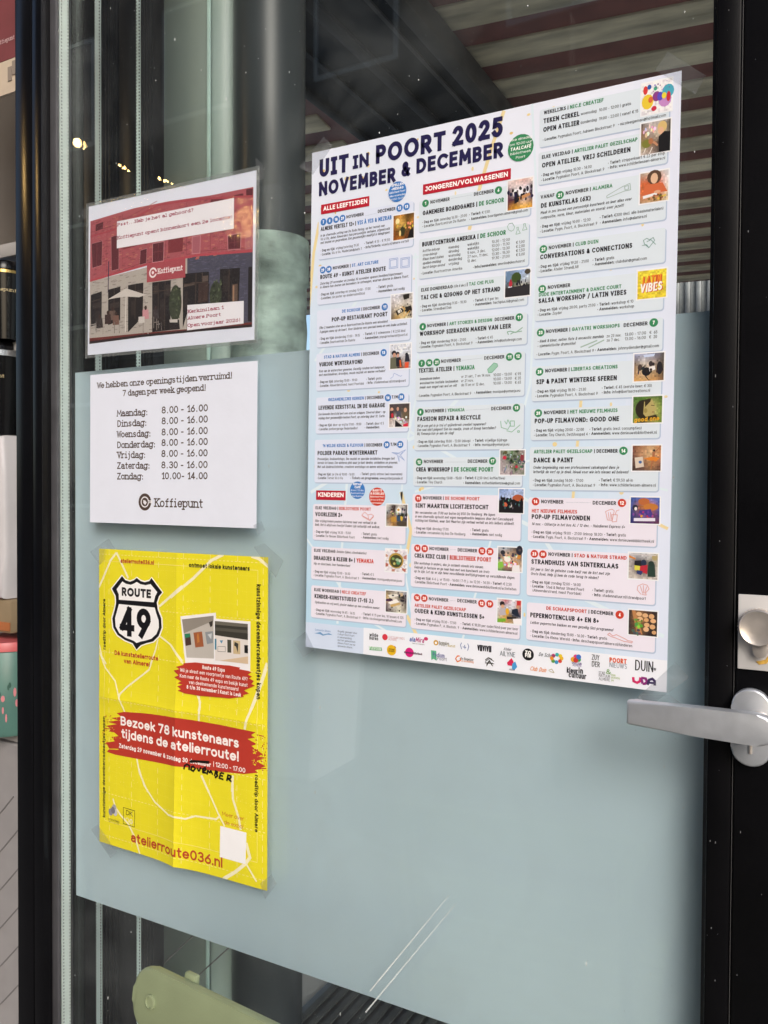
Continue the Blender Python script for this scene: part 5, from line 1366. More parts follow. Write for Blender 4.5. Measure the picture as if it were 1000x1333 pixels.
T|114.7|585.3|7.8|2.4|0.16|0|0|s|#4b3a12|#000|straat
T|114.8|587.4|7.8|2.4|0.16|0|0|s|#4b3a12|#000|bieb
L|6
E|#d31f7d|141.4|585.4|5.4|5.4
L|7
T|134.7|586.9|22.8|2.6|0.2|0|0|s|#5a2a4a|#000|denieuwebibliotheek
L|6
P|#5fb18b|168.2,580.0 174.7,580.1 175.4,591.0 171.6,589.3 168.9,590.9
L|7
T|170.7|586.9|14.2|5.0|0.13|0|0|s|#5a5a9a|#000|Podium
T|175.8|590.1|11.9|4.0|0.12|0|0|s|#7a7a8a|#000|Poort
S|#e07a3a|1.2|203.0,582.6 200.3,582.9 198.3,586.1 200.4,589.2 203.9,587.5 203.9,584.6
T|204.4|586.4|15.0|2.8|0.13|0|0|s|#444|#000|De Ringwijzer
T|205.3|588.6|14.2|2.4|0.12|0|0|s|#d98f5a|#000|in verandering
S|#333|1|232.9,583.6 236.5,580.7 240.9,582.2
S|#333|1|234.5,588.5 237.7,583.4 240.8,588.7
S|#333|1|232.6,586.7 241.6,586.2
T|253.3|570.8|8.4|3.2|0.1|0.3|0|s|#556|#000|Atelier
T|249.4|577.0|17.0|5.2|0.1|0|0|s|#4a5a66|#000|AILYNE
L|6
E|#17171c|280.6|572.4|6.3|6.3
L|7
T|277.3|572.4|6.5|4.0|0.24|0|0|s|#fff|#000|ZO
T|277.4|575.4|6.5|4.0|0.24|0|0|s|#fff|#000|FIB
L|6
T|292.0|572.7|17.2|4.0|0.12|0.3|0|s|#3c4a55|#000|De Schoor
E|#e3b52c|316.3|572.5|2|2
E|#d44a3a|314.8|575.5|2|2
E|#3a8fc4|311.1|577.0|2|2
E|#5aa04a|307.5|576.2|2|2
E|#e58a2a|306.1|573.5|2|2
E|#c43a7a|307.8|570.6|2|2
E|#3ab0b0|311.6|569.2|2|2
E|#e3c52c|315.1|570.2|2|2
E|#d4407a|331.1|569.4|2.6|2.6
E|#e3a52c|328.4|572.2|2.6|2.6
E|#3a9f5a|333.8|571.5|2.6|2.6
E|#c43a3a|331.1|572.6|2.6|2.6
E|#3a6fc4|333.9|569.0|2.6|2.6
T|327.0|577.0|10.0|2.4|0.15|0|0|s|#5a3a8a|#000|SPEELTUIN
T|327.8|578.9|9.2|2.0|0.12|0|0|s|#5a3a8a|#000|ALMERE
T|347.3|570.3|7.5|5.4|0.12|0|0|s|#2a2a33|#000|ZUY
T|347.5|577.2|7.9|5.4|0.12|0|0|s|#2a2a33|#000|DER
T|347.8|572.9|6.6|2.0|0.12|0|0|s|#888|#000|almere
T|365.0|570.8|16.7|5.0|0.22|0|0|s|#df5a2c|#000|POORT
T|365.1|575.7|17.0|5.0|0.1|0|0|s|#8a93a3|#000|NIEUWS
T|390.1|575.9|17.0|10.5|0.11|0|0|s|#1d1c26|#000|DUIN
T|407.5|574.0|2.3|2.6|0.16|0|0|s|#1d1c26|#000|V&V
P|#d42a55|257.5,583.7 262.5,578.2 265.0,581.9 263.5,586.6 258.4,586.4
P|#4a9ad4|263.4,584.1 266.7,581.3 268.9,586.9 266.0,590.7 263.1,589.6
T|260.0|591.4|6.3|2.2|0.12|0|0|s|#445|#000|culturele
S|#555|0.8|232.8,585.3 237.5,581.6 242.9,584.0
S|#555|0.8|234.4,590.2 237.5,584.7 241.9,589.3
S|#555|0.8|233.2,586.7 243.1,586.7
T|282.7|588.9|17.2|4.6|0.13|0.35|0|s|#e0883f|#000|Club Duin
S|#b9b39a|0.8|302.9,586.5 306.3,584.7 308.9,588.3 303.9,587.4
T|322.1|586.6|11.2|6.0|0.19|0|0|s|#1d1c26|#000|kleur
T|334.1|585.8|4.6|6.0|0.19|0|0|s|#1d1c26|#000|in
T|324.1|591.0|17.9|6.0|0.19|0|0|s|#1d1c26|#000|cultuur
T|354.6|583.9|6.3|2.9|0.1|0|0|s|#445|#000|STAD
T|354.7|586.6|11.2|2.9|0.1|0|0|s|#445|#000|NATUUR
T|354.7|590.0|11.2|2.9|0.1|0|0|s|#445|#000|ALMERE
T|361.7|583.0|4.8|5.0|0.14|0|0|s|#6aa04a|#000|&
T|366.9|584.2|4.2|2.3|0.1|0|0|s|#9ab45a|#000|Groen
T|367.0|586.8|8.4|2.3|0.1|0|0|s|#9ab45a|#000|dichterbij
T|367.0|589.5|2.5|2.3|0.1|0|0|s|#9ab45a|#000|jou
S|#cf2a68|2.4|388.4,582.9 388.9,586.9 392.2,588.0 395.0,586.1 395.3,582.3
S|#8a2a78|2.4|397.5,588.3 396.0,582.6 400.3,582.8 401.7,585.9 399.7,588.1 397.5,588.3
S|#3a2a58|2.4|402.2,588.8 403.5,583.8 406.6,582.3 408.8,584.2 409.0,588.6
S|#3a2a58|2|402.8,586.5 408.8,586.4
L|6
#whi
L|1
T|14.5|19.9|242.9|8.6|0.165|0|0|t|#4a3a34|#000|We hebben onze openingstijden verruimd!
T|63.9|33.2|150.1|8.6|0.165|0|0|t|#4a3a34|#000|7 dagen per week geopend!
T|53.9|61.2|57.5|9.4|0.165|0|0|t|#4a3a34|#000|Maandag:
T|136.6|60.0|80.0|9.4|0.165|0|0|t|#4a3a34|#000|8.00 - 16.00
T|53.9|75.6|55.7|9.4|0.165|0|0|t|#4a3a34|#000|Dinsdag:
T|136.6|74.6|80.0|9.4|0.165|0|0|t|#4a3a34|#000|8.00 - 16.00
T|53.8|90.4|63.4|9.4|0.165|0|0|t|#4a3a34|#000|Woensdag:
T|136.6|89.5|80.0|9.4|0.165|0|0|t|#4a3a34|#000|8.00 - 16.00
T|53.8|105.2|72.0|9.4|0.165|0|0|t|#4a3a34|#000|Donderdag:
T|136.6|103.8|80.1|9.4|0.165|0|0|t|#4a3a34|#000|8.00 - 16.00
T|53.8|119.3|54.0|9.4|0.165|0|0|t|#4a3a34|#000|Vrijdag:
T|136.5|118.5|80.1|9.4|0.165|0|0|t|#4a3a34|#000|8.00 - 16.00
T|53.7|134.1|62.1|9.4|0.165|0|0|t|#4a3a34|#000|Zaterdag:
T|136.5|133.8|80.1|9.4|0.165|0|0|t|#4a3a34|#000|8.30 - 16.00
T|53.7|148.9|50.3|9.4|0.165|0|0|t|#4a3a34|#000|Zondag:
T|136.5|148.4|80.2|9.4|0.165|0|0|t|#4a3a34|#000|10.00- 14.00
T|124.9|186.0|84.3|12.0|0.15|0|0|t|#4a3a34|#000|Koffiepunt
E|#4a3a34|106.7|179.5|11.8|11.8
L|2
E|#e9e8ee|106.7|179.5|7.6|7.6
L|3
E|#4a3a34|106.7|179.5|6|6
L|4
P|#e9e8ee|104.0,176.8 107.7,177.5 110.4,180.1 107.6,183.6 104.0,180.9
L|3
P|#e9e8ee|114.0,177.4 120.4,177.3 120.4,180.7 114.0,180.8
L|4
P|#4a3a34|113.1,178.8 117.6,178.7 117.6,179.7 113.1,179.8
#lam
L|1
P|#a9565f|3.4,21.1 88.4,15.5 151.4,15.9 223.8,19.5 292.3,19.9 292.6,101.6 185.0,94.1 113.4,95.5 3.3,106.0
P|#b3aba5|3.3,106.0 113.4,98.6 185.0,94.1 185.2,191.6 124.0,189.6 3.1,186.2
P|#4b4a5c|185.0,94.1 292.6,99.7 293.0,187.7 280.3,188.6 185.2,191.6
P|#6d2e2b|3.1,186.2 124.0,187.0 224.3,188.6 293.0,187.7 293.0,193.9 204.9,192.6 106.3,192.3 3.1,194.4
P|#2c2023|3.1,190.6 106.3,188.9 204.9,189.6 293.0,190.6 293.0,193.9 204.9,192.6 106.3,192.3 3.1,194.4
L|2
B|620|5.5|1.5|#b4665e #93474f #a65c62 #bb7468 #8a454e #9c4e58|4.9,22.1 285.7,21.5 286.0,98.4 4.8,102.1
B|420|5|1.1|#55546a #434255 #5d5b70 #4a4960|187.7,97.9 286.0,102.0 286.3,187.2 187.9,189.3
B|320|6|1.3|#b3aba4 #9c948f #a59d98 #8f8885|4.8,107.5 175.1,96.5 175.2,188.3 4.7,182.2
L|3
S|#a84450|2.6|3.3,42.7 51.9,39.3 130.8,17.9 198.0,20.5 292.4,31.3
S|#b44a56|3|3.3,105.1 113.4,94.9 204.7,93.5 292.6,99.2
S|#3a2a4a|1.6|40.6,103.2 40.6,81.8 39.9,124.5
P|#5e2530|6.4,53.4 27.5,52.1 26.7,85.6 8.3,87.5
P|#5e2530|45.2,49.0 60.0,47.5 60.0,94.7 46.3,95.8
P|#5e2530|101.0,74.5 112.7,73.4 112.0,92.7 99.9,93.9
P|#5e2530|123.2,68.2 143.9,67.8 143.3,93.8 123.2,93.5
P|#5e2530|252.3,74.9 273.8,74.1 273.3,94.5 253.0,93.2
P|#5e2530|14.2,27.4 29.4,25.5 28.6,34.8 14.1,36.9
P|#5e2530|281.2,21.2 291.7,21.7 291.2,31.1 281.2,30.3
P|#a8606c|193.2,68.4 207.2,68.5 206.6,91.2 193.3,90.6
P|#a8606c|48.1,48.1 56.3,47.8 56.3,67.7 48.1,69.4
P|#a8606c|104.5,76.3 111.9,75.9 109.8,93.0 104.5,93.2
P|#a8606c|281.4,73.9 291.3,74.0 290.5,95.4 281.5,95.5
P|#7d3038|68.5,45.5 95.6,41.3 94.9,67.3 68.5,69.2
P|#7d3038|151.4,51.5 178.3,52.6 176.7,85.1 151.5,84.5
S|#c98a92|0.9|6.4,53.4 27.5,52.1 26.7,85.6 8.3,87.5 6.4,53.4
S|#c98a92|0.9|45.2,49.0 60.0,47.5 60.0,94.7 46.3,95.8 45.2,49.0
S|#c98a92|0.9|101.0,74.5 112.7,73.4 112.0,92.7 99.9,93.9 101.0,74.5
S|#c98a92|0.9|123.2,68.2 143.9,67.8 143.3,93.8 123.2,93.5 123.2,68.2
S|#c98a92|0.9|252.3,74.9 273.8,74.1 273.3,94.5 253.0,93.2 252.3,74.9
S|#c98a92|0.9|193.2,68.4 207.2,68.5 206.6,91.2 193.3,90.6 193.2,68.4
S|#c98a92|0.9|281.4,73.9 291.3,74.0 290.5,95.4 281.5,95.5 281.4,73.9
S|#c98a92|0.9|68.5,45.5 95.6,41.3
S|#c98a92|0.9|151.4,51.5 178.3,52.6
S|#7a3a42|0.8|17.2,52.6 17.1,86.6
S|#7a3a42|0.8|51.9,48.6 52.6,95.2
S|#7a3a42|0.8|106.3,73.9 105.6,93.3
S|#7a3a42|0.8|133.6,68.0 133.3,93.6
S|#7a3a42|0.8|263.4,74.4 263.2,93.7
S|#7a3a42|0.8|200.1,68.5 199.8,90.9
S|#7a3a42|0.8|7.9,71.2 27.1,69.5
S|#7a3a42|0.8|123.9,79.9 143.6,80.5
S|#7a3a42|0.8|252.9,84.7 273.2,84.8
S|#8a4049|0.8|3.4,36.8 51.9,33.2 130.8,12.3
S|#8a4049|0.8|51.8,99.1 113.4,90.3
S|#8a4049|0.8|207.9,88.9 292.6,94.9
S|#8a4049|0.8|146.3,38.0 146.4,91.6
S|#8a4049|0.8|223.8,19.5 224.0,89.6
S|#8a4049|0.8|183.2,17.0 183.4,90.9
S|#8a4049|0.8|36.9,25.2 36.9,97.4
S|#8a4049|0.8|66.6,20.2 66.6,95.4
P|#6a2c36|122.1,32.0 146.3,31.7 146.3,38.5 122.1,38.7
P|#6a2c36|223.8,24.4 245.9,24.9 245.9,35.1 223.9,34.3
P|#6a2c36|261.4,25.3 276.7,25.3 276.7,30.1 261.4,30.2
P|#1c1619|5.6,125.2 27.4,122.2 27.4,166.4 5.5,170.0
P|#1c1619|39.9,121.3 63.7,119.4 63.7,166.6 40.6,170.6
P|#1c1619|78.3,119.3 107.0,118.6 106.3,164.9 79.0,183.7
P|#1c1619|123.2,120.3 156.6,120.7 156.7,186.9 124.0,187.0
P|#1c1619|177.8,114.9 222.2,116.8 222.3,157.3 186.8,164.1 178.6,186.1
P|#1c1619|240.5,115.9 272.8,118.0 271.7,160.6 240.7,159.0
P|#1c1619|286.1,118.6 292.1,118.8 292.4,187.2 286.3,186.0
L|4
S|#4a3b35|1.2|8.2,135.0 25.5,132.5
S|#4a3b35|1.2|51.8,121.7 51.8,168.3
S|#4a3b35|1.2|92.0,119.2 92.0,166.3
S|#4a3b35|1.2|134.3,121.0 134.4,185.3
S|#4a3b35|1.2|146.4,120.9 146.5,186.2
S|#4a3b35|1.2|200.5,116.6 200.0,160.2
S|#4a3b35|1.2|211.2,116.6 211.3,156.3
S|#4a3b35|1.2|255.5,117.5 255.7,159.1
S|#4a3b35|1.2|178.5,128.1 220.9,130.0
S|#4a3b35|1.2|123.9,132.8 156.6,133.5
S|#4a3b35|1.2|78.3,130.9 106.3,131.0
P|#3a302f|10.2,137.9 25.5,136.6 25.5,144.6 10.2,146.0
P|#3a302f|43.6,140.9 62.2,140.0 62.2,147.9 43.6,148.9
P|#3a302f|81.2,128.6 104.5,127.8 104.5,136.1 81.2,137.0
P|#3a302f|125.7,125.2 134.4,125.1 134.4,136.4 125.7,136.8
P|#3a302f|148.1,126.2 155.6,126.2 155.6,141.0 148.1,141.3
P|#2f2626|14.0,149.0 24.7,148.6 24.7,163.5 14.0,163.9
P|#2f2626|84.1,142.0 91.3,141.9 91.3,161.0 84.8,161.8
P|#2f2626|137.8,144.4 145.4,144.6 145.4,181.0 137.9,180.9
P|#2f2626|220.9,132.4 223.5,132.7 221.6,157.2 219.7,157.1
P|#2f2626|181.8,138.5 186.8,138.0 185.8,159.0 180.5,159.5
P|#2f2626|246.2,125.3 254.9,125.2 255.0,145.7 246.3,145.8
P|#5a4c46|180.1,128.2 198.3,127.6 198.3,131.6 180.1,132.3
P|#5a4c46|211.2,121.5 220.9,121.6 220.9,128.7 211.3,129.0
P|#5d4a40|260.2,137.7 269.5,137.4 269.5,159.2 260.3,159.6
P|#9a7a62|261.8,139.1 264.2,138.8 264.3,158.7 261.9,159.0
P|#43302c|204.8,130.8 220.9,130.0 221.0,154.7 204.8,155.7
P|#cfc8c4|38.7,135.1 74.7,123.2 112.7,135.8 99.2,137.7 74.7,134.3 53.7,134.4
S|#d9d3cf|1.6|74.7,127.9 73.9,183.3
P|#b3aaa6|74.7,123.2 112.7,135.8 99.2,137.7 74.7,134.3
E|#3a4030|165.1|152.1|11|24
E|#3a4030|233.7|148.5|10|18
X|5|40|156.1|132.1|174.1|172.1|1|2|#4b5640 #2c3326 #5a6548
X|5|40|224.7|128.5|242.7|168.5|1|2|#4b5640 #2c3326 #5a6548
P|#2a2124|155.0,174.1 171.9,174.2 173.6,187.0 154.3,186.8
P|#c9c2bf|155.0,173.0 169.2,173.4 169.2,177.8 155.7,176.7
E|#3a2522|48.8|148.9|2.4|3
P|#6b5850|42.8,151.0 54.0,151.5 55.5,164.6 42.8,164.4
E|#3a2522|39.8|153.4|2.4|3
P|#3d2a2a|33.8,155.6 45.1,156.0 46.6,169.2 33.8,169.0
E|#3a2522|55.5|156.1|2.4|3
P|#7a5a50|49.6,158.3 60.7,158.7 62.2,171.8 49.6,171.6
E|#3a2522|23.6|157.4|2.4|3
P|#3a3030|17.4,159.6 28.9,160.0 30.4,173.3 17.4,173.1
E|#3a2522|111.6|153.1|2.4|3
P|#c78f98|106.0,155.2 116.6,155.6 118.0,168.5 106.0,168.2
E|#3a2522|130.2|154.8|2.4|3
P|#3d3438|124.6,156.9 135.1,157.3 136.5,170.0 124.7,169.8
S|#b3aaa6|1.3|5.5,159.2 5.5,175.5
S|#9a938f|1.3|14.8,165.4 15.5,176.2
S|#9a938f|1.3|5.5,167.3 14.7,167.2
S|#7d7470|1.3|17.1,162.8 17.0,179.1
S|#b3aaa6|1.3|26.2,169.0 27.0,179.8
S|#7d7470|1.3|17.0,170.9 26.2,170.9
S|#9a938f|1.3|30.4,166.6 30.4,182.8
S|#b3aaa6|1.3|39.4,172.7 40.2,183.5
S|#b3aaa6|1.3|30.4,174.7 39.4,174.6
S|#7d7470|1.3|52.9,167.1 52.9,183.1
S|#7d7470|1.3|61.8,173.1 62.5,183.8
S|#b3aaa6|1.3|52.9,175.1 61.8,175.0
S|#9a938f|1.3|62.2,165.2 62.2,181.1
S|#b3aaa6|1.3|71.0,171.2 71.7,181.8
S|#9a938f|1.3|62.2,173.1 71.0,173.0
S|#b3aaa6|1.3|98.5,168.2 98.5,183.8
S|#9a938f|1.3|107.0,174.1 107.8,184.5
S|#9a938f|1.3|98.5,176.0 107.0,175.9
S|#7d7470|1.3|107.4,172.8 107.4,188.4
S|#b3aaa6|1.3|115.9,178.7 116.6,189.1
S|#b3aaa6|1.3|107.4,180.6 115.9,180.5
S|#7d7470|1.3|126.7,166.6 126.8,182.1
S|#7d7470|1.3|135.1,172.4 135.8,182.8
S|#7d7470|1.3|126.8,174.3 135.1,174.2
S|#7d7470|1.3|132.0,169.6 132.0,185.1
S|#7d7470|1.3|140.3,175.4 141.0,185.8
S|#9a938f|1.3|132.0,177.3 140.3,177.2
P|#cfc9c6|98.5,164.2 109.9,164.7 109.9,173.0 99.2,173.2
L|5
P|#eceaf2|56.3,29.0 262.0,28.8 262.2,67.5 56.3,66.1
P|#eceaf2|186.2,156.5 279.6,160.1 279.7,188.5 186.2,189.7
P|#a84a54|113.4,95.5 182.1,94.8 182.1,119.9 113.4,119.3
L|6
T|57.1|36.0|137.8|4.5|0.19|0|0|t|#9c2f52|#000|Psst...Heb je het al gehoord?
T|57.0|54.0|203.0|4.5|0.19|0|0|t|#9c2f52|#000|Koffiepunt opent binnenkort een 2e locatie!
T|187.2|167.4|59.8|4.5|0.19|0|0|t|#9c2f52|#000|Kerkinilaan 1
T|187.2|175.9|55.4|4.5|0.19|0|0|t|#9c2f52|#000|Almere Poort
T|187.2|185.5|87.6|4.5|0.19|0|0|t|#9c2f52|#000|Open voorjaar 2026!
T|133.6|110.1|43.5|7.4|0.17|0|0|t|#f3e6ea|#000|Koffiepunt
E|#f3e6ea|124.6|107.3|7|7
L|7
E|#a84a54|124.6|107.3|4.6|4.6
L|8
E|#f3e6ea|124.6|107.3|2.2|2.2
P|#a84a54|128.1,106.4 132.3,106.6 132.3,109.4 128.1,109.2
#yel
L|1
S|#eee8c4|3.2|0.0,55.1 15.0,31.4 24.1,15.4 35.7,4.3 39.3,9.6 58.8,38.9
S|#eee8c4|3.4|116.4,74.1 132.2,63.0 158.2,44.1
S|#eee8c4|2.2|0.6,137.3 5.2,152.6 14.4,163.5
S|#eee8c4|2.2|114.0,119.4 109.0,134.9 99.8,154.8
S|#eee8c4|2.4|117.4,114.1 139.0,124.6 158.6,143.8
S|#eee8c4|4|137.9,60.4 176.0,33.2 206.8,7.8 226.8,-0.8
S|#eee8c4|4|271.8,-0.3 283.2,2.3 297.4,11.6
S|#eee8c4|2.6|138.1,124.8 151.1,138.2 159.6,147.1
S|#eee8c4|3|183.9,186.3 189.1,195.2 187.1,207.2
S|#eee8c4|4|296.2,132.4 287.9,155.4 270.9,196.3
S|#eee8c4|2.4|1.5,148.8 12.6,168.7 32.5,184.9 41.6,207.2 52.3,226.6
S|#eee8c4|2.4|104.0,146.5 97.3,162.4 57.5,189.8 43.3,201.8 41.6,209.8
S|#eee8c4|3|185.9,185.9 189.1,201.4 187.0,221.2
S|#eee8c4|3.5|295.4,139.1 281.2,175.6 266.8,205.6 262.4,220.4
S|#eee8c4|2.6|75.2,287.6 80.5,307.2 96.1,330.1
S|#eee8c4|3|191.1,291.3 203.7,311.1
S|#eee8c4|3.4|243.4,282.6 242.0,304.3
S|#eee8c4|2.4|79.5,301.0 89.2,322.4 109.7,341.6 136.5,353.0 165.9,353.1 181.8,346.8 216.3,344.4 222.4,339.1
S|#eee8c4|2.4|192.0,291.2 219.3,336.1 230.1,350.9
S|#eee8c4|3.4|242.8,283.9 243.5,312.4 252.6,334.5 256.3,350.5
S|#eee8c4|2.6|28.6,352.5 32.9,363.5 43.7,373.2 58.0,382.1 72.1,400.0 80.8,421.3
S|#eee8c4|4.5|227.4,420.8 247.0,407.2 263.3,392.9 270.7,383.0 264.7,365.4
S|#eee8c4|2.4|264.8,392.6 281.0,411.9
D|#eee68a|0.9|46|0.55|0|7.5|297|7.5
D|#eee68a|0.9|46|0.55|0|80|297|80
D|#eee68a|0.9|46|0.55|0|146|297|146
D|#eee68a|0.9|46|0.55|0|212|297|212
D|#eee68a|0.9|46|0.55|0|280|297|280
D|#eee68a|0.9|46|0.55|0|347|297|347
D|#eee68a|0.9|46|0.55|0|408|297|408
D|#eee68a|0.8|30|0.55|21|0|21|420
D|#eee68a|0.8|30|0.55|65|0|65|420
D|#eee68a|0.8|30|0.55|115|0|115|420
D|#eee68a|0.8|30|0.55|160|0|160|420
D|#eee68a|0.8|30|0.55|205|0|205|420
D|#eee68a|0.8|30|0.55|250|0|250|420
D|#eee68a|0.8|30|0.55|290|0|290|420
D|#e9df55|0.35|110|0.55|36|20|36|405
D|#e9df55|0.35|110|0.55|50|20|50|405
D|#e9df55|0.35|110|0.55|82|20|82|405
D|#e9df55|0.35|110|0.55|98|20|98|405
D|#e9df55|0.35|110|0.55|130|20|130|405
D|#e9df55|0.35|110|0.55|145|20|145|405
D|#e9df55|0.35|110|0.55|176|20|176|405
D|#e9df55|0.35|110|0.55|190|20|190|405
D|#e9df55|0.35|110|0.55|222|20|222|405
D|#e9df55|0.35|110|0.55|236|20|236|405
D|#e9df55|0.35|110|0.55|265|20|265|405
D|#e9df55|0.35|80|0.55|10|25|285|25
D|#e9df55|0.35|80|0.55|10|45|285|45
D|#e9df55|0.35|80|0.55|10|62|285|62
D|#e9df55|0.35|80|0.55|10|98|285|98
D|#e9df55|0.35|80|0.55|10|114|285|114
D|#e9df55|0.35|80|0.55|10|130|285|130
D|#e9df55|0.35|80|0.55|10|163|285|163
D|#e9df55|0.35|80|0.55|10|180|285|180
D|#e9df55|0.35|80|0.55|10|196|285|196
D|#e9df55|0.35|80|0.55|10|230|285|230
D|#e9df55|0.35|80|0.55|10|247|285|247
D|#e9df55|0.35|80|0.55|10|263|285|263
D|#e9df55|0.35|80|0.55|10|298|285|298
D|#e9df55|0.35|80|0.55|10|314|285|314
D|#e9df55|0.35|80|0.55|10|330|285|330
D|#e9df55|0.35|80|0.55|10|362|285|362
D|#e9df55|0.35|80|0.55|10|378|285|378
D|#e9df55|0.35|80|0.55|10|394|285|394
S|#eee68a|.6|11,17 282,17
S|#eee68a|.6|282,17 282,387
S|#eee68a|.6|11,387 282,387
S|#eee68a|.6|11,17 11,387
X|3|70|30|215|95|330|.25|.65|#f0e88a
X|3|70|240|300|292|360|.25|.65|#f0e88a
X|3|70|215|160|270|250|.25|.65|#f0e88a
X|3|70|120|60|190|120|.25|.65|#f0e88a
L|2
P|#f4f2ee|46.5,34.4 53.6,40.1 62.4,41.7 70.2,39.2 75.1,35.9 82.3,39.6 90.1,40.9 98.6,38.7 102.6,34.5 124.8,54.5 118.4,60.7 114.7,69.2 116.9,78.5 123.0,89.3 123.7,102.9 117.7,115.0 106.6,124.1 92.7,127.9 83.8,131.2 74.0,138.5 65.7,130.3 51.1,127.3 36.3,121.3 27.3,111.2 25.5,96.7 30.3,84.9 33.2,74.6 32.6,66.3 24.7,55.4
L|3
P|#17161a|47.0,36.6 53.6,41.8 62.4,43.5 70.2,40.9 75.1,37.4 82.3,41.5 90.1,42.7 98.6,40.6 102.3,36.2 122.5,54.6 116.4,60.3 112.5,69.3 114.7,79.2 120.6,90.0 121.5,102.5 115.7,114.2 105.6,122.6 92.0,126.4 82.6,129.8 74.0,136.7 67.0,128.7 52.0,125.5 37.8,119.6 29.7,109.9 27.8,97.1 32.7,85.0 35.5,74.5 35.0,65.4 27.2,55.3
L|4
P|#f2f1f2|47.9,44.0 54.5,46.8 64.1,47.7 71.1,45.3 75.1,43.1 82.3,45.9 91.8,46.7 101.1,44.6 113.5,54.9 109.6,60.7 107.1,69.0 41.2,69.9 40.9,62.5 36.6,55.7
P|#f2f1f2|41.2,76.0 108.8,76.1 111.4,83.2 116.0,92.9 116.5,102.9 111.5,112.1 102.2,119.2 90.3,123.0 81.7,125.0 74.5,127.7 69.6,125.2 53.8,122.1 41.3,116.7 34.5,108.2 33.4,96.6 37.7,85.3
L|5
T|46.9|64.0|55.1|12.0|0.26|0|0|s|#17161a|#000|ROUTE
T|42.8|119.9|58.6|41.0|0.215|0|0|s|#17161a|#000|49
T|44.3|18.1|62.7|6.0|0.2|0|0|s|#b3402c|#000|atelierroute036.nl
T|32.1|148.1|82.8|6.4|0.2|0|0|s|#b3402c|#000|Dé kunstatelierroute
T|50.3|157.9|48.6|6.4|0.2|0|0|s|#b3402c|#000|van Almere!
T|14.0|142.6|71.9|5.6|0.19|0|90|s|#2b2a12|#000|roadtrip door Almere
T|169.7|18.2|99.9|6.0|0.2|0|0|s|#2b2a12|#000|ontmoet lokale kunstenaars
T|280.6|34.5|144.9|6.6|0.19|0|-90|s|#2b2a12|#000|kunstzinnige decembercadeautjes kopen
T|13.0|382.5|144.2|5.4|.19|0|90|s|#2b2a12|#000|kunstzinnige decembercadeautjes kopen
T|278.8|275.5|72.7|5.6|.19|0|-90|s|#2b2a12|#000|roadtrip door Almere
L|2
P|#ece9ea|155.6,84.4 214.8,75.2 218.5,144.2 163.9,149.9
L|3
P|#b9b3ad|158.3,88.2 211.1,79.4 213.8,135.2 165.9,138.4
P|#8d867e|158.3,88.2 211.1,79.4 211.6,85.7 161.6,106.5
P|#6d665e|161.5,90.4 184.5,85.4 183.5,91.9 167.9,97.9
P|#d8d2cc|163.7,107.9 212.2,94.3 213.4,133.7 165.9,137.6
L|4
P|#4a3530|163.3,110.4 172.1,107.2 173.8,120.7 164.2,123.2
P|#2f7a5a|162.6,107.2 171.7,105.6 172.1,110.4 163.3,112.8
P|#9a5a3a|177.3,104.4 191.8,101.6 194.6,121.2 180.5,123.8
P|#b9763f|180.5,106.5 185.7,104.5 187.8,115.5 182.6,118.3
P|#8a8f94|197.0,101.9 210.2,99.5 210.3,115.0 200.1,117.5
P|#c3c6ca|201.1,104.8 208.2,102.6 207.2,110.6
P|#3a3430|203.1,88.7 210.2,85.8 209.2,93.0 206.1,94.8
P|#ebe9ec|211.2,83.0 271.3,82.2 270.6,145.8 211.8,144.9
L|5
P|#ddd6d2|213.6,86.0 267.2,85.6 267.5,136.4 213.8,137.6
L|6
P|#3c3a34|213.6,86.0 267.2,85.6 267.4,106.0 213.7,104.5
L|6
P|#55524a|213.6,94.2 267.3,93.7 267.3,97.6 213.7,98.2
L|6
P|#68645a|213.6,86.0 267.2,85.6 267.3,89.9 213.6,90.7
L|6
P|#d1b99c|221.5,136.8 267.5,126.8 267.5,136.4
L|6
P|#3f7f9a|213.3,109.2 216.1,109.0 216.2,123.2 213.4,123.4
P|#4a4a40|234.1,108.5 240.5,108.3 240.5,124.8 234.2,125.1
P|#c7b28c|243.6,108.6 255.0,108.2 255.1,125.3 243.7,125.7
P|#3a3a34|246.2,110.2 252.1,112.0 251.1,123.8 248.2,116.3 245.2,115.0
P|#1f1f1f|261.6,112.7 267.4,112.7 267.4,123.0 261.7,122.8
P|#5a8fb0|221.4,110.6 227.4,110.0 224.4,114.5
S|#555|0.5|218.4,118.7 230.8,117.9 230.8,124.5 218.4,125.3 218.4,118.7
L|7
P|#b53a2e|161.7,146.1 180.6,143.3 207.4,143.0 237.5,141.5 255.1,142.3 253.2,144.5 268.7,145.2 272.6,146.6 266.8,150.0 273.6,151.6 268.8,154.5 276.5,157.0 272.6,161.4 278.4,162.6 261.1,170.8 268.9,173.7 259.2,177.2 261.2,178.8 237.7,183.9 211.6,185.3 187.0,186.7 164.0,186.2 152.3,183.6 157.6,181.3 151.2,178.0 159.7,174.9 151.6,173.9 157.6,170.8 145.8,166.4 153.3,163.2 144.7,157.6 154.3,154.9 149.0,152.2 160.7,148.6
L|8
T|192.7|150.9|37.3|5.2|0.18|0|0|s|#f4ecea|#000|Route 49 Expo
T|155.8|158.0|111.0|4.8|0.13|0|0|s|#f4ecea|#000|Wil je alvast een voorproefje van Route 49?
T|155.4|165.7|111.4|4.8|0.13|0|0|s|#f4ecea|#000|Kom naar de Route 49 expo en bekijk kunst
T|170.3|172.6|82.0|4.8|0.13|0|0|s|#f4ecea|#000|van deelnemende kunstenaars!
T|166.7|179.5|89.7|5.0|0.18|0|0|s|#f4ecea|#000|8 t/m 30 november | Kunst is Leuk
L|2
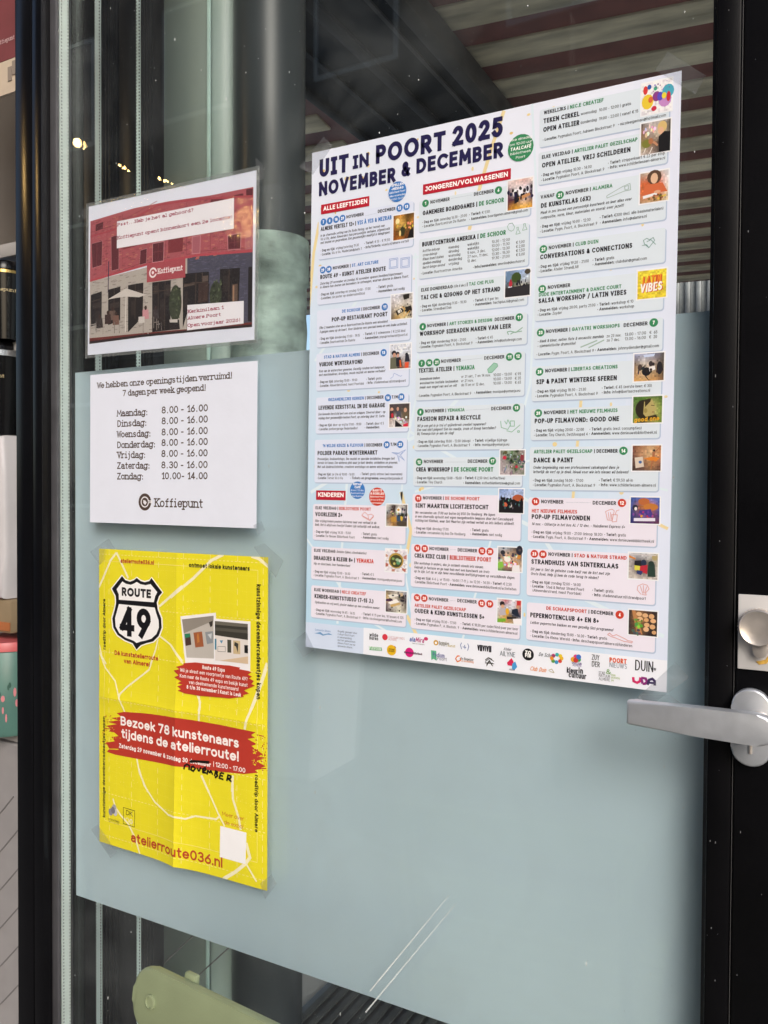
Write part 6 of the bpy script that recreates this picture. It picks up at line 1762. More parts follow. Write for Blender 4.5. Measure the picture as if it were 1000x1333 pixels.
P|#b53a2e|52.3,226.0 92.3,222.6 149.1,220.1 221.8,220.0 280.0,221.4 272.7,226.0 278.6,228.6 266.9,232.0 281.5,236.4 272.8,240.0 290.3,247.9 281.6,252.8 291.8,253.5 280.2,258.2 294.7,262.4 278.8,270.1 283.2,272.4 261.3,277.7 222.1,281.3 178.4,283.6 132.9,286.0 75.2,288.1 32.8,289.1 16.5,287.7 21.9,282.9 14.6,274.8 32.7,270.3 25.5,265.3 39.9,261.9 30.9,258.0 20.0,258.3 25.5,254.1 14.6,251.2 36.3,245.6 16.4,244.9 39.8,239.9 25.4,238.4 45.2,234.0 36.2,229.9
X|90|90|13.8|235.5|54.1|267.6|.3|1.1|#e4d82a
X|90|90|266.9|224.4|294.7|264.7|.3|1.1|#e4d82a
X|40|40|7.2|235.1|25.5|277.1|.3|1.1|#b53a2e
X|60|60|278.6|225.1|299.0|268.7|.3|1.1|#b53a2e
S|#e4d82a|1.1|21.8,251.5 50.5,247.0
S|#e4d82a|1.1|18.2,265.1 57.7,260.7
S|#e4d82a|1.1|29.1,243.1 47.0,240.2
S|#e4d82a|1.1|275.7,232.6 290.2,230.9
S|#e4d82a|1.1|269.9,245.2 291.7,244.2
S|#e4d82a|1.1|264.0,230.0 281.5,228.2
S|#e4d82a|1.1|272.9,261.7 291.8,260.0
S|#e4d82a|1.1|21.9,282.9 39.9,280.7
S|#b53a2e|1.3|281.5,224.7 291.6,225.1
S|#b53a2e|1.3|283.1,252.5 294.6,252.1
S|#b53a2e|1.3|10.9,255.6 29.1,253.6
S|#b53a2e|1.3|12.8,276.9 29.1,275.0
S|#b53a2e|1.3|281.7,268.0 295.5,265.0
L|3
T|44.1|245.8|208.8|13.0|0.2|0|0|s|#f4ecea|#000|Bezoek 78 kunstenaars
T|45.3|263.3|207.5|13.0|0.2|0|0|s|#f4ecea|#000|tijdens de atelierroute!
T|41.0|277.9|166.2|6.2|0.19|0|0|s|#f4ecea|#000|Zaterdag 29 november & zondag 30 december
T|211.3|275.9|52.2|6.2|0.16|0|0|s|#f4ecea|#000|| 12:00 - 17:00
L|4
S|#15130f|3|172.0,276.1 184.7,273.6 203.6,272.7
S|#15130f|2.6|173.6,274.6 191.0,272.8 205.1,271.5
S|#15130f|2.5|164.6,281.4 163.4,287.3
S|#15130f|2.5|164.3,282.5 168.2,279.9 172.0,281.2 171.4,287.2
S|#15130f|2.5|175.8,282.1 174.6,286.2 178.4,287.6 181.6,283.6 178.4,281.2 175.8,282.1
S|#15130f|2.5|184.7,282.1 187.3,286.6 191.1,280.6
S|#15130f|2.5|193.6,285.1 199.9,282.6 198.0,280.0 193.6,282.6 194.2,286.9 199.9,286.5
S|#15130f|2.5|201.1,288.7 202.3,282.2 205.5,286.0 207.3,281.8 210.5,287.1
S|#15130f|2.5|213.5,288.5 215.4,281.5 219.1,282.3 216.0,285.2 219.7,286.6 214.2,290.4
S|#15130f|2.5|223.4,282.3 221.6,289.6 228.3,290.4
S|#15130f|2.5|223.7,282.3 229.5,282.5
S|#15130f|2.5|222.8,286.0 227.7,286.2
S|#15130f|2.5|233.8,291.4 235.8,283.4 241.6,283.8 239.2,287.1 235.6,287.7 241.6,291.0
L|2
T|63.7|406.3|162.6|13.5|0.18|0|0|s|#b3402c|#000|atelierroute036.nl
T|226.1|337.7|35.5|5.4|0.09|0|0|s|#b3402c|#000|Meer over
T|229.2|348.2|31.2|5.4|0.09|0|0|s|#b3402c|#000|de expo!
P|#f0f0f4|223.1,351.8 265.5,352.2 263.6,393.3 222.0,393.0
E|#a8a6a8|31.1|365.1|4.2|5
E|#8b8a94|23.9|372.5|4.2|5
E|#c3c2c8|33.0|371.3|4.2|5
E|#77767e|28.6|369.0|4.2|5
T|19.2|385.0|21.7|3.0|0.16|0|0|s|#55532a|#000|STICHTING
T|19.2|387.6|21.7|2.0|0.1|0|0|s|#7a783a|#000|ART CULTURE
S|#3a381a|0.8|49.4,360.9 71.3,361.5 70.6,384.3 48.8,383.9 49.4,360.9
T|54.4|370.4|12.7|7.0|0.12|0|0|s|#3a381a|#000|DK
T|53.0|381.0|7.1|7.0|0.12|0|0|s|#e8e4c0|#000|O
T|60.8|381.6|6.3|7.0|0.2|0|0|s|#e8e4c0|#000|O
'''
DATA = {}
for ln in RAW.strip().split('\n'):
    if ln[0] == '#': cur = DATA.setdefault(ln[1:], [])
    else: cur.append(ln)

# ---------------------------------------------------------------- materials
M_black = mat('black_powder_coat', (.0035, .0035, .0045), .4, spec=.12, noise=.25, nscale=9, bump=.04, bscale=700)
M_black2 = mat('black_gloss_frame', (.004, .004, .005), .2, spec=.3, noise=.2, nscale=6, bump=.02, bscale=500)
M_gasket = mat('grey_rubber', (.06, .06, .068), .55, noise=.2, nscale=30)
M_spacer = mat('spacer_aluminium', (.62, .70, .68), .4, metal=.25, noise=.06, nscale=40)
M_dot = mat('spacer_perforation', (.12, .15, .15), .7)
M_seal = mat('black_sealant', (.02, .02, .024), .5, noise=.3, nscale=60)
M_alu = mat('brushed_aluminium', (.57, .60, .65), .34, metal=.62, noise=.08, nscale=60, bump=.03, bscale=900)
M_alu_edge = mat('satin_nickel', (.62, .57, .53), .33, metal=.65, noise=.1, nscale=50, bump=.03, bscale=800)
M_white_plate = mat('white_lacquer', (.62, .61, .61), .35, noise=.05, nscale=30)
M_rust = mat('dried_glue_stain', (.55, .33, .06), .5, noise=.3, nscale=200)
M_glass = clear_mat('door_glass', (.982, .995, .994), .024, haze=.007, hazecol=(.75, .82, .85), smudge=.55)
M_glass_in = clear_mat('inner_door_glass', (.982, .995, .994), .02)
M_tape = clear_mat('clear_tape', (.95, .955, .96), .03, haze=.10, hazecol=(.6, .63, .67), rough=.1, smudge=.3)
M_pouch = clear_mat('laminating_pouch', (.985, .99, .99), .025, haze=.006, hazecol=(.8, .82, .84), rough=.05)
M_rim = clear_mat('sealed_pouch_rim', (.93, .94, .94), .05, haze=.12, hazecol=(.6, .62, .62), rough=.06)
t = M_pouch.node_tree
gl_ = [n for n in t.nodes if n.type == 'BSDF_GLOSSY'][0]
tc_ = t.nodes.new('ShaderNodeTexCoord'); ns_ = t.nodes.new('ShaderNodeTexNoise'); ns_.inputs['Scale'].default_value = 70; ns_.inputs['Detail'].default_value = 3
bp_ = t.nodes.new('ShaderNodeBump'); bp_.inputs['Strength'].default_value = .25; bp_.inputs['Distance'].default_value = .001
t.links.new(tc_.outputs['Object'], ns_.inputs[0]); t.links.new(ns_.outputs[0], bp_.inputs['Height']); t.links.new(bp_.outputs[0], gl_.inputs['Normal'])
M_reflect_dust = clear_mat('reflection_and_dust', (.9, .9, .9), .05, haze=.6, hazecol=(.9, .95, .96), rough=.2)  # pale coat for the painted reflection lines and the dust specks

M_film = bpy.data.materials.new('frosted_film'); M_film.use_nodes = True
t = M_film.node_tree; t.nodes.clear()
o_ = t.nodes.new('ShaderNodeOutputMaterial'); d_ = t.nodes.new('ShaderNodeBsdfDiffuse'); tl = t.nodes.new('ShaderNodeBsdfTranslucent'); mx_ = t.nodes.new('ShaderNodeMixShader')
FILM = (.625, .725, .80)
tc = t.nodes.new('ShaderNodeTexCoord'); nn = t.nodes.new('ShaderNodeTexNoise'); nn.inputs['Scale'].default_value = 2.6; nn.inputs['Detail'].default_value = 6
mr = t.nodes.new('ShaderNodeMapRange'); mr.inputs['To Min'].default_value = .88; mr.inputs['To Max'].default_value = 1.10
vm = t.nodes.new('ShaderNodeVectorMath'); vm.operation = 'SCALE'; vm.inputs[0].default_value = FILM
t.links.new(tc.outputs['Object'], nn.inputs[0]); t.links.new(nn.outputs[0], mr.inputs[0]); t.links.new(mr.outputs[0], vm.inputs['Scale'])
t.links.new(vm.outputs[0], d_.inputs[0]); t.links.new(vm.outputs[0], tl.inputs[0]); mx_.inputs[0].default_value = .3
t.links.new(d_.outputs[0], mx_.inputs[1]); t.links.new(tl.outputs[0], mx_.inputs[2]); t.links.new(mx_.outputs[0], o_.inputs[0])

def ink(name, rough, bump=0., coat=0.):
    m = mat(name, (.8, .8, .8), rough, spec=.4, bump=bump, bscale=60, coat=coat)
    t = m.node_tree; b = t.nodes['Principled BSDF']
    a = t.nodes.new('ShaderNodeAttribute'); a.attribute_name = 'Ink'
    n = t.nodes.new('ShaderNodeTexNoise'); n.inputs['Scale'].default_value = 25; n.inputs['Detail'].default_value = 5
    tc = t.nodes.new('ShaderNodeTexCoord'); t.links.new(tc.outputs['Object'], n.inputs[0])
    r = t.nodes.new('ShaderNodeMapRange'); r.inputs['To Min'].default_value = .95; r.inputs['To Max'].default_value = 1.04
    t.links.new(n.outputs[0], r.inputs[0])
    v = t.nodes.new('ShaderNodeVectorMath'); v.operation = 'SCALE'
    t.links.new(a.outputs['Color'], v.inputs[0]); t.links.new(r.outputs[0], v.inputs['Scale']); t.links.new(v.outputs[0], b.inputs['Base Color'])
    return m
M_print = ink('printed_poster_paper', .42)
M_paper = ink('printed_copy_paper', .55, bump=.05)
M_news = ink('printed_folded_paper', .38, bump=.06)

# ---------------------------------------------------------------- the ground and the canopy over the terrace
def ground():
    b = B(); b.box(-40, .2, -.3, 40, 40, 0)
    o = b.done('paving', mat('pale_concrete_paving', (.42, .42, .40), .75, noise=.22, nscale=2.2, bump=.25, bscale=30), smooth=None); o['kind'] = 'structure'
    b = B(); b.box(-60, -60, -.3, 60, .2, -.004)
    o = b.done('pavement', mat('dark_street_paving', (.07, .07, .072), .8, noise=.25, nscale=3, bump=.25, bscale=30), smooth=None); o['kind'] = 'structure'
ground()
def mat_in():
    t = empty('door_mat', (-.35, .62, 0)); tag(t, 'dark ribbed entrance mat on the paving behind the door', 'mat')
    b = B(); b.box(-.75, -.5, .002, .75, .5, .014, .004); b.done('mat_backing', M_seal, t)
    b = B()
    for k in range(48): b.box(-.73 + k * .0305, -.49, .0145, -.712 + k * .0305, .49, .020, .002)
    b.done('mat_pile', mat('grey_pile', (.045, .05, .05), .9, noise=.3), t)
    b = B(); b.box(-.755, -.53, .002, .755, -.502, .024, .003); b.box(-.755, -.56, .002, .755, -.548, .018, .002); b.done('threshold_strip', M_alu, t)
mat_in()
CAN = Matrix.Rotation(rad(6.95), 4, 'Z')      # the canopy stands about seven degrees askew to the opened door
def canopy():
    # trapezoidal deck: pale ribs with dark red troughs between them, running along local x
    t = empty('canopy_roof', (0, 0, 0), (0, 0, rad(6.95)))
    tag(t, 'canopy roof of pale and dark red corrugated decking seen through the glass', 'canopy')
    PITCH, K0, K1 = .2888, -8, 13
    Y0, Y1 = 2.495 + K0 * PITCH, 2.495 + K1 * PITCH
    b = B()
    for k in range(K0, K1):
        y = 2.495 + k * PITCH
        for xa, xb in ((-7.2, -1.78), (-1.04, 5)):
            b.box(xa, y + .066, 3.0, xb, y + PITCH - .066, 3.03, .008)
    b.done('deck_rib', M_rib, t, smooth=30)
    b = B(); b.box(-7.2, Y0, 3.010, 5, Y1, 3.05)
    b.done('deck_trough', M_trough, t, smooth=None)
    b = B(); b.box(-7.2, Y0 - .2, 3.06, 5, Y1 + .1, 3.2)
    b.done('roof_slab', mat('roof_felt', (.08, .08, .08), .8, noise=.2), t, smooth=None)
M_rib = mat('weathered_beige_decking', (.68, .63, .48), .6, noise=.45, nscale=5, bump=.1, bscale=40, vec=(.6, 2.5, 1))
M_trough = mat('dark_red_decking', (.21, .078, .07), .5, noise=.25, nscale=6)
canopy()
def beam():
    t = empty('steel_beam', (0, 0, 0)); tag(t, 'wide black steel roof beam running away under the canopy', 'beam')
    mb = mat('black_beam_paint', (.003, .003, .0035), .5, spec=.12, noise=.3, nscale=4, bump=.05, bscale=60)
    mg = mat('dusty_beam_edge', (.045, .043, .04), .6, noise=.4, nscale=9)
    b = B(); b.box(-1.86, .05, 2.90, -1.30, 6.1, 2.99); b.done('beam_body', mb, t, smooth=None)
    b = B(); b.box(-1.30, .05, 2.885, -1.235, 6.1, 2.985, .012); b.box(-1.36, .05, 2.89, -1.345, 6.1, 2.8995); b.done('beam_edge', mg, t)
    b = B(); b.box(-1.55, .05, 2.88, -1.50, 6.1, 2.8985, .004); b.box(-1.90, .05, 2.885, -1.861, 6.1, 2.985, .006); b.box(-1.72, .05, 2.889, -1.70, 6.1, 2.8985); b.done('cable_tray', mat('black_cable_tray', (.008, .008, .009), .45, spec=.2, noise=.3, nscale=8), t)
beam()
def back_wall():
    t = empty('corrugated_wall', (0, 0, 0)); tag(t, 'pale corrugated metal wall at the far end of the canopy', 'wall')
    b = B()
    for k in range(60): b.box(-2.9 + k * .09, 6.65, 0, -2.855 + k * .09, 6.71, 3.5, .015)
    b.done('corrugation', mat('galvanised_sheet', (.33, .34, .34), .5, metal=.2, noise=.3, nscale=6), t)
    b = B(); b.box(-2.95, 6.7, 0, 2.6, 6.85, 3.52); b.done('wall_panel', mat('grey_wall_panel', (.35, .37, .38), .6, noise=.2), t, smooth=None)
back_wall()

# ---------------------------------------------------------------- things standing just behind the glass
def folded_door(x0, x1, s0, s1, y0, label):
    t = empty('folded_glass_door', ((x0 + x1) / 2, y0, 0)); tag(t, label, 'door leaf', 'folded glass door leaves behind the pane')
    cx = (x0 + x1) / 2
    b = B(); b.box(x0 - cx, 0, .02, s0 - cx - .001, .03, 2.95, .003)
    b.box(s1 - cx + .001, 0, .02, x1 - cx, .03, 2.95, .003)
    # grooves and lips of the aluminium profile
    w_ = x1 - s1
    for q in (.18, .42, .66):
        b.box(s1 - cx + w_ * q, -.007, .02, s1 - cx + w_ * q + .006, .001, 2.95, .002)
    b.done('stile', M_fold, t)
    b = B(); b.box(s0 - cx, -.002, .03, s1 - cx, .028, 2.94, .002, mi=0)
    for z in range(80, 2900, 6):
        for xx in (s0 - cx + .0012, s1 - cx - .0030): b.box(xx, -.0026, z / 1000, xx + .0018, .001, z / 1000 + .0030, mi=1)
    b.done('spacer', [M_spacer2, M_dot], t, smooth=None)
M_fold = mat('folded_door_paint', (.012, .0115, .013), .32, spec=.25, noise=.25, nscale=7)
M_spacer2 = mat('spacer_strip', (.74, .88, .88), .4, noise=.08, nscale=20)
folded_door(-1.335, -1.1935, -1.2493, -1.2326, .30, 'black folded door leaf with dotted pale strip, furthest left behind the glass')
folded_door(-1.1925, -1.103, -1.1454, -1.1336, .305, 'black folded door leaf with thin pale strip, beside the grey green panel')
def side_panel():
    t = empty('glass_partition', (-1.32, .6, 0)); tag(t, 'grey green partition panel with a bright narrow edge behind the glass', 'partition')
    b = B(); b.box(-.10, 0, 0, .0914, .008, 2.98, .002); b.done('panel', mat('grey_green_board', (.27, .325, .295), .5, noise=.16, nscale=3, bump=.05, bscale=15, vec=(1, 1, .25)), t)
    b = B(); b.box(.0924, -.004, 0, .1000, .002, 2.98, .001); b.done('edge_strip', mat('polished_glass_edge', (.50, .68, .64), .3, noise=.12, nscale=12), t)
side_panel()
def pillar():
    t = empty('round_pillar', (-1.2275, .66, 0)); tag(t, 'pale grey green round pillar standing between panel and dark pipe', 'pillar')
    b = B(); b.lathe([(.050, 0), (.050, .05), (.0448, .055), (.0448, 2.98)], 36); b.done('shaft', mat('pillar_paint', (.33, .41, .385), .45, noise=.2, nscale=6, bump=.04, bscale=40, vec=(1, 1, .4)), t)
pillar()
def downpipe():
    t = empty('downpipe', (-1.1165, .68, 0)); tag(t, 'thick dark grey downpipe with a dented zinc sleeve round its lower half', 'pipe')
    b = B(); b.lathe([(.081, 0), (.081, 2.98)], 40); b.done('pipe_shaft', mat('dark_grey_pipe', (.040, .047, .052), .33, spec=.35, noise=.3, nscale=5, vec=(1, 1, .3)), t, smooth=60)
    b = B()
    rnd = random.Random(2); pr = []
    z = .70
    while z < 1.72:
        pr.append((.0855 + .0016 * math.sin(z * 90) + rnd.uniform(-.0012, .0012), z)); z += .016
    pr += [(.0855, 1.73), (.0905, 1.735), (.0905, 1.83), (.083, 1.832)]
    b.lathe(pr, 48)
    b.done('zinc_sleeve', mat('dull_zinc', (.30, .385, .36), .5, metal=.15, noise=.5, nscale=12, bump=.25, bscale=22, vec=(1, 1, 1.6)), t, smooth=70)
    b = B(); b.tube([(-.07, -.055, 1.80), (-.076, -.06, 1.80)], .004); b.done('rivet', M_black, t)
downpipe()

# ---------------------------------------------------------------- shop front left of the door
def shop():
    t = empty('display_cabinet', (-1.8, .42, 0)); tag(t, 'grey shop display cabinet with shelves, left of the black post', 'cabinet')
    g1 = mat('cabinet_grey', (.24, .22, .21), .6, noise=.08, nscale=4); g2 = mat('shelf_grey', (.34, .33, .33), .6, noise=.06)
    b = B(); b.box(-.55, .34, 0, .42, .36, 2.6); b.done('back_board', g1, t, smooth=None)
    b = B(); b.box(-.55, -.08, 1.77, .40, .335, 1.80, .004); b.done('shelf', g2, t)
    b = B(); b.box(-.55, -.08, 1.565, .40, .335, 1.585, .004); b.done('shelf', g2, t)
    b = B(); b.box(-.55, -.08, .715, .40, .335, .735, .004); b.done('shelf', g2, t)
    b = B(); b.box(-.55, -.084, .0, .40, .30, .712, .003)
    for k in range(16):
        M4 = Matrix.Translation((-.55 + k * .085, -.0845, .30)) @ Matrix.Rotation(rad(45), 4, 'Y')
        b.box(-.0012, -.0012, -.42, .0012, .002, .42, mi=1, mat4=M4)
    b.done('base_panel', [mat('grey_base_panel', (.30, .29, .30), .6, noise=.06), mat('panel_joint', (.16, .155, .16), .7)], t, smooth=None)
shop()
def banner_sign():
    t = empty('red_banner', (-1.62, .35, 2.20)); tag(t, 'dark red hanging banner with a white logo above the shelf', 'banner')
    b = B(); b.box(-.25, 0, 0, .10, .004, .42); b.done('cloth', mat('red_banner_cloth', (.20, .05, .06), .7, noise=.1), t, smooth=None)
    s = Sheet(120, 40); W = lin('#d8b8bc')
    s.ell(15, 18, 12, 12, W); s.layer = 1; s.ell(15, 18, 7, 7, lin('#5a2028')); s.layer = 2; s.ell(15, 18, 3.5, 3.5, W)
    s.text(32, 22, 62, 9, .14, 0, 0, 't', W, W, 'Koffiepunt')
    o = s.done('printed_logo', M_paper, (.036, -.0006, .040), 0); o.parent = t
    b = B(); b.box(-.25, -.002, -.075, .10, .006, -.003); b.done('price_strip', mat('cream_card', (.62, .52, .42), .6, noise=.05), t, smooth=None)
    b = B()
    for x, z in ((.052, -.05), (.066, -.04)): b.box(x, -.004, z, x + .012, -.0025, z + .03)
    b.done('strip_print', mat('grey_print', (.3, .25, .22), .6), t, smooth=None)
banner_sign()
def tin(name, label, x, y, z, r, h, body, lid, pat=None, dome=0):
    t = empty(name, (x, y, z)); tag(t, label, 'tin')
    mats = [body] + (pat or [])
    bb = B(); bb.lathe([(r * .97, 0), (r, .004), (r, h), (r * .98, h + .002)], 40)
    b = B(); b.lathe([(r * 1.02, h + .003), (r * 1.02, h + .016), (r * .98, h + .022 + dome * .3), (r * .5, h + .024 + dome), (.001, h + .024 + dome)], 40); b.done('lid', lid, t, smooth=50)
    if pat:
        rnd = random.Random(5)
        b = bb
        for q in range(150):
            a = rnd.uniform(0, 6.283); zz = rnd.uniform(.02, h - .02); mi = 1 + rnd.randrange(len(pat))
            ca, sa = math.cos(a), math.sin(a)
            M4 = Matrix(((-sa, ca, 0, ca * (r + .0006)), (ca, sa, 0, sa * (r + .0006)), (0, 0, 1, zz), (0, 0, 0, 1)))
            wq, hq = rnd.uniform(.0015, .004), rnd.uniform(.003, .011)
            b.prism([(wq * math.cos(k * .785), hq * math.sin(k * .785)) for k in range(8)], -.0004, .0004, mi=mi, mat4=M4)
    bb.done('can_body', mats, t, smooth=50)
pk = mat('pink_print', (.62, .22, .25), .4); dg = mat('dark_green_print', (.03, .09, .07), .4); wh = mat('white_print', (.6, .6, .62), .4); gr_ = mat('green_print', (.10, .3, .2), .4)
tin('patterned_tin', 'green tin with pink flowers and a coral red lid on the lower shelf', -1.585, .36, .736, .075, .18, mat('sea_green_tin', (.085, .19, .165), .4, noise=.08), mat('coral_lid', (.55, .12, .13), .4, noise=.06), [pk, dg, pk, dg])
tin('blue_tin', 'blue domed tin with a swan pattern on the upper shelf', -1.635, .40, 1.586, .070, .13, mat('blue_tin_paint', (.05, .10, .22), .4, noise=.08), mat('blue_lid', (.06, .11, .23), .4), [wh, gr_, gr_, dg], .03)
def flask(name, label, x, y, z, r, h, band, col):
    t = empty(name, (x, y, z)); tag(t, label, 'cup')
    b = B(); b.lathe([(r * .8, 0), (r * .95, h * .7), (r, h * .84)], 36); b.done('cup_body', M_black2, t, smooth=50)
    b = B(); b.lathe([(r * 1.01, h * .84), (r * 1.01, h * .84 + band)], 36); b.done('metal_band', col, t, smooth=50)
    b = B(); b.lathe([(r * 1.03, h * .85 + band), (r * 1.03, h * .97), (r * .9, h), (.001, h)], 36); b.done('lid', M_black2, t, smooth=50)
    s = Sheet(60, 14); W = lin('#c8b890'); s.text(2, 10, 56, 7, .12, 0, 0, 't', W, W, 'Koffiepunt')
    o = s.done('printed_name', M_paper, (0, 0, h * .62), 0, disp=lambda u, v: math.sqrt(max(1e-6, (r * .935 + .001) ** 2 - min(abs((u - 30) / 1000), r * .93) ** 2)), cuts=([k * 5 for k in range(1, 12)], [])); o.parent = t; o.rotation_euler = (0, 0, rad(38))
GOLD = mat('gold_band', (.6, .42, .15), .25, metal=.9); SILV = mat('silver_band', (.7, .7, .72), .25, metal=.9)
flask('travel_cup', 'black travel cup with a gold band beside the blue tin', -1.555, .33, 1.586, .036, .165, .006, GOLD)
flask('coffee_cup', 'black coffee cup with a wide silver band under the upper shelf', -1.600, .34, 1.385, .055, .20, .012, SILV)
def stack_box(): 
    t = empty('white_bag', (-1.62, .36, 1.03)); tag(t, 'white paper coffee bag standing below the black cup', 'bag')
    b = B(); b.prism([(-.10, 0), (.075, 0), (.085, .10), (.083, .25), (.078, .352), (-.10, .352)], -.05, .06, .012, 3); b.done('bag_body', mat('white_bag_paper', (.55, .54, .57), .55, noise=.06, nscale=8, bump=.4, bscale=12), t, smooth=60)
    b = B(); b.box(.05, -.053, .318, .066, -.0505, .33); b.done('bag_mark', mat('grey_stamp', (.3, .28, .28), .6), t, smooth=None)
stack_box()
def brown_box():
    t = empty('kraft_box', (-1.63, .37, .962)); tag(t, 'brown kraft box under the white bag', 'box')
    b = B(); b.box(-.12, -.05, -.006, .10, .08, .066, .004); b.done('box_body', mat('kraft_card', (.24, .18, .11), .7, noise=.15), t)
    b = B(); b.box(-.12, -.053, .0, .10, -.0505, .018); b.done('box_band', mat('orange_card', (.40, .14, .05), .6, noise=.1), t, smooth=None)
brown_box()

# ---------------------------------------------------------------- fixed post and the door leaf
def post():
    t = empty('door_post', (-1.045, 0, 0)); tag(t, 'black glossy door post left of the pane beside the shop display', 'post')
    b = B(); b.box(-.0160, -.018, 0, .0192, .06, 2.45, .0015); b.done('post_profile', M_black2, t)
post()

door = empty('glass_door', (-.55, 0, 0))
tag(door, 'black framed glass door with frosted band, silver lever and taped notices', 'door')
X = lambda v: v + .55
b = B(); b.box(X(-1.0240), -.018, .02, X(-1.0039), .06, 2.38, .0015); b.done('hinge_stile', M_black2, door)
b = B()
b.box(X(-.0930), -.018, .02, X(-.0722), .05, 2.38, .0015)
b.box(X(-.0716), -.0168, .02, X(-.0704), .05, 2.38, .0003, mi=1)
rc = random.Random(12)
for k in range(70):
    if rc.random() < .35: x_, y_ = rc.uniform(-.091, -.074), -.0182
    else: x_, y_ = rc.uniform(-.066, .03), -.0197
    z_ = rc.uniform(.5, 1.9); q_ = rc.uniform(.0002, .0006); h_ = q_ * rc.uniform(.6, 4)
    b.box(X(x_), y_, z_, X(x_ + q_), y_ + .001, z_ + h_, mi=2)
b.box(X(-.0698), -.0195, .02, X(.040), .06, 2.38, .002); b.done('lock_stile', [M_black, mat('groove_grey', (.10, .10, .105), .5), mat('bare_paint_chip', (.22, .23, .25), .6)], door)
b = B(); b.box(X(-1.0035), -.018, .02, X(-.0935), .055, .13, .002); b.done('bottom_rail', M_black, door)
b = B(); b.box(X(-1.0035), -.018, 2.27, X(-.0935), .055, 2.38, .002); b.done('top_rail', M_black, door)
b = B(); b.box(X(-1.0035), -.003, .13, X(-.9905), .003, 2.27, .001); b.box(X(-.0933), -.004, .13, X(-.0910), .003, 2.27, .0006); b.done('gasket', M_gasket, door)
b = B(); b.box(X(-.9903), .0003, .131, X(-.0905), .0040, 2.269); b.done('outer_pane', M_glass, door, smooth=None)
b = B(); b.box(X(-.9985), .0205, .131, X(-.0905), .0240, 2.269); b.done('inner_pane', M_glass_in, door, smooth=None)
b = B(); b.box(X(-.9960), .0042, .135, X(-.9893), .0190, 2.265, mi=0)
for z in range(140, 2262, 5):
    for y in (.0055, .0168): b.box(X(-.98935), y, z / 1000, X(-.98915), y + .0016, z / 1000 + .0026, mi=1)
b.done('spacer', [M_spacer, M_dot], door, smooth=None)
b = B(); b.box(X(-.9962), .0192, .135, X(-.9852), .0204, 2.265, mi=0); b.box(X(-.0985), .0042, .135, X(-.0945), .0203, 2.265, mi=0); b.done('sealant', M_seal, door, smooth=None)
b = B(); b.box(X(-.9838), .0246, .6518, X(-.0945), .0249, 1.4370); film = b.done('frosted_film', M_film, door, smooth=None)
# lever handle
hz = 1.0540
b = B()
o0 = []
for cz, a0 in ((.0185, 0), (-.0185, 180)):
    for k in range(15):
        t_ = rad(a0 + 180 * k / 14); o0.append((.0165 * math.cos(t_), cz + .0165 * math.sin(t_)))
b.prism([(x * 1.0, z) for x, z in o0], -.0285, -.0196, .0022, 3)
rose = b.done('handle_rose', M_alu, door, loc=(X(-.0555), 0, 1.0505), smooth=40)
b = B(); b.lathe([(.0098, -.0287), (.0098, -.055)], 28, axis='y'); b.done('handle_neck', M_alu_edge, rose, loc=(.0065, 0, .0065), smooth=50)
b = B()
lo = []
R1 = .0135
for k in range(13):
    t_ = rad(-98 + 196 * k / 12); lo.append((R1 * math.cos(t_), R1 * math.sin(t_)))
lo += [(-.050, .0125), (-.1075, .0108)] + [(-.1095, .0098), (-.1095, -.0100)] + [(-.1075, -.0112), (-.05, -.0128)]
b.prism(lo, -.0665, -.0552, .0026, 3)
b.box(-.1090, -.0552, -.0080, -.0985, -.0380, .0075, .003, 3)
lev = b.done('lever', M_alu, rose, loc=(.0085, 0, .0085), rot=(0, rad(.6), 0), smooth=45)
b = B(); b.tube([(.0, -.0290, -.014), (.0, -.0290, -.0225)], .0016, 10); b.done('grub_screw', M_alu_edge, rose, smooth=40)
# lock plate with thumb turn
b = B(); b.box(0, -.0225, -.0335, .10, -.0197, .0340, .0008); plate = b.done('lock_plate', M_white_plate, door, loc=(X(-.0678), 0, 1.1352))
b = B(); n = 72; ring = []
prof = [(.0148, -.026), (.0163, -.0275), (.0166, -.0315), (.0160, -.0345), (.0152, -.0352), (.0142, -.0348), (.012, -.0338), (.006, -.0330), (.001, -.0328)]
b.lathe(prof, 48, axis='y'); b.lathe([(.0095, -.0227), (.0095, -.026)], 32, axis='y')
for k in range(36):
    a = rad(k * 10); 
    if math.sin(a) > -.2: b.box(-.0005, -.0315, .0158, .0005, -.0272, .0172, .0002, mat4=Matrix.Rotation(a - math.pi / 2, 4, 'Y'))
b.done('thumb_turn', M_alu_edge, plate, loc=(.0175, 0, .0062), smooth=40)
b = B(); b.prism([(.0062 * math.cos(rad(180 + 180 * k / 12)), .0062 * math.sin(rad(180 + 180 * k / 12))) for k in range(13)] + [(.0062, .008), (-.0062, .008)], -.0300, -.0227, .0008); b.done('lock_cylinder', M_alu_edge, plate, loc=(.0190, 0, -.0150), smooth=40)
b = B(); b.prism([(-.006, -.002), (-.003, -.0045), (.003, -.003), (.006, .002), (.0045, .005), (.002, .0005), (-.002, -.001)], -.0231, -.0224); b.done('glue_stain', M_rust, plate, loc=(.021, 0, -.0235), smooth=None)
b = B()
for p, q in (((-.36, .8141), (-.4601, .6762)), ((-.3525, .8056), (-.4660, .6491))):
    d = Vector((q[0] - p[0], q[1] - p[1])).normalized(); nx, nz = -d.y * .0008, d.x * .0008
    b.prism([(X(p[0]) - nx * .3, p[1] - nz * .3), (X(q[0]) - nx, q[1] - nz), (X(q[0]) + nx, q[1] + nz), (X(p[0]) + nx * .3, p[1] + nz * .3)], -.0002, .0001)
b.done('reflection_line', M_reflect_dust, door, smooth=None)  # reflected lines drawn as two thin pale strips on the glass

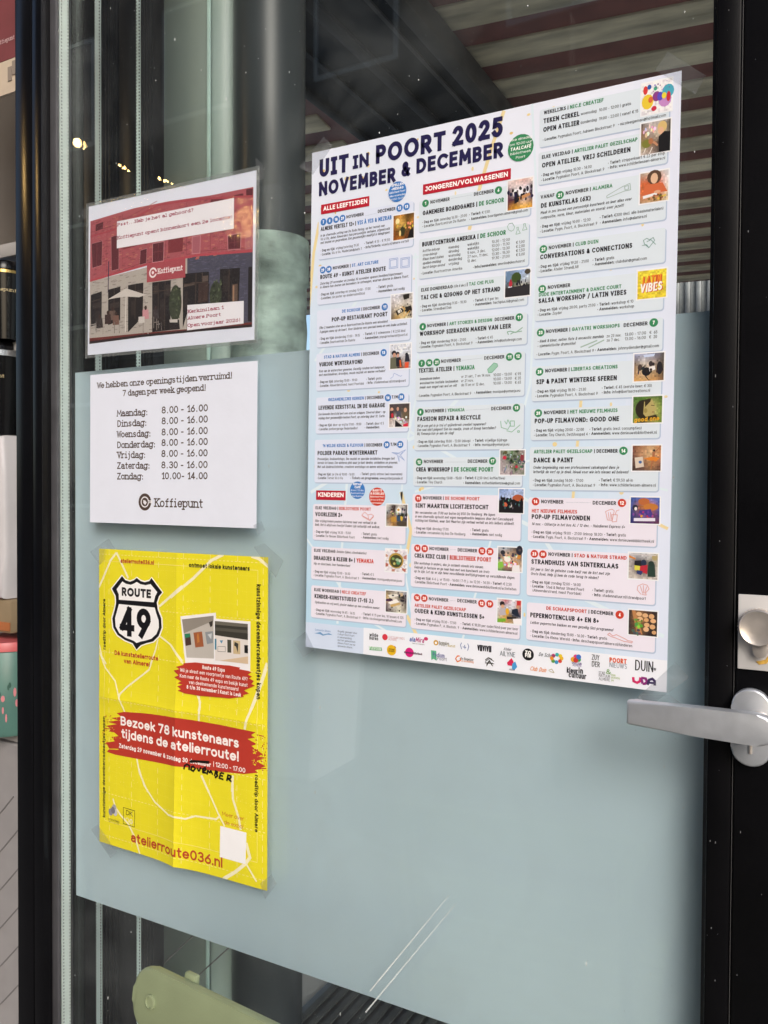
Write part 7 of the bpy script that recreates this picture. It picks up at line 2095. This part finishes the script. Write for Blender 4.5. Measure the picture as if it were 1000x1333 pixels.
# dust specks and dried drops on the outer face of the glass
rd = random.Random(31)
b = B()
for k in range(420):
    x_, z_ = rd.uniform(-.98, -.10), rd.uniform(.45, 2.1)
    r_ = rd.choice([.00025, .0003, .0004, .0005, .0008])
    sl_ = rd.choice([1, 1, 1.4, 3])
    b.prism([(X(x_) + r_ * math.cos(q * 1.047), z_ + r_ * sl_ * math.sin(q * 1.047)) for q in range(6)], .00015, .00028)
b.done('glass_dust', M_reflect_dust, door, smooth=None)

# ---------------------------------------------------------------- the notices
def tapes(owner, quads, seed=1):
    rnd = random.Random(seed)
    for q in quads:
        cx = sum(p[0] for p in q) / 4000; cz = sum(p[1] for p in q) / 4000
        b = B()
        pts = [(p[0] / 1000 - cx, 1.256 - 1.256 + p[1] / 1000 - cz) for p in q]
        # ragged torn ends between the four corners
        ol = []
        for i in range(4):
            a, c_ = Vector(pts[i]), Vector(pts[(i + 1) % 4])
            ol.append(tuple(a))
            ln = (c_ - a).length
            if ln < .022:
                for k in range(1, 7):
                    f = k / 7; ol.append(tuple(a.lerp(c_, f) + Vector((rnd.uniform(-.0005, .0005), rnd.uniform(-.0005, .0005)))))
        ar = sum(ol[i][0] * ol[(i + 1) % len(ol)][1] - ol[(i + 1) % len(ol)][0] * ol[i][1] for i in range(len(ol)))
        if ar < 0: ol = ol[::-1]
        b.prism(ol, -.00008, .00008)
        o = b.done('tape_strip', M_tape, None, smooth=None)
        o.parent = owner
        o.matrix_parent_inverse = owner.matrix_basis.inverted()
        o.location = (cx, -.0012 + rnd.uniform(-.0001, .0001), cz)

def bgpost(u, v):
    a, b_, c_ = lin('#e6ebfa'), lin('#afd6ee'), lin('#e2e6fa')
    k = min(1, max(0, (v - .1) * 1.25)) * (1 - .45 * u) + .12 * math.sin(u * 7 + v * 5)
    k = min(1, max(0, k))
    e = min(1, max(0, (u - .82) * 5)) * .75
    c = [p * (1 - k) + q * k for p, q in zip(a, b_)]
    return tuple(p * (1 - e) + q * e for p, q in zip(c, c_))
s = Sheet(420, 594); s.paper(bgpost, 28, 40); s.run(DATA['big'])
big = s.done('event_poster', M_print, (-.3389, -.0006, 1.3669), rad(-.656))
tag(big, 'large pale blue event calendar poster crowded with cards, taped beside the handle', 'poster')
tapes(big, [[(-529, 1682), (-516, 1669), (-544, 1640), (-564, 1653)], [(-138, 1682), (-104, 1651), (-113, 1636), (-150, 1668)], [(-124, 1098), (-112, 1084), (-148, 1052), (-160, 1059)], [(-158, 1062), (-130, 1066), (-108, 1052), (-140, 1040)], [(-570, 1078), (-552, 1091), (-539, 1070), (-555, 1059)]])

s = Sheet(297, 210); s.paper(lambda u, v: lin('#e0e5f4'), 10, 7); s.run(DATA['whi'])
whi = s.done('opening_hours_notice', M_paper, (-.7753, -.0006, 1.3204), rad(-.347))
tag(whi, 'white sheet of typewritten opening hours with a round brown cup logo', 'notice')
tapes(whi, [[(-632, 1218), (-619, 1224), (-614, 1213), (-623, 1206)]], 3)

s = Sheet(297, 210); s.paper(lambda u, v: lin('#e0e5f5'), 10, 7); s.run(DATA['lam'])
lam = s.done('laminated_notice', M_paper, (-.7773, -.0016, 1.5578), rad(-.750))
tag(lam, 'laminated picture notice of a brick cafe front announcing a second location', 'notice')
b = B(); b.prism(rrect(-.1525, -.1095, .1525, .1095, .006), -.0016, -.0011); b.prism(rrect(-.1525, -.1095, .1525, .1095, .006), .0008, .0012)
b.done('laminate_pouch', M_pouch, lam, smooth=None)
b = B(); xr, zr, xp, zp = .1525, .1095, .1487, .1052
for q4 in ([(-xr, zr), (-xp, zp), (xp, zp), (xr, zr)], [(-xr, -zr), (xr, -zr), (xp, -zp), (-xp, -zp)], [(-xr, -zr), (-xp, -zp), (-xp, zp), (-xr, zr)], [(xp, -zp), (xr, -zr), (xr, zr), (xp, zp)]):
    b.prism(q4[::-1] if q4[0] == (-xr, zr) else q4, -.0010, .0006)
b.done('sealed_rim', M_rim, lam, smooth=None)
tapes(lam, [[(-642, 1449), (-619, 1452), (-618, 1446), (-630, 1437)], [(-630, 1677), (-618, 1666), (-616, 1649), (-626, 1646)], [(-942, 1660), (-926, 1667), (-923, 1653), (-935, 1648)]], 4)

def ybend(x, y):
    v = y / 420
    d = 9.5 * math.exp(-abs(x - 148.5) / 32) * (.3 + .7 * v * v) + 2.6 * math.exp(-abs(y - 210) / 16) + .5
    d += .5 * math.sin(x * .03) + .5 * math.sin(y * .025)
    e = min(1, min(x, 297 - x) / 25 + .25)
    return max(.1, d * e) / 1000
s = Sheet(297, 420); s.gap = .00014; s.paper(lambda u, v: lin('#e4d82a'), 1, 1); s.run(DATA['yel'])
xs = [148.5 + q * k for k in (0, 4, 9, 15) for q in (-1, 1)] + [148.5 + q * k for k in range(22, 148, 8) for q in (-1, 1)]
ys = [210 + q * k for k in (0, 3, 7, 12) for q in (-1, 1)] + [210 + q * k for k in range(20, 208, 9) for q in (-1, 1)]
yel = s.done('art_route_poster', M_news, (-.7575, -.0006, .9691), rad(-.027), ybend, (sorted(set(xs)), sorted(set(ys))))
tag(yel, 'creased yellow art route poster with a road shield and red brush strokes', 'poster')
tapes(yel, [[(-924, 1174), (-886, 1194), (-873, 1179), (-904, 1156)], [(-631, 1191), (-614, 1196), (-585, 1176), (-597, 1154)], [(-922, 773), (-909, 783), (-871, 752), (-883, 740)], [(-620, 766), (-602, 782), (-594, 772), (-612, 748)]], 5)

# ---------------------------------------------------------------- sage green bistro chair in front of the door
def chair():
    t = empty('bistro_chair', (-.390, -.262, .004), (0, 0, rad(-5))); tag(t, 'sage green metal bistro chair with a rounded back slat in front of the door', 'chair')
    g = mat('sage_green_paint', (.245, .29, .17), .5, noise=.06, nscale=25, bump=.05, bscale=500)
    w2 = .19
    tilt = Matrix.Rotation(rad(-8), 4, 'X')
    b = B(); b.prism(rrect(-w2, -.059, w2, 0, .0235, 8), -.0045, .0045, .003, 3); sl = b.done('back_slat', g, t, loc=(0, 0, .800), rot=(rad(-8), 0, 0), smooth=40)
    for sx in (-1, 1):
        b = B(); b.lathe([(.0068, -.0046), (.0068, -.0062), (.0050, -.0068), (.0046, -.0056), (.001, -.0056)], 24, axis='y', c=(sx * (w2 - .026), 0, -.029))
        b.done('slat_rivet', g, sl, smooth=40)
    b = B(); b.prism(rrect(-w2, -.055, w2, 0, .02, 8), -.0045, .0045, .003, 3); b.done('back_slat', g, t, loc=(0, -.014, .69), rot=(rad(-8), 0, 0), smooth=40)
    for sx in (-1, 1):
        x = sx * (w2 - .026)
        b = B(); b.tube([(x, .013, .772), (x, -.004, .66), (x, -.05, .46), (x * 1.02, -.20, .20), (x * 1.04, -.36, 0)], .010, 14); b.done('back_leg', g, t, smooth=60)
        b = B(); b.tube([(x * .92, -.36, .445), (x * .93, -.20, .25), (x * .95, .03, 0)], .009, 14); b.done('front_leg', g, t, smooth=60)
    for k in range(7):
        b = B(); y = -.05 - k * .052; b.box(-w2, y - .044, .450, w2, y, .459, .003); b.done('seat_slat', g, t)
    for y in (-.06, -.36):
        b = B(); b.tube([(-w2 + .03, y, .44), (w2 - .03, y, .44)], .007); b.done('seat_rail', g, t)
    b = B(); b.box(-.135, .006, -.012, -.120, .013, .004, .002); b.done('slat_clip', g, sl)
chair()

# ---------------------------------------------------------------- behind the camera: warm bulbs, plus box and building added for reflections
def festoon():
    t = empty('string_light', (-3.6, -2.6, 0)); tag(t, 'string of small warm bulbs hanging above the terrace', 'string light')
    em = bpy.data.materials.new('warm_bulb'); em.use_nodes = True
    n = em.node_tree; n.nodes.clear(); o = n.nodes.new('ShaderNodeOutputMaterial'); e = n.nodes.new('ShaderNodeEmission')
    e.inputs[0].default_value = (1, .62, .22, 1); e.inputs[1].default_value = 60; n.links.new(e.outputs[0], o.inputs[0])
    b = B(); b.tube([(-1.4, 0, 0), (-1.4, 0, 3.3)], .03); b.done('pole', M_black, t)
    b = B(); b.tube([(2.6, 0, 0), (2.6, 0, 3.3)], .03); b.done('pole', M_black, t)
    b = B(); b.tube([(-1.4 + 4 * k / 20, 0, 3.2 - .5 * math.sin(math.pi * k / 20)) for k in range(21)], .006, 8); b.done('cable', M_black, t)
    for x, z, r in BULBS:
        lx = x + 3.6
        zc = 3.2 - .5 * math.sin(math.pi * min(1, max(0, (lx + 1.4) / 4)))
        b = B(); b.lathe([(.001, -r), (r * .6, -r * .8), (r, -.1 * r), (r * .8, r * .6), (r * .4, r * 1.1)], 16); bu = b.done('bulb', em, t, loc=(lx, 0, z), smooth=60)
        b = B(); b.lathe([(r * .45, r * 1.1), (r * .45, r * 2)], 12); b.tube([(0, 0, r * 2), (0, 0, max(r * 2.2, zc - z))], .003, 6); b.done('bulb_socket', M_black, bu)
BULBS = [(-3.978, 3.367, 0.024), (-3.627, 3.168, 0.008), (-3.596, 3.144, 0.006), (-3.316, 3.036, 0.008), (-3.258, 3.009, 0.006), (-4.373, 3.674, 0.10), (-4.275, 3.511, 0.05), (-2.712, 2.766, 0.01), (-2.681, 2.716, 0.014), (-2.691, 2.65, 0.012), (-2.742, 2.633, 0.008), (-2.804, 2.724, 0.006), (-3.475, 2.934, 0.006), (-3.721, 2.949, 0.005)]
festoon()
def prop():  # unseen white box added so the glass shows a pale reflected patch
    t = empty('reflection_prop', (-2.16, -2.3, 0)); tag(t, 'tall white planter added unseen for its pale reflection in the glass', 'prop')
    b = B(); b.prism([(-.20, 0), (.20, 0), (.24, .62), (-.24, .62)], -.2, .2, .01, 2); b.done('prop_body', mat('white_prop_paint', (.75, .76, .78), .5, noise=.05), t)
    b = B(); b.box(-.2, -.17, .621, .2, .17, .63); b.done('prop_top', mat('dark_prop_top', (.03, .022, .015), .9, noise=.4), t, smooth=None)
prop()
def reflection_blocker():  # unseen building added to block the sky and darken glass and frame reflections
    t = empty('added_building', (-6, -10, 0)); tag(t, 'added dark brick building, unseen, that darkens reflections in the glass', 'building')
    b = B(); b.box(-14, -4, 0, 8.5, 0, 19); b.done('wall', mat('dark_brick', (.065, .05, .045), .8, noise=.25, nscale=6), t, smooth=None)
    gm = mat('dark_window', (.03, .035, .04), .1); fm = mat('window_frame_white', (.6, .6, .58), .5)
    for i in range(6):
        for j in range(5):
            x = -10.8 + i * 3.2; z = 1 + j * 3.4
            b = B(); b.box(x, .003, z, x + 1.5, .03, z + 2.0); wv = b.done('window', fm, t, smooth=None)
            b = B(); b.box(x + .08, .031, z + .08, x + 1.42, .04, z + 1.92); b.done('pane', gm, wv, smooth=None)
reflection_blocker()
